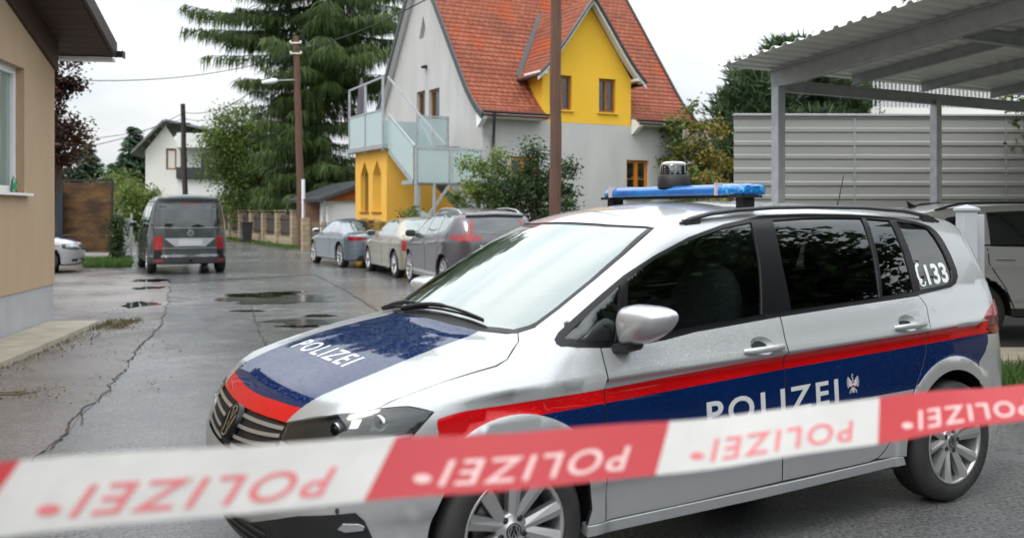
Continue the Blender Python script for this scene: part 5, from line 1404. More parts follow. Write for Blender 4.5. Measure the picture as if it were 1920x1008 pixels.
# --- sill, bumpers, grille, lamps
both('sill', [(-.352,.284),(-.9,.286),(-1.566,.288),(-2.10,.297),(-2.36,.300),(-2.385,.255),(-1.3,.240),(-.352,.240)], SIDE, TP, mats=[M['silver']], h=.05, off=.006, flange=.05)
jn = [(.336,.825),(.331,.79),(.323,.70),(.315,.60),(.309,.53)]
cn3 = [(.80,.490,.700),(.781,.604,.690),(.690,.72,.700),(.586,.802,.710),(.437,.866,.733)]
cor_o = X3(cn3, CORNER) + on_side(jn, CORNER) + on_side(arc(AF, .372, 30, -18, 12), CORNER)
def front_pt(y, z):
    o, d = FRONT.rays(np.array([(y, z)])); return march(o, d, FP, 1.6, 120)[0]
cor_o += X3([front_pt(y, .21) for y in (.80, .70, .60, .490)], CORNER) + X3([front_pt(.490, z) for z in (.3, .4, .5, .6, .66)], CORNER)
car_panel('bumper', cor_o, CORNER, TP, mats=[M['silver']], h=.035, rng=2.4, n=150, flange=.012, mirror=True)
mid_o = [(-.492,.21),(.492,.21),(.492,.600),(.40,.592),(.2,.585),(0,.582),(-.2,.585),(-.40,.592),(-.492,.600)]
car_panel('bumper', mid_o, FRONT, TP, mats=[M['silver']], h=.04, flange=.0, n=120)
car_panel('grille', [(.492,.600),(.40,.592),(.2,.585),(0,.582),(-.2,.585),(-.40,.592),(-.492,.600),(-.486,.70),(-.458,.752),(-.29,.752),(0,.742),(.29,.752),(.458,.752),(.486,.70)], FRONT, TP, mats=[M['black']], h=.03, off=-.012, n=120)
g0 = [o_ for o_ in TP.children if o_.name.startswith('grille')][0]
for z0, z1, wd in ((.722, .738, .013), (.682, .712, .013), (.640, .680, .013), (.606, .640, .016)):
    for sg in (1, -1):
        V2 = strip2([(sg * y, z0 + (z1 - z0) * (abs(y) / .47) ** 2) for y in np.linspace(.075, .475, 12)], wd)
        Tq = [(i, i + 1, 22 - i) for i in range(11)] + [(i, 22 - i, 23 - i) for i in range(11)]
        lay('grille_bar', FP, np.array(V2), Tq, FRONT, M['alloy'], g0, off=.004, n=120)
em = MB()
ctr = Vector(front_pt(.0, .690)) + Vector((.016, 0, .0))
nrm = Vector(grad(np.array([front_pt(.0, .69)]), FP)[0])
EM = Matrix.Translation(ctr) @ nrm.to_track_quat('Z', 'Y').to_matrix().to_4x4()
em.lathe([(.076, -.03), (.078, .0), (.070, .010), (.064, .004), (.062, .0), (.001, .0)], 40, EM, m=0)
V, T = stroke_geo(roundel(.070), .011)
em.add([EM @ Vector((a, b, .006)) for a, b in V], [tuple(t) for t in T], 1)
em.build('emblem', [M['black_gloss'], M['chrome']], TP)
# lower intake and fog lamp recesses lie in the bumper
itk = [(.492,.405),(.30,.345),(.0,.315),(-.30,.345),(-.492,.405),(-.492,.235),(.492,.235)]
car_panel('air_intake', itk, FRONT, TP, mats=[M['black']], h=.04, off=.003, n=120)
for z in (.265, .300, .335):
    car_panel('intake_bar', strip2([(y, z + .02 * abs(y)) for y in np.linspace(-.46, .46, 9)], .010), FRONT, TP, mats=[M['satin']], h=.05, off=.010, n=120)
rec3 = [front_pt(.492, .405), front_pt(.60, .440), front_pt(.666, .460), (.628,.81,.484), (.600,.824,.455), (.572,.834,.38), (.56,.838,.30), front_pt(.70, .235), front_pt(.492, .235)]
rec_o = X3(rec3, CORNER)
fr_ = car_panel('fog_recess', rec_o, CORNER, TP, mats=[M['black']], h=.04, off=.003, rng=2.4, n=150, mirror=True)
fog3 = [(.680,.772,.425),(.665,.785,.445),(.615,.815,.444),(.600,.823,.434),(.604,.82,.420),(.66,.788,.414)]
car_panel('fog_lamp', X3(fog3, CORNER), CORNER, TP, mats=[M['reflector']], h=.015, off=.010, rng=2.4, n=150, flange=.01, mirror=True)
car_panel('parking_sensor', X3([(.684 + .0, .774 + .011 * math.cos(a), .489 + .011 * math.sin(a)) for a in np.linspace(0, 6.28, 14)[:-1]], CORNER), CORNER, TP, mats=[M['satin']], h=.02, off=.003, rng=2.4, n=150, mirror=True)
# headlamps: dark housing, reflectors, projector blocks, clear lens
lamp3 = [(.771,.470,.758),(.735,.560,.785),(.675,.658,.810),(.60,.730,.830),(.522,.773,.842),(.427,.820,.848),(.345,.864,.828),(.437,.866,.739),(.586,.802,.716),(.690,.72,.706),(.781,.604,.697),(.800,.490,.708)]
lo = X3(lamp3, CORNER)
lc = np.mean(np.array(lo), 0)
for sg in (1, -1):
    hl = empty('headlight', (0, 0, 0), parent=TP)
    def hp(name, o2, mm, off, **k):
        ob = car_panel(name, o2, CORNER, hl, mats=[mm], h=.025, off=off, rng=2.4, n=150, **k)
        if sg == -1:
            me = ob.data
            for v in me.vertices: v.co.y *= -1
            me.flip_normals()
        return ob
    hp('housing', lo, M['lamp_dark'], -.035)
    def sub(poly): return X3([front_pt(y, z) for y, z in poly], CORNER)
    u0, u1 = min(p[0] for p in lo), max(p[0] for p in lo)
    def cell(a0, a1, b0, b1, sk=.0):               # a slanted cell inside the lamp outline, in shares of its width and height
        ps = []
        for a, b_ in ((a0, b0), (a1, b0), (a1, b1), (a0, b1)):
            u = u0 + (u1 - u0) * (a + sk * b_)
            col = [p for p in dense(lo, .004) if abs(p[0] - u) < .006]
            zl, zh = min(p[1] for p in col), max(p[1] for p in col)
            ps.append((u, zl + (zh - zl) * b_))
        return ps
    for a0, a1, b0, b1, mm, off in ((.30, .44, .18, .86, 'reflector', -.022), (.47, .53, .12, .80, 'chrome', -.018), (.60, .80, .28, .86, 'reflector', -.024), (.62, .70, .42, .74, 'lens', -.012), (.10, .26, .20, .80, 'disc', -.026), (.80, .92, .2, .72, 'disc', -.028), (.04, .90, .02, .10, 'chrome', -.016)):
        hp('reflector', cell(a0, a1, b0, b1, .06), M[mm], off)
    pr_l = MB()                                     # two round projectors behind the lens
    for fu, fv, rr in ((.40, .50, .030), (.67, .56, .033)):
        u = u0 + (u1 - u0) * fu; col = [p for p in dense(lo, .004) if abs(p[0] - u) < .006]
        zl, zh = min(p[1] for p in col), max(p[1] for p in col)
        o, d = CORNER.rays(np.array([(u, zl + (zh - zl) * fv)])); P = march(o, d, FP, 2.4, 150)[0]
        ctr_ = Vector(P) - Vector((.022, .012, 0)); dirn = Vector((.90, .42, .05))
        if sg == -1: ctr_.y *= -1; dirn.y *= -1
        Q = Matrix.Translation(ctr_) @ dirn.to_track_quat('Z', 'Y').to_matrix().to_4x4()
        pr_l.lathe([(rr, -.02), (rr, .008), (rr * .86, .010), (rr * .82, .002)], 24, Q, 0); pr_l.lathe([(rr * .82, .0), (rr * .6, .010), (rr * .3, .014), (.001, .015)], 24, Q, 1)
    pr_l.build('projector', [M['chrome'], M['black_gloss']], hl)
    hp('lens', lo, M['lens'], -.001, flange=.012)

# --- rear: lamps, tailgate, rear glass, bumper, plate
tl3 = [(-3.091,.861,.974),(-3.20,.846,1.020),(-3.296,.786,1.058),(-3.40,.72,1.055),(-3.50,.60,1.03),(-3.52,.55,.95),(-3.51,.56,.89),(-3.43,.70,.88),(-3.32,.80,.879),(-3.203,.846,.881)]
car_panel('tail_light', X3(tl3, REARC), REARC, TP, mats=[M['tail'], M['tail_white']], h=.03, off=.004, rng=2.6, n=150, flange=.02, mirror=True, cls=lambda c: np.where(c[:, 1] < .912, 1, 0) * (c[:, 0] < np.mean([p[0] for p in X3(tl3, REARC)])))
tg = [(0,1.525),(.30,1.52),(.52,1.495),(.60,1.42),(.66,1.28),(.70,1.14),(.69,1.06),(.56,1.03),(.54,.89),(.60,.86),(.58,.60),(0,.58)]
tgf = tg + [(-y, z) for y, z in tg[1:-1][::-1]]
rg = [(0,1.45),(.30,1.445),(.50,1.42),(.57,1.30),(.61,1.14),(.58,1.11),(0,1.09)]
rgf = rg + [(-y, z) for y, z in rg[1:-1][::-1]]
tgo = car_panel('tailgate', tgf, REAR, TP, mats=LM, h=.05, flange=.015, holes=[rgf], n=120, cls=lambda c: np.where((c[:, 1] < .95) & (c[:, 1] > .89), 1, 0))
car_panel('window', rgf, REAR, tgo, mats=[M['glass_dark']], h=.06, off=-.003, n=120)
car_panel('number_plate', [(-.26,.70),(.26,.70),(.26,.81),(-.26,.81)], REAR, tgo, mats=[M['plate']], h=.1, off=.008, n=120, flange=.01)
rb = [(-3.155,.876),(-3.147,.837),(-3.107,.783),(-3.036,.733)] + arc(AR, .385, 132, 186, 14) + [(-3.13,.27),(-3.19,.24)]
rb_o = on_side(rb, REARC)
def rear_pt(y, z):
    o, d = REAR.rays(np.array([(y, z)])); return march(o, d, FP, 1.6, 120)[0]
rb_o += X3([rear_pt(y, .24) for y in (.76, .66, .52)], REARC) + X3([rear_pt(.52, z) for z in (.4, .57, .60)], REARC) + X3([rear_pt(.60, .60), rear_pt(.615, .86), (-3.43,.70,.875), (-3.32,.80,.874), (-3.203,.846,.876)], REARC)
car_panel('bumper', rb_o, REARC, TP, mats=[M['silver']], h=.04, rng=2.6, n=150, flange=.012, mirror=True)
car_panel('bumper', [(-.525,.24),(.525,.24),(.525,.575),(-.525,.575)], REAR, TP, mats=[M['silver']], h=.06, n=120)

# --- mirrors
def crom(pts, n=6):
    P_ = [np.array(p, float) for p in pts]; o_ = []
    for i in range(len(P_)):
        a, b, c, d = P_[i - 1], P_[i], P_[(i + 1) % len(P_)], P_[(i + 2) % len(P_)]
        for k in range(n):
            t = k / n
            o_.append(.5 * (2 * b + (c - a) * t + (2 * a - 5 * b + 4 * c - d) * t * t + (3 * b - a - 3 * c + d) * t ** 3))
    return o_
mo = crom([(.848,1.10),(.872,1.165),(.930,1.184),(.985,1.188),(1.085,1.186),(1.150,1.170),(1.160,1.140),(1.120,1.095),(1.05,1.055),(.97,1.024),(.875,1.012)], 5)
mc = np.mean(mo, 0)
for sg in (1, -1):
    mm = MB(); n_ = len(mo); rings = []
    for ph_ in (-.25, 0, .25, .5, .75, 1.0, 1.2, 1.38, 1.5):
        s_ = math.cos(max(ph_, 0)) ** .75 if ph_ > 0 else (1.0 if ph_ == 0 else .97)
        xx = -.565 + (.105 * math.sin(ph_) if ph_ > 0 else .10 * ph_ * 1.2)
        rings.append([Vector((xx, sg * (mc[0] + (p[0] - mc[0]) * s_), mc[1] + (p[1] - mc[1]) * s_)) for p in mo])
    vs = [v for r_ in rings for v in r_]
    fs = [(i * n_ + k, i * n_ + (k + 1) % n_, (i + 1) * n_ + (k + 1) % n_, (i + 1) * n_ + k) for i in range(len(rings) - 1) for k in range(n_)]
    mm.add(vs, fs, 0, True); mm.add(rings[-1], [tuple(range(n_))], 0, True); mm.add([v + Vector((.004, 0, 0)) for v in rings[0]], [tuple(range(n_))[::-1]], 1)
    wm = mm.build('wing_mirror', [M['silver'], M['mirror']], TP)
    ft = MB()
    a_ = [(-.50, .83, .965), (-.60, .83, .965), (-.60, .83, 1.01), (-.50, .83, 1.01)]; b_ = [(-.50, .955, 1.0), (-.585, .955, 1.0), (-.585, .965, 1.04), (-.50, .965, 1.04)]
    ft.add([(x, y * sg, z) for x, y, z in a_ + b_], [(0,1,2,3),(4,5,6,7),(0,1,5,4),(1,2,6,5),(2,3,7,6),(3,0,4,7)])
    ft.build('mirror_foot', M['black'], wm, bevel=.012)

# --- wheels
w0 = make_wheel(TP, (0, .792, .325), .325, .228, .215, 10, M)
w1 = make_wheel(TP, (-2.783, .792, .325), .325, .228, .215, 10, M); w1.rotation_euler.y = .42
for x in (0, -2.783): make_wheel(TP, (x, -.792, .325), .325, .228, .215, 10, M, side=-1)

# --- roof rails, aerial, light bar, beacon
for sg in (1, -1):
    rl = MB()
    xs_ = np.array([-1.09, -1.16, -1.28, -1.45, -1.7, -2.0, -2.4, -2.75, -2.95, -3.06])
    hh = np.array([.002, .014, .028, .037, .042, .043, .042, .037, .022, .002])
    o, d = TOP.rays(np.stack([xs_, np.full(len(xs_), .600)], 1)); P = march(o, d, FP, 2.0, 140)
    yy = P[:, 1] - .0
    for i in range(len(xs_) - 1): pass
    sec = [(-.018, -.006), (.012, -.006), (.016, .004), (.006, .015), (-.012, .013)]
    vs = []
    for i in range(len(xs_)):
        k = .45 if i in (0, len(xs_) - 1) else 1
        vs += [Vector((P[i, 0], sg * (P[i, 1] + a * k), P[i, 2] + hh[i] + b_ * k)) for a, b_ in sec]
    n_ = len(sec)
    rl.add(vs, [(i * n_ + k, i * n_ + (k + 1) % n_, (i + 1) * n_ + (k + 1) % n_, (i + 1) * n_ + k) for i in range(len(xs_) - 1) for k in range(n_)], 0, True)
    for i in (1, 8):                          # feet
        rl.box((P[i, 0] - .05, sg * P[i, 1] - .012, P[i, 2] - .015), (P[i, 0] + .05, sg * P[i, 1] + .012, P[i, 2] + hh[i]))
    rl.build('roof_rail', M['satin'], TP)
lb = MB()
prof = [(-.10,.0),(-.095,.045),(-.075,.058),(.0,.060),(.075,.056),(.10,.040),(.105,.012),(.095,.0)]
ys = [(-.615, .35), (-.605, .75), (-.58, .95), (-.46, 1.0), (-.455, .97), (.425, .97), (.43, 1.0), (.54, .95), (.565, .75), (.575, .35)]
sw = lambda y: .045 * (max(abs(y) - .40, 0) / .2) ** 1.5
vs = [Vector((-1.585 + a * s_ - sw(y), y, 1.652 + .030 + (b_ - .030) * (s_ ** .5))) for y, s_ in ys for a, b_ in prof]
n_ = len(prof)
for i in range(len(ys) - 1):
    end = 1 if (i < 3 or i > 5) else 0
    lb.add(vs[i * n_:(i + 2) * n_], [(k, (k + 1) % n_, n_ + (k + 1) % n_, n_ + k) for k in range(n_)], end, True)
lb.add(vs[:n_], [tuple(range(n_))[::-1]], 1); lb.add(vs[-n_:], [tuple(range(n_))], 1)
LB = lb.build('light_bar', [M['bar_blue'], M['bar_led']], TP)
mt = MB()
for y in (-.55, .53):
    mt.box((-1.625, y - .025, 1.575), (-1.545, y + .025, 1.655)); mt.box((-1.66, y - .045, 1.640), (-1.51, y + .045, 1.654))
mt.box((-1.63, -.50, 1.640), (-1.54, .50, 1.6525))
mt.build('mounting', M['black'], LB)
cl = MB()
for y in (-.462, .432): cl.box((-1.700, y - .004, 1.652), (-1.470, y + .004, 1.7165))
cl.build('clamp', M['tail_white'], LB)
bc = MB()
T_ = Matrix.Translation((-1.57, .0, 1.700))
bc.lathe([(.088, 0), (.090, .012), (.086, .066), (.080, .072), (.001, .072)], 32, T_)
BC = bc.build('beacon', M['black'], TP)
dm = MB(); dm.lathe([(.080, .072), (.078, .120), (.070, .134), (.05, .143), (.001, .147)], 32, T_); dm.build('dome', M['beacon_clear'], BC)
li = MB(); li.lathe([(.062, .074), (.060, .122), (.02, .126), (.001, .126)], 16, T_)
for k in range(12):
    a = 6.28319 * k / 12
    for j in range(3):
        q = T_ @ Vector((.063 * math.cos(a), .063 * math.sin(a), .084 + j * .014))
        li.lathe([(.0062, -.001), (.0062, .002), (.001, .003)], 8, Matrix.Translation(q) @ Matrix.Rotation(a, 4, 'Z') @ Matrix.Rotation(R(90), 4, 'Y'), 1)
li.build('lamps', [M['black_gloss'], M['reflector']], BC)
cp = MB(); cp.lathe([(.071, .1335), (.05, .1445), (.001, .1485)], 32, T_); cp.build('dome_top', M['white_foil'], BC)
an = MB(); an.tube([(-2.90, 0, 1.585), (-2.93, 0, 1.66), (-2.97, 0, 1.80)], [.006, .004, .003], 6); an.box((-2.96, -.02, 1.58), (-2.86, .02, 1.597))
an.build('aerial', M['black'], TP)

# --- inside
def pillow(name, c, s, mm, parent, rx=0, e=2.6):
    m_ = MB(); nu, nv = 18, 12; vs = []
    sp = lambda v: math.copysign(abs(v) ** (2 / e), v)
    for j in range(nv + 1):
        t = -math.pi / 2 + math.pi * j / nv
        for i in range(nu):
            a = 6.28319 * i / nu
            p = Vector((s[0] * sp(math.cos(t)) * sp(math.cos(a)), s[1] * sp(math.cos(t)) * sp(math.sin(a)), s[2] * sp(math.sin(t))))
            vs.append(Matrix.Rotation(rx, 3, 'Y') @ p + Vector(c))
    m_.add(vs, [(j * nu + i, j * nu + (i + 1) % nu, (j + 1) * nu + (i + 1) % nu, (j + 1) * nu + i) for j in range(nv) for i in range(nu)], 0, True)
    return m_.build(name, mm, parent)
for y in (.38, -.38):
    s_ = pillow('seat', (-1.42, y, .95), (.09, .25, .36), M['cloth'], TP, -.22)
    pillow('headrest', (-1.53, y, 1.36), (.05, .14, .09), M['cloth'], s_, -.1)
pillow('rear_seat', (-2.45, 0, 1.0), (.10, .62, .24), M['cloth'], TP, -.15)
pillow('dashboard', (-.48, 0, .97), (.34, .70, .09), M['dash'], TP, .1)
sw_ = MB()
SW = Matrix.Translation((-.83, .38, 1.0)) @ Matrix.Rotation(R(-65), 4, 'Y')
sw_.tube([SW @ Vector((.185 * math.cos(a), .185 * math.sin(a), 0)) for a in np.linspace(0, 6.28319, 33)], .015, 8, cap=False)
for a in (0.0, 2.1, -2.1): sw_.bar(SW @ Vector((0, 0, -.02)), SW @ Vector((.175 * math.cos(a), .175 * math.sin(a), 0)), .035, .015)
sw_.build('steering_wheel', M['dash'], TP)
im = MB(); im.box((-.92, -.12, 1.36), (-.895, .12, 1.42)); im.build('interior_mirror', M['black'], TP, bevel=.01)

# ------------------------------------------------------------------ the other cars
def car_field(top, wpl, belt, xf, xr, tum=.42, tum2=.25, shoulder=.16, rad=.09, camber=.045, ws_bow=.28, ws_x=(-1.4, 0), low=.06):
    T_, W_, B_, XF, XR = spl(*zip(*top)), spl(*zip(*wpl)), spl(*zip(*belt)), spl(*zip(*xf)), spl(*zip(*xr))
    def F(P):
        x, y, z = P[..., 0], np.abs(P[..., 1]), P[..., 2]
        b = B_(x); w_ = W_(x)
        t = z - b
        ys = w_ - np.where(t > 0, tum * t + tum2 * t * t, 0) - shoulder * np.clip(.0 + (z - (b - .16)), 0, .16) ** 1.5 * 2 + .012 * np.exp(-((z - b + .17) / .05) ** 2) - low * np.clip(.55 - z, 0, .5) ** 1.3
        k = np.clip((x - ws_x[0]) / .3, 0, 1)
        tp = T_(x + ws_bow * y * y * k) - camber * (y / .6) ** 2 * np.where(z > b - .05, 1, .6)
        a = smax((y - ys) / 1.05, (z - tp) / 1.12, rad)
        a = smax(a, (x - (XF(z) - .09 * (y / .6) ** 2 - .30 * (np.maximum(y - .5, 0) / .36) ** 2)) / 1.12, .08)
        return smax(a, (XR(z) + .07 * (y / .6) ** 2 + .24 * (np.maximum(y - .52, 0) / .34) ** 2 - x) / 1.1, .08)
    return F
def build_car(name, label, F, wb, track, wr, rim, loc_rl, heading, paint_m, parts, spokes=10, mirror_z=1.0, mirror_x=-.7, mirror_y=.92, arch=None, lower=None, zmin=.20, group=None, cat='car', xr=-4.2, h=.045, mirror_m=None, twist=.2, extra=None, wheel_w=.2, loc=None):
    rz = R(90 + heading)
    fw = Vector((math.cos(rz), math.sin(rz), 0)); lf = Vector((-fw.y, fw.x, 0))
    o = Vector(loc_rl) + fw * wb - lf * track / 2 if loc is None else Vector(loc)
    T_ = empty(name, (o.x, o.y, 0), rz, label=label, cat=cat, group=group)
    ar = arch or wr + .055
    def FB(P):
        f = F(P)
        for ax in (0, -wb): f = np.maximum(f, np.minimum(ar - np.hypot(P[..., 0] - ax, P[..., 2] - wr), np.abs(P[..., 1]) - .55))
        return np.maximum(f, zmin - P[..., 2])
    def cls(c):
        d = np.minimum(np.hypot(c[:, 0], c[:, 2] - wr), np.hypot(c[:, 0] + wb, c[:, 2] - wr))
        m = ((d < ar + .012) & (np.abs(c[:, 1]) < .93) & (F(c) < -.015)) | (c[:, 2] < zmin + .03)
        r = np.where(m, 1, 0)
        if lower is not None: r = np.where((r == 0) & lower(c), 2, r)
        return r
    solid('body', FB, (xr, -1.02, .12), (1.05, 1.02, 2.15), h, [paint_m, M['black'], M['satin']], T_, cls)
    pj = {'S': SIDE, 'H': HIGH, 'R': rear_proj(xr - .4), 'C': REARC, 'F': FRONT, 'K': CORNER, 'T': TOP}
    made = {}
    for nm, key, ol, mm, off, mir in parts:
        par = T_
        if '>' in nm: pn, nm = nm.split('>'); par = made.get(pn, T_)
        p = pj[key]
        if len(ol[0]) == 3: ol = X3(ol, p)
        elif key == 'H':
            o2, d2 = SIDE.rays(np.array(ol, float)); ol = X3(march(o2, d2, F), p)
        mats = mm if isinstance(mm, list) else [mm]
        q = patch(nm, F, ol, p, mats, par, h=.09, off=off, rng=4.2, n=160, flange=max(off, 0) + .004, mirror=bool(mir))
        made[nm] = q[0] if isinstance(q, tuple) else q
    for sg in (1, -1):
        for x in (0, -wb): make_wheel(T_, (x, sg * (track / 2), wr), wr, rim, wheel_w, spokes, M, side=sg, hub_detail=False, twist=twist)
        m_ = MB(); c = Vector((mirror_x, sg * mirror_y, mirror_z)); n1, n2 = 14, 8; vs = []
        for j in range(n2 + 1):
            t = -math.pi / 2 + math.pi * j / n2
            for i in range(n1):
                a = 6.28319 * i / n1; vs.append(c + Vector((.085 * math.cos(t) * math.cos(a) if math.cos(a) > 0 else .03 * math.cos(t) * math.cos(a), .115 * math.copysign(abs(math.cos(t) * math.sin(a)) ** .7, math.sin(a)), .075 * math.copysign(abs(math.sin(t)) ** .7, math.sin(t)))))
        m_.add(vs, [(j * n1 + i, j * n1 + (i + 1) % n1, (j + 1) * n1 + (i + 1) % n1, (j + 1) * n1 + i) for j in range(n2) for i in range(n1)], 0, True)
        m_.bar(c + Vector((0, -sg * .17, -.06)), c + Vector((0, -sg * .05, -.03)), .05, .03)
        m_.add([c + Vector((-.034, a * .09, b_ * .05)) for a, b_ in ((-1, -1), (1, -1), (1, 1), (-1, 1))], [(0, 1, 2, 3)], 1)
        m_.build('wing_mirror', [mirror_m or paint_m, M['glass_dark']], T_)
    if extra: extra(T_, F)
    return T_
def hbar(T_, F, pts, mm, name='door_handle'):
    for sg in (1, -1):
        o2, d2 = SIDE.rays(np.array(pts)); P = march(o2, d2, F)
        k = MB(); k.tube([Vector((p[0], (p[1] + .02) * sg, p[2])) for p in P], .014, 6); k.build(name, mm, T_)
def rails(T_, F, x0, x1, y, mm, hgt=.045):
    for sg in (1, -1):
        xs = np.linspace(x0, x1, 14); o2, d2 = TOP.rays(np.stack([xs, np.full(14, y)], 1)); P = march(o2, d2, F, 2.3, 140); e = np.minimum(1, np.minimum(np.arange(14), np.arange(14)[::-1]) / 2.)
        k = MB(); k.tube([Vector((p[0], sg * p[1], p[2] + hgt * ee)) for p, ee in zip(P, e)], .017, 7); k.build('roof_rail', mm, T_)
def gap(pl, w_=.013): return strip2(pl, w_)
M['glass_car'] = glass_mat('car glass', (.2, .2, .2), .02, see=.0, base=(.010, .012, .013))
M['glass_pale'] = glass_mat('car glass painted sky-pale', (.2, .2, .2), .03, see=.0, base=(.16, .20, .20))  # pale base colour stands in for bright reflections in the panes
M['p_bluegrey'] = paint('blue grey metallic', srgb(112, 122, 132), .5, .35, 1, .15)
M['p_beige'] = paint('champagne metallic', srgb(150, 142, 124), .45, .38, 1, .15)
M['p_violet'] = paint('grey violet metallic', srgb(78, 74, 80), .55, .36, 1, .15)
M['p_van'] = paint('dark green grey lacquer', (.040, .050, .052), .25, .34, 1, .15)
M['p_white'] = paint('white lacquer', (.42, .42, .39), .0, .35, 1, .1)
RL = [M['tail']]
def mir(ol): return ol + [(-y, z) for y, z in ol[::-1]]

# blue grey coupe
F1 = car_field([(.95,.45),(.86,.60),(.78,.70),(.5,.82),(.0,.92),(-.38,.975),(-.9,1.235),(-1.25,1.345),(-1.7,1.372),(-2.2,1.335),(-2.85,1.13),(-3.20,1.015),(-3.55,.985),(-3.72,.955),(-3.9,.9)],
    [(.95,.80),(.5,.89),(0,.925),(-1.4,.925),(-2.75,.925),(-3.4,.88),(-3.8,.80)], [(1,.86),(-.4,.93),(-2.6,.965),(-3.8,.97)],
    [(.1,.74),(.3,.85),(.5,.88),(.7,.82),(.9,.7)], [(.1,-3.5),(.3,-3.64),(.55,-3.71),(.8,-3.735),(.95,-3.73),(1.1,-3.7)], tum=.62)
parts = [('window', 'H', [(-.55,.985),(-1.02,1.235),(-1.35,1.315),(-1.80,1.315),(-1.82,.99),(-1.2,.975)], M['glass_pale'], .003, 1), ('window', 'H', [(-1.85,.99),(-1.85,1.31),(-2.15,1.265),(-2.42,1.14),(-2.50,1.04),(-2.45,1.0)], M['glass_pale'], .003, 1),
    ('windscreen', 'T', [(-.45,.0),(-.55,.5),(-.65,.63),(-1.20,.50),(-1.12,0),(-1.20,-.50),(-.65,-.63),(-.55,-.5)], M['glass_car'], .003, 0),
    ('rear_window', 'T', [(-2.30,0),(-2.28,.46),(-2.50,.54),(-2.95,.60),(-3.08,.55),(-3.14,0),(-3.08,-.55),(-2.95,-.60),(-2.50,-.54),(-2.28,-.46)], M['glass_car'], .003, 0),
    ('tail_light', 'C', [(-3.42,.88,.77),(-3.40,.88,.87),(-3.60,.74,.875),(-3.70,.42,.86),(-3.70,.40,.80),(-3.60,.7,.765)], M['tail'], .004, 1),
    ('boot_lid', 'R', [(-.50,.64),(.50,.64),(.52,.66),(-.52,.66)], M['black'], .003, 0), ('number_plate', 'R', [(-.26,.66),(.26,.66),(.26,.77),(-.26,.77)], M['plate'], .006, 0),
    ('bumper_insert', 'R', [(-.66,.22),(.66,.22),(.60,.36),(-.60,.36)], M['satin'], .004, 0), ('headlight', 'K', [(.45,.84,.60),(.45,.84,.70),(.70,.62,.72),(.80,.45,.66),(.78,.45,.58)], M['lens'], .004, 1),
    ('door_gap', 'S', gap([(-.38,.93),(-.40,.6),(-.42,.28)]), M['black'], .002, 1), ('door_gap', 'S', gap([(-1.88,.97),(-1.90,.7),(-1.78,.45),(-1.70,.27)]), M['black'], .002, 1)]
def ex(T_, F):
    hbar(T_, F, [(-1.55,.80),(-1.75,.80)], M['p_bluegrey'])
    for y in (-.45, .45):
        k = MB(); k.tube([(-3.55, y, .27), (-3.72, y, .27)], .045, 12); k.build('exhaust', M['chrome'], T_)
build_car('parked_coupe', 'blue grey coupe with large silver wheels, farthest of the three parked along the right', F1, 2.75, 1.59, .335, .255, (-4.72, 26.3, 0), 27, M['p_bluegrey'], parts, mirror_z=.99, mirror_x=-.62, mirror_y=.96, extra=ex, group='cars parked along the right', mirror_m=M['chrome'])

# champagne saloon
F2 = car_field([(.95,.5),(.87,.62),(.8,.72),(.3,.88),(-.2,.965),(-.38,1.0),(-1.0,1.31),(-1.3,1.405),(-1.9,1.428),(-2.4,1.385),(-2.95,1.13),(-3.15,1.075),(-3.5,1.045),(-3.62,1.01),(-3.8,.95)],
    [(.95,.76),(.5,.84),(0,.88),(-1.4,.885),(-2.65,.88),(-3.3,.84),(-3.7,.77)], [(1,.86),(-.4,.93),(-2.6,.97),(-3.7,.98)],
    [(.1,.74),(.3,.86),(.5,.89),(.7,.85),(.9,.74)], [(.1,-3.45),(.3,-3.62),(.55,-3.66),(.8,-3.65),(1.0,-3.62),(1.2,-3.6)], tum=.55)
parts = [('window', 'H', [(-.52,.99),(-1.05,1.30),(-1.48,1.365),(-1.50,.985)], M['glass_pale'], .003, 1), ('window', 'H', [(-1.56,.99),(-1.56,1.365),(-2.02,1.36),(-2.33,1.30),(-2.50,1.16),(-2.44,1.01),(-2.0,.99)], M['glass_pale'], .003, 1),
    ('windscreen', 'T', [(-.45,.0),(-.55,.5),(-.68,.62),(-1.25,.50),(-1.15,0),(-1.25,-.50),(-.68,-.62),(-.55,-.5)], M['glass_car'], .003, 0),
    ('rear_window', 'T', [(-2.40,0),(-2.40,.48),(-2.55,.54),(-2.92,.60),(-3.02,.55),(-3.06,0),(-3.02,-.55),(-2.92,-.60),(-2.55,-.54),(-2.40,-.48)], M['glass_pale'], .003, 0),
    ('tail_light', 'C', [(-3.30,.85,.66),(-3.28,.85,.89),(-3.52,.75,.90),(-3.58,.55,.90),(-3.60,.52,.68),(-3.52,.7,.65)], M['tail'], .004, 1),
    ('number_plate', 'R', [(-.26,.70),(.26,.70),(.26,.81),(-.26,.81)], M['plate'], .006, 0), ('bumper_insert', 'R', [(-.75,.22),(.75,.22),(.78,.36),(-.78,.36)], M['satin'], .004, 0),
    ('trim_strip', 'S', [(-.42,.575),(-2.28,.575),(-2.28,.60),(-.42,.60)], M['p_beige'], .010, 1), ('headlight', 'K', [(.45,.8,.58),(.45,.8,.72),(.72,.6,.73),(.82,.4,.68),(.80,.4,.58)], M['lens'], .004, 1),
    ('door_gap', 'S', gap([(-.38,.94),(-.38,.6),(-.42,.28)]), M['black'], .002, 1), ('door_gap', 'S', gap([(-1.53,.98),(-1.54,.6),(-1.52,.28)]), M['black'], .002, 1), ('door_gap', 'S', gap([(-2.5,1.0),(-2.45,.8),(-2.26,.55),(-2.2,.28)]), M['black'], .002, 1)]
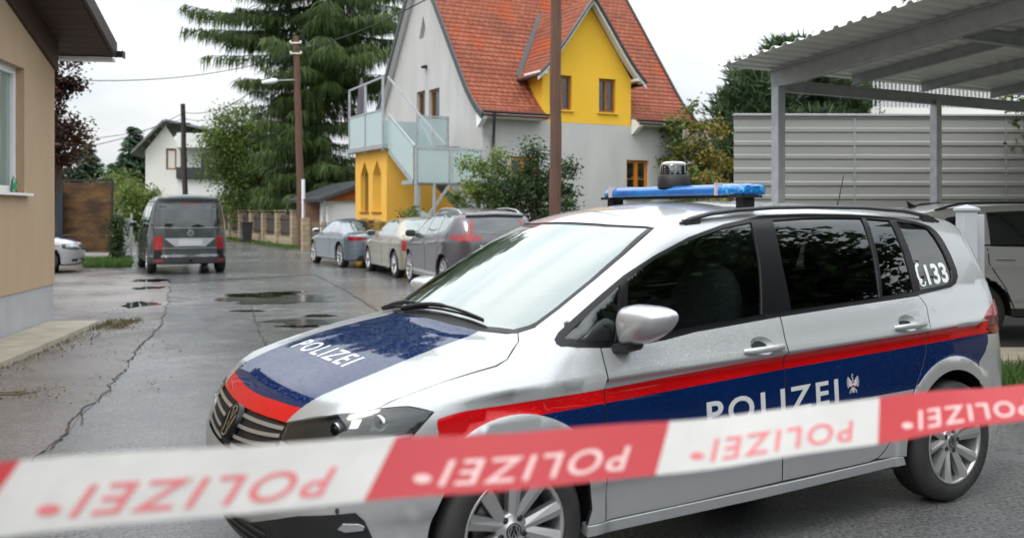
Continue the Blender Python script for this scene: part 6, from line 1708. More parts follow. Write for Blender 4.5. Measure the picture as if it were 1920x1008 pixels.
build_car('parked_saloon', 'champagne saloon standing between the coupe and the grey violet minivan', F2, 2.65, 1.52, .315, .215, (-2.70, 22.3, 0), 22, M['p_beige'], parts, spokes=14, mirror_z=1.02, mirror_x=-.66, mirror_y=.93, twist=0, extra=lambda T_, F: (hbar(T_, F, [(-1.22,.86),(-1.42,.86)], M['chrome']), hbar(T_, F, [(-2.12,.88),(-2.32,.885)], M['chrome'])), group='cars parked along the right', mirror_m=M['p_bluegrey'])

# grey violet minivan
F3 = car_field([(.95,.6),(.86,.76),(.8,.86),(.4,1.0),(0.05,1.08),(-.3,1.25),(-.9,1.525),(-1.35,1.615),(-2.0,1.64),(-2.7,1.60),(-3.2,1.525),(-3.42,1.46),(-3.6,1.38)],
    [(.95,.80),(.5,.88),(0,.92),(-1.4,.925),(-2.73,.93),(-3.3,.88),(-3.7,.78)], [(1,.92),(-.2,1.0),(-1.5,1.05),(-2.6,1.12),(-3.5,1.16)],
    [(.1,.72),(.3,.82),(.55,.86),(.8,.80),(1.0,.66)], [(.1,-3.4),(.35,-3.54),(.7,-3.60),(.95,-3.58),(1.1,-3.53),(1.3,-3.43),(1.5,-3.30)], tum=.42)
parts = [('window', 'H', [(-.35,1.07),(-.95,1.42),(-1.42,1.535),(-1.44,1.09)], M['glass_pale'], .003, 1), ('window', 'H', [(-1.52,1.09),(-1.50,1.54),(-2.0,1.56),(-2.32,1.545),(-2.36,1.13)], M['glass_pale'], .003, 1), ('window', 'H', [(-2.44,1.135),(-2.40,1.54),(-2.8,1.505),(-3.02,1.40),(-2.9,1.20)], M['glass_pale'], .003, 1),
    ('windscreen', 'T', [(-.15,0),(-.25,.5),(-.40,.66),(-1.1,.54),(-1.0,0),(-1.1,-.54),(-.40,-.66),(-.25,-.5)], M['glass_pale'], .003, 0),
    ('rear_window', 'R', mir([(.0,1.46),(.50,1.44),(.58,1.38),(.66,1.20),(.64,1.15),(0,1.13)]), M['glass_car'], .004, 0),
    ('spoiler', 'R', mir([(.0,1.525),(.56,1.49),(.58,1.455),(0,1.475)]), M['p_violet'], .05, 0),
    ('tail_light', 'C', [(-3.10,.905,1.05),(-3.18,.88,1.11),(-3.40,.75,1.13),(-3.50,.66,1.16),(-3.46,.645,1.40),(-3.50,.615,1.40),(-3.54,.60,1.13),(-3.58,.42,1.10),(-3.58,.42,1.02),(-3.50,.70,.995)], M['tail'], .006, 1),
    ('chrome_strip', 'R', mir([(0,.905),(.40,.905),(.40,.93),(0,.93)]), M['chrome'], .006, 0), ('number_plate', 'R', [(-.26,.74),(.26,.74),(.26,.85),(-.26,.85)], M['plate'], .006, 0),
    ('bumper_insert', 'R', mir([(0,.22),(.70,.22),(.72,.45),(0,.45)]), M['satin'], .004, 0), ('headlight', 'K', [(.4,.84,.72),(.35,.86,.86),(.66,.66,.86),(.78,.4,.80),(.78,.4,.70)], M['lens'], .004, 1),
    ('side_bump', 'S', [(-.45,.30),(-2.3,.30),(-2.3,.36),(-.45,.36)], M['chrome'], .004, 1),
    ('door_gap', 'S', gap([(-.30,1.02),(-.34,.7),(-.42,.30)]), M['black'], .002, 1), ('door_gap', 'S', gap([(-1.48,1.07),(-1.50,.7),(-1.47,.30)]), M['black'], .002, 1), ('door_gap', 'S', gap([(-2.52,1.12),(-2.54,.9),(-2.36,.6),(-2.25,.30)]), M['black'], .002, 1)]
build_car('parked_minivan', 'grey violet minivan with silver roof rails just beyond the police car windscreen', F3, 2.75, 1.58, .345, .27, (-1.24, 18.25, 0), 20, M['p_violet'], parts, mirror_z=1.10, mirror_x=-.55, mirror_y=.99, mirror_m=M['black'], extra=lambda T_, F: (rails(T_, F, -1.35, -3.05, .60, M['alloy']), hbar(T_, F, [(-1.2,.93),(-1.42,.935)], M['chrome']), hbar(T_, F, [(-2.2,.965),(-2.42,.975)], M['chrome'])), group='cars parked along the right')

# dark van with its back to the viewer
F4 = car_field([(1.0,.7),(.9,.86),(.82,1.0),(.5,1.10),(.15,1.18),(-.1,1.34),(-.65,1.76),(-.9,1.87),(-1.2,1.95),(-2,1.995),(-3,2.0),(-3.7,1.985),(-4.1,1.95)],
    [(1.0,.84),(.5,.92),(0,.945),(-1.5,.95),(-3.2,.95),(-3.8,.94),(-4.1,.92)], [(1,1.0),(-.3,1.10),(-4.1,1.12)],
    [(.1,.75),(.35,.88),(.6,.92),(.9,.86),(1.1,.7)], [(.1,-3.9),(.3,-4.03),(.45,-4.04),(.5,-3.99),(1.1,-3.98),(1.6,-3.90),(1.8,-3.86),(1.9,-3.88),(2.0,-3.85)], tum=.10, tum2=.16, rad=.10, camber=.04)
parts = [('rear_window', 'R', mir([(0,1.72),(.70,1.715),(.745,1.66),(.79,1.24),(.765,1.18),(0,1.17)]), M['glass_car'], .004, 0), ('trim_strip', 'R', mir([(0,1.15),(.80,1.16),(.80,1.172),(0,1.162)]), M['alloy'], .007, 0),
    ('brake_light', 'R', mir([(0,1.75),(.24,1.75),(.24,1.768),(0,1.768)]), M['tail'], .007, 0),
    ('plate_recess', 'R', mir([(0,.91),(.60,.90),(.36,.70),(0,.70)]), M['galv_dark'], .004, 0), ('number_plate', 'R', [(-.28,.72),(.28,.72),(.28,.86),(-.28,.86)], M['plate'], .012, 0),
    ('chrome_strip', 'R', mir([(0,.655),(.74,.655),(.74,.668),(0,.668)]), M['alloy'], .006, 0), ('tailgate_handle', 'R', mir([(0,.47),(.11,.47),(.13,.53),(0,.53)]), M['black'], .005, 0),
    ('tail_light', 'C', [(-3.78,.96,.62),(-3.78,.96,.93),(-3.95,.86,.96),(-3.99,.74,.94),(-3.99,.76,.63),(-3.94,.86,.615)], M['tail'], .008, 1), ('lamp_surround', 'C', [(-3.80,.96,.40),(-3.80,.96,.61),(-3.98,.78,.61),(-3.98,.76,.40)], M['black_gloss'], .004, 1),
    ('reflector', 'C', [(-3.82,.96,.33),(-3.82,.96,.375),(-4.02,.72,.375),(-4.02,.72,.33)], M['tail'], .008, 1),
    ('bumper', 'R', mir([(0,.30),(.80,.30),(.80,.44),(0,.44)]), M['satin'], .004, 0),
    ('tailgate_gap', 'R', strip2([(-.74,.45),(-.76,.62),(-.83,1.1),(-.80,1.5),(-.76,1.78),(0,1.80),(.76,1.78),(.80,1.5),(.83,1.1),(.76,.62),(.74,.45)], .016), M['black'], .003, 0),
    ('pop_top_gap', 'R', mir([(0,1.83),(.78,1.82),(.78,1.838),(0,1.848)]), M['black'], .003, 0),
    ('window', 'S', [(-.42,1.16),(-.78,1.60),(-.95,1.68),(-1.28,1.68),(-1.28,1.16)], M['glass_car'], .003, 1), ('window', 'S', [(-1.42,1.16),(-1.42,1.70),(-2.45,1.70),(-2.48,1.16)], M['glass_car'], .004, 1), ('window', 'S', [(-2.62,1.16),(-2.60,1.70),(-3.60,1.68),(-3.70,1.18)], M['glass_car'], .004, 1),
    ('pop_top_gap', 'S', [(-1.0,1.80),(-3.85,1.80),(-3.85,1.83),(-1.0,1.82)], M['black'], .003, 1), ('windscreen', 'T', [(.02,0),(-.05,.6),(-.15,.72),(-.75,.70),(-.68,0),(-.75,-.70),(-.15,-.72),(-.05,-.6)], M['glass_car'], .003, 0),
    ('headlight', 'K', [(.45,.88,.72),(.45,.88,.92),(.7,.7,.95),(.85,.45,.85),(.86,.45,.75)], M['lens'], .004, 1),
    ('door_gap', 'S', gap([(-1.35,1.75),(-1.36,1.0),(-1.34,.35)], .02), M['black'], .002, 1), ('door_gap', 'S', gap([(-2.55,1.75),(-2.55,1.0),(-2.5,.35)], .02), M['black'], .002, 1)]
def exv(T_, F):
    p = rear_proj(-4.6); V, Tq = stroke_geo(roundel(.075), .017); lay('emblem', F, V + (0, 1.03), Tq, p, M['chrome'], T_, off=.010, rng=1.6, n=160)
    for y in (-.62, .62): patch('sticker', F, [(y - .08, 1.665), (y + .08, 1.665), (y + .08, 1.69), (y - .08, 1.69)], p, [M['black']], T_, h=.1, off=.007)
    k = MB(); k.tube([(-3.95, 0, .36), (-4.10, 0, .36), (-4.14, 0, .42)], .03, 8); k.build('tow_bar', M['black'], T_)
build_car('camper_van', 'dark grey camper van with a raised roof parked on the left, seen from behind', F4, 3.0, 1.68, .345, .225, (-9.14, 23.85, 0), 25.5, M['p_van'], parts, mirror_z=1.22, mirror_x=-.45, mirror_y=1.10, mirror_m=M['glass_pale'], xr=-4.25, cat='van', extra=exv, lower=lambda c: c[:, 2] < .36, zmin=.26, wheel_w=.22)

# white car under the carport
F5 = car_field([(1.0,.7),(.9,.86),(.82,.98),(.4,1.07),(-.2,1.15),(-.9,1.50),(-1.3,1.635),(-2,1.69),(-2.8,1.675),(-3.35,1.60),(-3.6,1.54),(-3.9,1.45)],
    [(1.0,.82),(.5,.90),(0,.935),(-1.4,.94),(-2.84,.94),(-3.4,.90),(-3.8,.82)], [(1,1.0),(-.3,1.06),(-2.8,1.10),(-3.7,1.12)],
    [(.1,.75),(.4,.88),(.7,.91),(.95,.84),(1.1,.7)], [(.1,-3.5),(.4,-3.66),(.8,-3.73),(1.0,-3.71),(1.15,-3.66),(1.4,-3.55),(1.6,-3.42)], tum=.40)
parts = [('window', 'H', [(-.55,1.13),(-1.05,1.43),(-1.50,1.545),(-1.52,1.13)], M['glass_car'], .003, 1), ('window', 'H', [(-1.60,1.13),(-1.58,1.55),(-2.2,1.575),(-2.62,1.555),(-2.66,1.15)], M['glass_car'], .003, 1), ('window', 'H', [(-2.73,1.155),(-2.70,1.55),(-3.10,1.49),(-3.32,1.33),(-3.2,1.20)], M['glass_car'], .003, 1),
    ('window_trim', 'H', [(-.5,1.10),(-3.25,1.13),(-3.25,1.145),(-.5,1.115)], M['black_gloss'], .004, 1),
    ('rear_window', 'R', mir([(.0,1.50),(.50,1.48),(.60,1.40),(.68,1.18),(0,1.15)]), M['glass_car'], .004, 0), ('windscreen', 'T', [(-.25,0),(-.35,.5),(-.5,.66),(-1.12,.56),(-1.02,0),(-1.12,-.56),(-.5,-.66),(-.35,-.5)], M['glass_car'], .003, 0),
    ('tail_light', 'C', [(-3.30,.90,.92),(-3.34,.88,1.05),(-3.56,.76,1.08),(-3.66,.50,1.06),(-3.68,.50,.94),(-3.56,.74,.90)], M['tail'], .006, 1), ('headlight', 'K', [(.4,.86,.80),(.38,.86,.92),(.7,.66,.94),(.84,.4,.88),(.85,.4,.78)], M['lens'], .004, 1),
    ('side_strip', 'S', [(-.45,.50),(-2.4,.50),(-2.4,.56),(-.45,.56)], M['p_white'], .014, 1),
    ('door_gap', 'S', gap([(-.35,1.08),(-.38,.7),(-.42,.36)]), M['black'], .002, 1), ('door_gap', 'S', gap([(-1.56,1.1),(-1.57,.7),(-1.55,.36)]), M['black'], .002, 1), ('door_gap', 'S', gap([(-2.7,1.12),(-2.7,.95),(-2.5,.65),(-2.38,.36)]), M['black'], .002, 1)]
def exs(T_, F):
    rails(T_, F, -1.25, -3.2, .60, M['satin'], .05)
    k = MB(); k.add([(-3.18, 0, 1.62), (-3.30, -.02, 1.61), (-3.30, .02, 1.61), (-3.33, 0, 1.71)], [(0, 1, 3), (1, 2, 3), (2, 0, 3)]); k.build('aerial_fin', M['black'], T_)
    hbar(T_, F, [(-1.25,.98),(-1.47,.985)], M['p_white']); hbar(T_, F, [(-2.4,1.0),(-2.62,1.005)], M['p_white'])
build_car('parked_estate', 'white tall estate car with black roof rails standing under the carport', F5, 2.84, 1.62, .36, .25, None, -93, M['p_white'], parts, mirror_z=1.14, mirror_x=-.75, mirror_y=1.02, lower=lambda c: c[:, 2] < .42, zmin=.30, extra=exs, loc=(4.72 + 3.72, 11.95 + .1, 0))

# second police car, its nose showing past the corner of the beige house
F6 = car_field([(.95,.5),(.88,.66),(.8,.76),(.3,.91),(-.2,1.0),(-.38,1.03),(-1.0,1.33),(-1.3,1.43),(-1.9,1.46),(-2.5,1.41),(-3.1,1.15),(-3.3,1.10),(-3.6,1.06),(-3.8,1.0)],
    [(.95,.80),(.5,.87),(0,.905),(-1.4,.91),(-2.7,.905),(-3.3,.86),(-3.8,.78)], [(1,.88),(-.4,.95),(-2.6,.99),(-3.7,1.0)],
    [(.1,.76),(.3,.87),(.5,.89),(.7,.86),(.9,.74)], [(.1,-3.5),(.3,-3.7),(.6,-3.74),(.9,-3.72),(1.2,-3.66)], tum=.5)
parts = [('window', 'H', [(-.52,1.01),(-1.05,1.31),(-1.48,1.39),(-1.50,1.0)], M['glass_car'], .003, 1), ('window', 'H', [(-1.56,1.0),(-1.56,1.39),(-2.1,1.385),(-2.45,1.30),(-2.55,1.16),(-2.5,1.02)], M['glass_car'], .003, 1),
    ('windscreen', 'T', [(-.45,.0),(-.55,.5),(-.68,.62),(-1.25,.50),(-1.15,0),(-1.25,-.50),(-.68,-.62),(-.55,-.5)], M['glass_car'], .003, 0), ('rear_window', 'T', [(-2.5,0),(-2.5,.48),(-3.05,.56),(-3.15,0),(-3.05,-.56),(-2.5,-.48)], M['glass_car'], .003, 0),
    ('bonnet_stripe', 'T', [(-.30,-.44),(-.30,.44),(.70,.44),(.74,.2),(.75,0),(.74,-.2),(.70,-.44)], M['blue'], .003, 0), ('bonnet_band', 'T', [(.705,-.44),(.745,-.2),(.755,0),(.745,.2),(.705,.44),(.79,.42),(.83,.2),(.84,0),(.83,-.2),(.79,-.42)], M['red'], .003, 0),
    ('grille', 'F', mir([(0,.70),(.42,.69),(.45,.62),(.40,.585),(0,.58)]), M['black'], .004, 0), ('grille_bar', 'F', mir([(0,.645),(.43,.64),(.43,.652),(0,.657)]), M['chrome'], .010, 0), ('air_intake', 'F', mir([(0,.36),(.62,.38),(.66,.30),(.60,.24),(0,.23)]), M['black'], .004, 0), ('number_plate', 'F', [(-.26,.42),(.26,.42),(.26,.53),(-.26,.53)], M['plate'], .012, 0),
    ('headlight', 'K', [(.42,.845,.63),(.40,.85,.74),(.66,.66,.745),(.80,.45,.70),(.82,.45,.60),(.70,.62,.59)], M['lamp_dark'], .004, 1), ('headlight>reflector', 'K', [(.52,.79,.64),(.52,.79,.71),(.70,.63,.71),(.76,.52,.68),(.76,.52,.63)], M['reflector'], .007, 1),
    ('side_stripe', 'S', [(.35,.70),(-3.3,.80),(-3.3,.87),(.35,.78)], M['red'], .003, 1), ('side_band', 'S', [(-.5,.52),(-2.3,.55),(-2.3,.77),(-.5,.72)], M['blue'], .003, 1), ('fog_lamp', 'K', [(.62,.72,.30),(.62,.72,.36),(.74,.6,.36),(.74,.6,.30)], M['black'], .004, 1)]
def exp_(T_, F):
    k = MB(); k.tube([(-1.5, -.55, 1.52), (-1.5, .55, 1.52)], .05, 10); k.build('light_bar', M['bar_blue'], T_)
    V, Tq = stroke_geo(roundel(.055), .012); lay('emblem', F, V + (0, .67), Tq, FRONT, M['chrome'], T_, off=.012)
build_car('patrol_car', 'silver police car nosing out from behind the corner of the beige house', F6, 2.72, 1.55, .32, .22, None, -68, M['silver'], parts, mirror_z=1.03, mirror_x=-.66, mirror_y=.97, extra=exp_, loc=(-12.0, 24.3, 0))

# ------------------------------------------------------------------ vegetation
NR = np.random.default_rng(7)
M['leaf_mid'] = leaf_mat('leaves mid green', [(.036, .062, .016), (.080, .130, .030), (.15, .205, .055)])
M['leaf_dark'] = leaf_mat('leaves dark green', [(.018, .038, .013), (.040, .078, .024), (.085, .135, .042)])
M['leaf_yellow'] = leaf_mat('leaves turning yellow', [(.05, .06, .012), (.12, .13, .022), (.27, .21, .035), (.22, .11, .03)])
M['leaf_light'] = leaf_mat('light green leaves', [(.060, .098, .020), (.125, .190, .040), (.22, .27, .068)])
M['leaf_copper'] = leaf_mat('copper maple leaves', [(.016, .010, .009), (.042, .020, .016), (.085, .038, .024), (.14, .065, .032)], .45)
M['needle'] = leaf_mat('spruce needles', [(.026, .048, .012), (.058, .102, .023), (.11, .165, .040)], .6, .15)
M['needle_blue'] = leaf_mat('bluish needles', [(.026, .054, .030), (.052, .095, .052), (.09, .14, .075)], .6, .15)
M['pine'] = leaf_mat('pine needles', [(.022, .044, .020), (.052, .092, .038), (.10, .15, .06)], .6, .15)
M['grass'] = leaf_mat('grass blades', [(.03, .07, .012), (.06, .13, .02), (.11, .19, .04)], .6, .3)
M['dry_grass'] = leaf_mat('dry weeds', [(.10, .075, .03), (.16, .13, .05), (.08, .10, .025), (.20, .16, .07)], .7, .2)
M['bark'] = mat('bark', (.045, .035, .028), .95, c2=(.085, .068, .055), scale=5, stretch=(4, 4, 1), bump=.6, bscale=14)
M['bark_grey'] = mat('grey bark', (.075, .068, .060), .95, c2=(.13, .12, .105), scale=5, stretch=(4, 4, 1), bump=.6, bscale=14)

def leaves(name, C, size, mats, parent, tint=None, updir=.35, aspect=1.6, bend=.25, **k):
    """one mesh of many separate leaves: C their points, size their lengths"""
    n = len(C); C = np.asarray(C)
    s = np.broadcast_to(size, (n,)) * NR.uniform(.65, 1.35, n)
    nrm = NR.normal(size=(n, 3)); nrm[:, 2] = np.abs(nrm[:, 2]) + updir; nrm /= np.linalg.norm(nrm, axis=1)[:, None]
    a = np.cross(nrm, NR.normal(size=(n, 3))); a /= np.linalg.norm(a, axis=1)[:, None]
    b_ = np.cross(nrm, a)
    L_ = s[:, None] * a * .5; W_ = s[:, None] / aspect * b_ * .5; D_ = nrm * s[:, None] * bend * .5
    V = np.stack([C - L_ - D_, C + W_ + D_ * .2, C + L_ - D_, C - W_ + D_ * .2], 1).reshape(-1, 3)
    F_ = np.arange(4 * n).reshape(n, 4)
    return fast_mesh(name, V, F_, np.repeat(NR.uniform(0, 1, n) if tint is None else tint, 4), mats, parent, **k)
def fast_mesh(name, V, F_, tint, mats, parent, **k):
    me = bpy.data.meshes.new(name); n = len(F_); w_ = F_.shape[1]
    me.vertices.add(len(V)); me.vertices.foreach_set('co', np.asarray(V, np.float32).ravel())
    me.loops.add(n * w_); me.loops.foreach_set('vertex_index', F_.astype(np.int32).ravel())
    me.polygons.add(n); me.polygons.foreach_set('loop_start', (np.arange(n) * w_).astype(np.int32))
    at_ = me.attributes.new('tint', 'FLOAT', 'POINT'); at_.data.foreach_set('value', np.asarray(tint, np.float32))
    me.materials.append(mats); me.update(calc_edges=True); me.validate()
    return link(name, me, parent, **k)
def blob(center, rad, n, shell=.45):               # points in an ellipsoid, denser towards its skin
    v = NR.normal(size=(n, 3)); v /= np.linalg.norm(v, axis=1)[:, None]
    r = 1 - shell * NR.random(n) ** 1.5 * 1.2
    return np.asarray(center) + v * np.clip(r, .05, 1)[:, None] * np.asarray(rad)
def limb(mb, p, q, r0, r1, n=6, j=.12, seed=0):
    p, q = Vector(p), Vector(q); L_ = (q - p).length; pts = []
    for i in range(n + 1):
        f = i / n; o = Vector(NR.normal(size=3)) * j * L_ * .25 * math.sin(math.pi * f)
        pts.append(p.lerp(q, f) + o + Vector((0, 0, .10 * L_ * math.sin(math.pi * f) * .5)))
    mb.tube(pts, [r0 + (r1 - r0) * i / n for i in range(n + 1)], 7)
    return pts
def broadleaf(loc, h, crown, mt, label, cat='tree', name='tree', n=9000, leaf=.10, clumps=46, trunk_r=.14, base=.28, bark='bark', group=None, loose=.32, clump_r=(.32, .62), trunk_lean=(0, 0), stems=1, updir=.35):
    """crown = (rx, ry, rz) half sizes round a point at height h - rz"""
    o = empty(name, loc, label=label, cat=cat, group=group)
    rx, ry, rz = crown; c = np.array([trunk_lean[0], trunk_lean[1], h - rz])
    tb = MB()
    cc = []
    while len(cc) < clumps:
        p = NR.normal(size=3); p /= np.linalg.norm(p); p = p * NR.uniform(.25, .95) ** .6
        cc.append(p)
    cc = np.array(cc) * (rx, ry, rz) * NR.uniform(.72, 1.12, (clumps, 1)) + c
    top = Vector((trunk_lean[0] * .7, trunk_lean[1] * .7, h - rz * .9))
    for s_ in range(stems):
        b0 = Vector((NR.normal() * .12 * (stems > 1), NR.normal() * .12 * (stems > 1), -.05))
        limb(tb, b0, top + Vector((NR.normal() * rx * .25, NR.normal() * ry * .25, 0)) * (stems > 1), trunk_r, trunk_r * .45, 8, .06)
    for q in cc[:: 2 if clumps > 20 else 1]:
        f = NR.uniform(.35, .95); st_ = Vector((top.x * f, top.y * f, max(base * h, top.z * f)))
        if q[2] < st_.z - .2: st_.z = max(.3, q[2] - .2)
        limb(tb, st_, q, trunk_r * .32, .012, 5, .25)
    tb.build('trunk', M[bark], o)
    per = n // clumps; C, tn, sz = [], [], []
    for q in cc:
        r = NR.uniform(*clump_r) * min(rx, ry, rz) * np.array([1.1, 1.1, .75])
        m_ = int(per * NR.uniform(.5, 1.5))
        pts = blob(q, r, m_, .8) + NR.normal(size=(m_, 3)) * loose * r.mean() * .5
        C.append(pts); t_ = NR.uniform(.1, .9); tn.append(np.clip(t_ + NR.normal(size=m_) * .22, 0, 1))
    C = np.concatenate(C); tn = np.concatenate(tn); C[:, 2] = np.maximum(C[:, 2], .04)
    leaves('crown', C, leaf, M[mt], o, tn, updir)
    return o
def sprays(V, F_, T_, base, d, length, width, tint, seg=3, droop=1.0):
    """hanging or spreading sprays: tapering strips of quads appended to lists"""
    n = len(base)
    side_ = np.cross(d, NR.normal(size=(n, 3))); side_ /= np.maximum(np.linalg.norm(side_, axis=1), 1e-6)[:, None]
    p = base.copy(); b0 = sum(len(v) for v in V); rows = []
    for i in range(seg + 1):
        f = i / seg; w_ = width * (1 - .85 * f) * (.55 + .45 * min(1, 3 * f + .4))
        rows.append(np.stack([p + side_ * w_[:, None] / 2, p - side_ * w_[:, None] / 2], 1))
        d = d + np.array([0, 0, -.35 * droop]); d = d / np.linalg.norm(d, axis=1)[:, None]
        p = p + d * (length / seg)[:, None]
    A = np.stack(rows, 1).reshape(n, -1, 3)           # n, (seg+1)*2, 3
    V.append(A.reshape(-1, 3))
    k = np.arange(n)[:, None] * (seg + 1) * 2 + b0
    for i in range(seg): F_.append(k + np.array([[2 * i, 2 * i + 1, 2 * i + 3, 2 * i + 2]]))
    T_.append(np.repeat(tint, (seg + 1) * 2))
def conifer(loc, h, rmax, mt, label, curtain=0.0, profile=None, low=.08, whorl=.42, per=7, spray=.55, hang=.8, wd=.10, dens=1.0, bark='bark', trunk_r=.25, group=None, shape=.8, skirts=None, name='conifer_tree'):
    o = empty(name, loc, label=label, cat='tree', group=group)
    tb = MB(); tb.tube([(0, 0, -.1), (0, 0, h * .5), (0, 0, h * .98)], [trunk_r, trunk_r * .7, .02], 10)
    V, F_, T_ = [], [], []; z = h * low
    while z < h * .985:
        f = (z / h - low) / (1 - low); Lr = rmax * ((1 - f) ** shape * (1 if f > .06 else .75) if profile is None else float(np.interp(z, *profile)))
        for i in range(per if Lr > 1.2 else 5):
            a = NR.uniform(0, 6.28319); L_ = Lr * NR.uniform(.6, 1.12) + .12
            d = np.array([math.cos(a), math.sin(a), 0.0]); n_ = max(4, int(L_ / .16))
            ts = np.linspace(0, 1, n_)
            drop = -.26 * L_ * np.sin(ts * 2.2) + .10 * L_ * ts ** 2 * 1.2 if not curtain else L_ * (-.20 * ts + NR.uniform(.06, .20) * ts ** 2)
            pts = np.array([0, 0, z + NR.uniform(-.2, .2)]) + d * (ts * L_)[:, None]; pts[:, 2] += drop
            tb.tube([Vector(p) for p in pts[::max(1, n_ // 4)]], [max(.008, .028 * L_ / 3 * (1 - t * .85)) for t in ts[::max(1, n_ // 4)]], 5, cap=False)
            m_ = int(n_ * 5.0 * dens); t2 = NR.uniform(.12, 1.0, m_); P = np.stack([np.interp(t2, ts, pts[:, j]) for j in range(3)], 1)
            lat = np.array([-d[1], d[0], 0]); sgn = NR.choice([-1, 1], m_)
            off = NR.random(m_) * .30 * L_ * (1 - t2 * .75)
            P = P + lat * (sgn * off)[:, None] + NR.normal(size=(m_, 3)) * .04; P[:, 2] -= off * .18
            dd = d * NR.uniform(.2, .9, m_)[:, None] + lat * (sgn * NR.uniform(.2, .9, m_))[:, None] + np.array([0, 0, -.2 * hang])
            if curtain: cm = NR.random(m_) < curtain; dd[cm] = dd[cm] * .35 + np.array([0, 0, -1.0])
            dd /= np.linalg.norm(dd, axis=1)[:, None]
            Ls = spray * NR.uniform(.5, 1.3, m_) * min(1, .45 + Lr / 3)
            tint = np.clip(NR.normal(.42, .2, m_) + .25 * (t2 - .5), 0, 1)
            sprays(V, F_, T_, P, dd, Ls, wd * NR.uniform(.6, 1.3, m_), tint, 3, hang)
        z += whorl * NR.uniform(.8, 1.2)
    tb.build('trunk', M[bark], o)
    fast_mesh('crown', np.concatenate(V), np.concatenate(F_), np.concatenate(T_), M[mt], o)
    return o
def g0(px, Y): p = at(px, 400, Y); return (p.x, Y, 0)

# the tall conifer with hanging sprays left of the house, and the pale weeping tree before it
conifer(g0(592, 48.5), 21, 6.0, 'needle', 'tall dark conifer with hanging sprays towering left of the gabled house', curtain=.62, profile=((2, 5, 7.5, 9.5, 13, 21), (.50, .52, .62, .95, 1.0, .1)), low=.12, whorl=.52, per=8, spray=.58, hang=.9, wd=.062, dens=2.7, trunk_r=.36, shape=.5, bark='bark_grey')
broadleaf(g0(462, 54), 7.6, (2.3, 2.2, 3.3), 'leaf_light', 'pale loose weeping tree beside the tall conifer behind the van', n=22000, leaf=.16, clumps=60, loose=.5, updir=.1)
broadleaf(g0(522, 52), 5.4, (2.3, 1.8, 2.6), 'leaf_mid', 'dark shrub tree filling the gap before the tall conifer behind the fence', n=12000, leaf=.14, clumps=44, base=.1)
broadleaf(g0(420, 58), 3.3, (1.1, .9, 1.6), 'leaf_mid', 'round green shrub at the end of the slatted fence', name='shrub', cat='shrub', n=4500, leaf=.13, clumps=22, base=.1)
# copper maple behind the beige house
broadleaf(g0(104, 24.5), 5.75, (.98, 1.1, 1.75), 'leaf_copper', 'copper leaved maple rising behind the beige house', n=8500, leaf=.11, clumps=46, trunk_r=.09, loose=.42, clump_r=(.26, .5))
broadleaf(g0(99, 30.6), 3.1, (.42, .5, .8), 'leaf_copper', 'low copper leaved bush below the maple beside the dark panel', name='bush', cat='bush', n=2600, leaf=.11, clumps=16, trunk_r=.04)
# garden trees in the far left gap
conifer(g0(250, 66), 7.6, 2.7, 'needle_blue', 'bluish dense conifer left of the white house', low=.02, whorl=.24, per=13, spray=.55, hang=.4, wd=.17, dens=2.0)
conifer(g0(158, 70), 6.6, 2.1, 'needle_blue', 'dark broad conifer partly behind the copper maple', low=.06, whorl=.28, per=12, spray=.55, hang=.3, wd=.18, dens=1.8, shape=.45)
for px, Y, h, r_, mt, lb in ((212, 52, 3.1, 1.9, 'leaf_yellow', 'yellowing bush above the board screen'), (258, 50, 2.9, 1.5, 'leaf_light', 'light green bush between the board screen and the van'), (308, 54, 2.7, 1.0, 'leaf_light', 'green bush before the cream wall of the white house'), (165, 56, 3.6, 2.2, 'leaf_mid', 'mid green bush behind the board screen'), (226, 60, 4.3, 2.2, 'leaf_light', 'pale taller bush before the bluish conifer')):
    broadleaf(g0(px, Y), h, (r_, r_, h * .46), mt, lb, name='bush', cat='bush', n=4500, leaf=.17, clumps=26, base=.08, group='bushes behind the board screen')
# ivy at the gate
def ivy(loc, size, n, mt, label, leaf=.09):
    o = empty('ivy', loc, label=label, cat='ivy')
    k = MB()
    for i in range(6): k.tube([(NR.uniform(-.2, .2), 0, 0), (NR.uniform(-.2, .2), .02, size[2] * .5), (NR.uniform(-.2, .2), 0, size[2] * .95)], [.015, .012, .006], 5)
    k.build('stems', M['bark'], o)
    C = NR.uniform(-1, 1, (n, 3)) * np.array(size) / 2 + (0, 0, size[2] / 2); C[:, :2] += NR.normal(size=(n, 2)) * .06
    leaves('foliage', C, leaf, M[mt], o); return o
ivy(g0(220, 29.2), (.42, .34, 1.45), 1500, 'leaf_dark', 'dark ivy climbing the post between the board screen and the garden gate')
# before the gabled house
broadleaf(g0(915, 24.2), 3.25, (1.0, .8, 1.5), 'leaf_light', 'loose leafy shrub before the outside stair of the gabled house', name='shrub', cat='shrub', n=6500, leaf=.085, clumps=40, base=.08, stems=4, trunk_r=.03, clump_r=(.22, .42), loose=.6)
broadleaf(g0(1008, 23.2), 3.25, (.98, .9, 1.5), 'leaf_dark', 'dense dark green bush beside the reddish wooden pole', name='bush', cat='bush', n=9500, leaf=.09, clumps=46, base=.05, stems=3, trunk_r=.04)
broadleaf(g0(770, 25.5), 2.0, (.50, .45, .9), 'leaf_mid', 'thin sapling before the yellow porch', name='shrub', cat='shrub', n=750, leaf=.085, clumps=16, base=.05, stems=3, trunk_r=.015, clump_r=(.3, .5))
broadleaf(g0(728, 26.5), 1.15, (.45, .4, .5), 'leaf_dark', 'low dark bush at the foot of the yellow porch', name='bush', cat='bush', n=900, leaf=.08, clumps=12, base=.05, stems=3, trunk_r=.015)
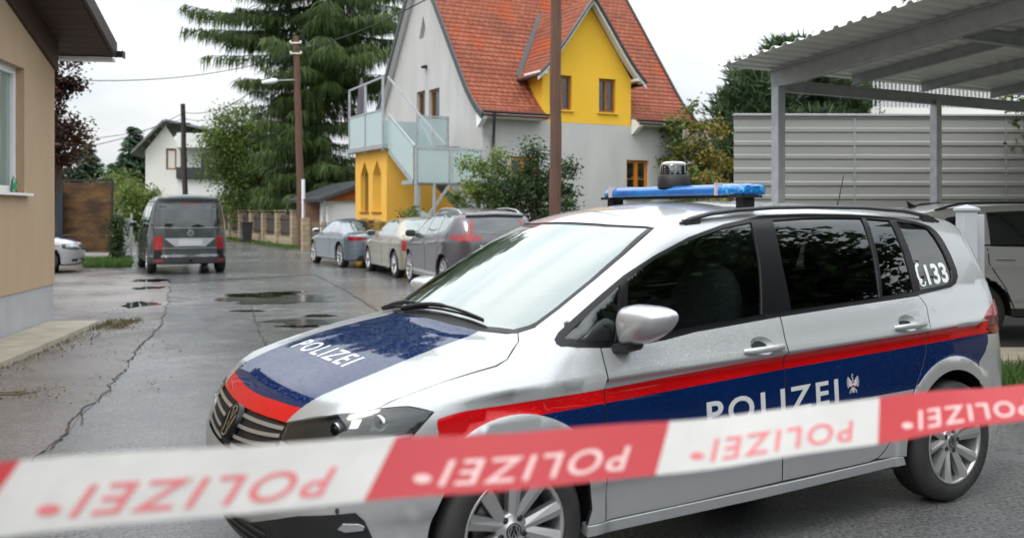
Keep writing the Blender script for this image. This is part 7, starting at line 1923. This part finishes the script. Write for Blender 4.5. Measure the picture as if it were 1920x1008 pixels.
# right of the house
broadleaf(g0(1330, 27.0), 4.3, (.95, .9, 2.0), 'leaf_yellow', 'loose yellowing tree between the gabled house and the metal fence', n=4200, leaf=.12, clumps=34, base=.1, trunk_r=.05, clump_r=(.22, .42), loose=.6)
broadleaf(g0(1278, 31.0), 5.9, (.75, .7, 2.2), 'leaf_light', 'slender thin leaved tree at the right corner of the gabled house', n=2000, leaf=.13, clumps=26, base=.1, trunk_r=.05, clump_r=(.28, .5), loose=.7)
broadleaf(g0(1300, 20.5), 2.7, (.62, .6, 1.1), 'leaf_mid', 'young green sapling right of the oak framed window', name='shrub', cat='shrub', n=1400, leaf=.10, clumps=24, base=.08, trunk_r=.02, stems=3, clump_r=(.2, .4), loose=.7)
broadleaf(g0(1345, 20.0), 2.6, (.55, .6, 1.2), 'leaf_yellow', 'yellowing shrub touching the end of the metal fence', name='shrub', cat='shrub', n=2200, leaf=.09, clumps=24, base=.05, trunk_r=.02, stems=3)
def pine(loc, h, rx, label, n, clumps=26, group=None, mt='pine'):
    o = empty('pine_tree', loc, label=label, cat='tree', group=group)
    tb = MB(); limb(tb, (0, 0, -.1), (.15, 0, h * .9), .2, .06, 8, .05)
    V, F_, T_ = [], [], []
    for i in range(clumps):
        f = NR.uniform(.22, 1.0); rr = rx * (1 - abs(f - .5) * .9) * NR.uniform(.4, 1.0) if f < .93 else rx * .15; a = NR.uniform(0, 6.28319)
        q = np.array([math.cos(a) * rr, math.sin(a) * rr, h * f - .2])
        limb(tb, (.05, 0, max(.4, h * f - .7)), q, .05, .012, 5, .2)
        m_ = n // clumps; c = blob(q, (NR.uniform(.45, .85), NR.uniform(.45, .85), NR.uniform(.28, .5)), m_, .9)
        d = c - (q - np.array([0, 0, .5])); d /= np.linalg.norm(d, axis=1)[:, None]; d = d + NR.normal(size=(m_, 3)) * .6; d /= np.linalg.norm(d, axis=1)[:, None]
        sprays(V, F_, T_, c, d, NR.uniform(.22, .46, m_), NR.uniform(.05, .11, m_), np.clip(NR.normal(NR.uniform(.3, .6), .2, m_), 0, 1), 2, .1)
    tb.build('trunk', M['bark'], o)
    fast_mesh('crown', np.concatenate(V), np.concatenate(F_), np.concatenate(T_), M[mt], o); return o
gp_ = 'pine trees behind the metal fence'
pine(g0(1482, 33), 7.5, 2.7, 'tallest pine with a pointed top behind the first carport post', 42000, 74, gp_)
pine(g0(1415, 30), 6.0, 1.35, 'lower pine at the left end of the metal fence', 18000, 44, gp_)
pine(g0(1582, 35), 6.6, 2.3, 'broad dark pine left of the railed white balcony', 32000, 60, gp_)
M['pine_brown'] = leaf_mat('withered pine needles', [(.05, .025, .015), (.09, .045, .025), (.05, .05, .02)], .7, .1)
pine(g0(1600, 30.5), 4.4, .8, 'browned withering pine before the broad dark one', 3000, 12, gp_, 'pine_brown')
conifer(g0(1706, 42), 11.6, 2.0, 'needle', 'dark conifer whose top shows above the carport roof', low=.1, whorl=.4, per=8, spray=.5, hang=.5, wd=.15, dens=.7)
ivy((8.35, 15.05, 2.55), (1.1, .5, 1.1), 700, 'leaf_mid', 'green creeper hanging over the fence under the carport roof at the right edge', .10)
# trees and a house beyond the right edge of the picture: they darken and mirror in the car's flank
broadleaf((10.2, 2.2, 0), 9.0, (3.1, 2.8, 4.2), 'leaf_dark', 'large dark tree across the way from the police car', n=44000, leaf=.24, clumps=80, clump_r=(.36, .7), trunk_r=.2)
broadleaf((15.5, -3.5, 0), 7.0, (3.2, 3.0, 3.0), 'leaf_mid', 'round green tree beside the neighbouring drive', n=20000, leaf=.2, clumps=40, trunk_r=.2)
broadleaf((7.5, -10.0, 0), 6.5, (3.5, 2.6, 2.8), 'leaf_dark', 'broad bushy tree down the street behind the viewer', n=9000, leaf=.28, clumps=40, trunk_r=.2)
broadleaf((-6.5, -11.0, 0), 6.8, (3.2, 2.6, 3.0), 'leaf_mid', 'leafy street tree behind the viewer on the left', n=8000, leaf=.28, clumps=36, trunk_r=.2)
def added_hedge(p, q, h, w_, n, label):  # leafy rows added out of view to block sky and darken the car's reflections
    p, q = Vector(p), Vector(q); o = empty('added_hedge', p, math.atan2(q.y - p.y, q.x - p.x), label=label, cat='added_hedge'); L_ = (q - p).length
    k = MB(); k.box((0, -w_ * .3, 0), (L_, w_ * .3, h * .86)); k.build('stems', M['bark'], o)
    C = NR.uniform(0, 1, (n, 3)) * (L_, w_, h); C[:, 1] -= w_ / 2; sd = NR.random(n) < .6
    C[sd, 1] = np.sign(NR.normal(size=sd.sum())) * w_ / 2 + NR.normal(size=sd.sum()) * .07
    C[~sd, 2] = h + NR.normal(size=(~sd).sum()) * .09
    leaves('foliage', C, .11, M['leaf_dark'], o); return o
added_hedge((9.0, -9, 0), (8.6, 5.2, 0), 2.3, .8, 9000, 'added tall dark leafy row right of the viewer, unseen, blocking low sky')
added_hedge((-3.2, -5.5, 0), (7.5, -6.5, 0), 2.1, .8, 7000, 'dark clipped hedge across the street behind the viewer')
HB = empty('neighbour_house', (19.5, 9.5, 0), R(29), label='ochre house with a grey roof beyond the right edge of the picture', cat='house')
k = MB(); k.box((0, -5, 0), (8, 5, 3.4)); k.build('wall', mat('ochre render', (.36, .28, .14), .9), HB)
k = MB(); k.prism([(-5.5, 3.35), (5.5, 3.35), (0, 6.0)], 0, -.5, 8.5); k.build('roof', M['roof_grey'], HB)
# grass
def grass(pts, n, hgt, label, seed=1, wd=.012, z=0.0, mt='grass'):
    P = np.array(pts, float); lo, hi = P.min(0), P.max(0); q = NR.uniform(lo, hi, (int(n * 2.5), 2)); q = q[inside(pts, q)][:n]; m_ = len(q)
    d = NR.normal(size=(m_, 3)) * .45; d[:, 2] = 1; d /= np.linalg.norm(d, axis=1)[:, None]
    V, F_, T_ = [], [], []
    sprays(V, F_, T_, np.column_stack([q, np.full(m_, z)]), d, hgt * NR.uniform(.4, 1.3, m_), wd * NR.uniform(.6, 1.4, m_), np.clip(NR.normal(.5, .25, m_), 0, 1), 2, .5)
    return fast_mesh('grass', np.concatenate(V), np.concatenate(F_), np.concatenate(T_), M[mt], None, label=label, cat='grass', kind='stuff')
sheet('lawn', [(2.6, 8.15), (13, 8.15), (13, 9.44), (2.6, 9.44)], .010, M['soil'])
grass([(3.2, 8.2), (9, 8.2), (9, 9.42), (3.2, 9.42)], 9000, .13, 'short green grass beside the kerb behind the police car', z=.01)
sheet('verge', [GP(150, 505), GP(246, 500), GP(246, 487), GP(150, 487), GP(120, 487)], .012, M['soil'])
grass([GP(158, 503), GP(246, 501), GP(246, 487), GP(158, 487)], 6500, .16, 'green grass below the board screen beside the driveway', wd=.03, z=.01)
sheet('verge', [(-9.3, 38.2), (-8.2, 40.0), (-9.3, 41.3), (-17.4, 57.2), (-18.8, 56.5), (-10.7, 41.2)], .012, M['soil'])
grass([(-9.2, 38.4), (-8.4, 40.0), (-9.4, 41.2), (-17.5, 57.0), (-18.5, 56.6), (-10.6, 41.4)], 9000, .14, 'grass verge along the foot of the slatted garden fence', wd=.04, z=.01)
wd_ = [(p[0], p[1]) for p in (lambda h: [h @ Vector((.67, -.9, 0)), h @ Vector((1.05, -.7, 0)), h @ Vector((1.15, .35, 0)), h @ Vector((.66, .25, 0))])(H1.matrix_basis)]
grass(wd_, 500, .07, 'sparse weeds at the corner of the concrete slabs', wd=.012, z=.004, mt='dry_grass')
ws2 = [(p[0], p[1]) for p in (lambda h: [h @ Vector((.665, -7, 0)), h @ Vector((.74, -7, 0)), h @ Vector((.78, -.9, 0)), h @ Vector((.665, -.9, 0))])(H1.matrix_basis)]
grass(ws2, 500, .05, 'thin weeds growing along the edge of the concrete slabs', wd=.010, z=.004, mt='dry_grass')

# fallen leaves and crumbs washed against the slabs, the joint and the puddles
def litter(spots, n, label):
    C = []
    for (x, y), sx, sy, k_ in spots: C.append(np.column_stack([NR.normal(x, sx, int(n * k_)), NR.normal(y, sy, int(n * k_)), NR.uniform(.012, .022, int(n * k_))]))
    C = np.concatenate(C)
    o = leaves('leaf_litter', C, .032, M['litter'], None, updir=3.0, bend=.1); tag(o, label, 'leaf litter', kind='stuff')
M['litter'] = leaf_mat('fallen leaves', [(.06, .035, .015), (.14, .09, .03), (.22, .16, .05), (.10, .10, .03)], .7, .1)
hp_ = lambda x, y: tuple((H1.matrix_basis @ Vector((x, y, 0)))[:2])
litter([(hp_(.95, -.5), .22, .3, .22), (hp_(.80, -1.6), .10, .5, .2), (hp_(.78, -3.0), .08, .6, .15), (hp_(.8, -4.6), .10, .6, .1), (GP(280, 655), .25, .4, .08), (GP(220, 725), .3, .4, .06), (GP(30, 738), .25, .2, .10), (GP(490, 640), 1.4, 1.6, .06), (GP(262, 571), .6, .6, .05), ((1.6, 3.4), 1.0, .5, .03)], 900, 'brown fallen leaves and crumbs along the slabs and cracks')

# ------------------------------------------------------------------ barrier tape across the foreground
M['tape_white'] = mat('white tape film', (.72, .71, .68), .35, bump=.25, bscale=14)
M['tape_red'] = mat('red tape film', (.60, .062, .072), .35, c2=(.55, .052, .062), scale=3)
for k_ in ('tape_white', 'tape_red'):
    t_ = M[k_].node_tree; b_ = t_.nodes['Principled BSDF']; tr = t_.nodes.new('ShaderNodeBsdfTranslucent'); ms = t_.nodes.new('ShaderNodeMixShader'); ms.inputs[0].default_value = .35
    tr.inputs[0].default_value = (.75, .74, .70, 1) if k_ == 'tape_white' else (.75, .12, .13, 1)
    t_.links.new(b_.outputs[0], ms.inputs[1]); t_.links.new(tr.outputs[0], ms.inputs[2]); t_.links.new(ms.outputs[0], t_.nodes['Material Output'].inputs[0])
t0_ = R(25.6); td = np.array([math.cos(t0_), math.sin(t0_), 0]); tn = np.array([-math.sin(t0_), math.cos(t0_), 0])   # tn points away from the viewer
M['print_red'] = mat('thin red print', (.62, .16, .17), .4); M['print_white'] = mat('thin white print', (.70, .46, .44), .4)
def tape_pt(l, v):                                 # l along the tape in metres, v across it (0 bottom, 1 top)
    P = np.array([-.533, .98, 1.2705]) + td * l
    P[2] += -.024 * l - .010 * math.sin(math.pi * np.clip(l / 1.6, -1, 2)) + .004 * math.sin(l * 5.1 + .5) + .0012 * math.sin(l * 19)
    tw = .10 + .56 * max(l, -.3) + .12 * math.sin(l * 3.1 + .4) + .05 * math.sin(l * 13 + 1)
    wd = .0755
    return P + (v - .5) * wd * (np.array([0, 0, 1]) * math.cos(tw) + tn * math.sin(tw))
BT = MB(); seg = .4175
NL, NV = 170, 8
L0_, L1_ = -1.6, 4.6
ls = np.linspace(L0_, L1_, NL * 2)
bounds = [.020 + seg * k for k in range(-5, 12)]
sl_ = .052                                         # slant of the colour joints
# columns follow the slanted joints so that colours meet on an edge
cols = sorted(set([round(b, 4) for b in bounds] + [round(x, 4) for x in np.arange(L0_, L1_, .02) if min(abs(x - b) for b in bounds) > .008]))
vs = [tape_pt(c - sl_ * (1 - j / NV), j / NV) for c in cols for j in range(NV + 1)]
for i in range(len(cols) - 1):
    mid = (cols[i] + cols[i + 1]) / 2; kx = int(math.floor((mid - .020) / seg))
    BT.add([vs[i * (NV + 1) + j] for j in range(NV + 1)] + [vs[(i + 1) * (NV + 1) + j] for j in range(NV + 1)], [(j, NV + 1 + j, NV + 2 + j, j + 1) for j in range(NV)], 0 if kx % 2 == 0 else 1, True)
bt = BT.build('barrier_tape', [M['tape_white'], M['tape_red']], label='red and white police barrier tape stretched across the foreground', cat='tape')
V, T = text_geo('POLIZEI', .1, .012, 1.2, h=.014)
V = (V - V.min(0)) / (V.max(0) - V.min(0))
dv, dT = text_geo('\u2022', .1, .0, 1, h=.02); dv = (dv - dv.mean(0)) / (dv.max(0) - dv.min(0))
# two short strips as the separating mark
for kx in range(-4, 10):
    b0 = .020 + seg * kx
    LV = []
    for a, c in V:                                 # the lettering stands on its head as seen from here
        l = b0 + .362 - a * .272; v = .585 - c * .44
        LV.append(tape_pt(l - sl_ * (1 - v) * 1.05 + .0, v) - np.array([tn[0], tn[1], 0]) * .0012)
    DV = [tape_pt(b0 + .058 - a * .024 - sl_ * .62, .29 - c * .15) - np.array([tn[0], tn[1], 0]) * .0012 for a, c in dv]
    k = MB(); k.add(LV, [tuple(t) for t in T], 0); k.add(DV, [tuple(t) for t in dT], 0)
    k.build('lettering', M['print_red'] if kx % 2 == 0 else M['print_white'], bt)
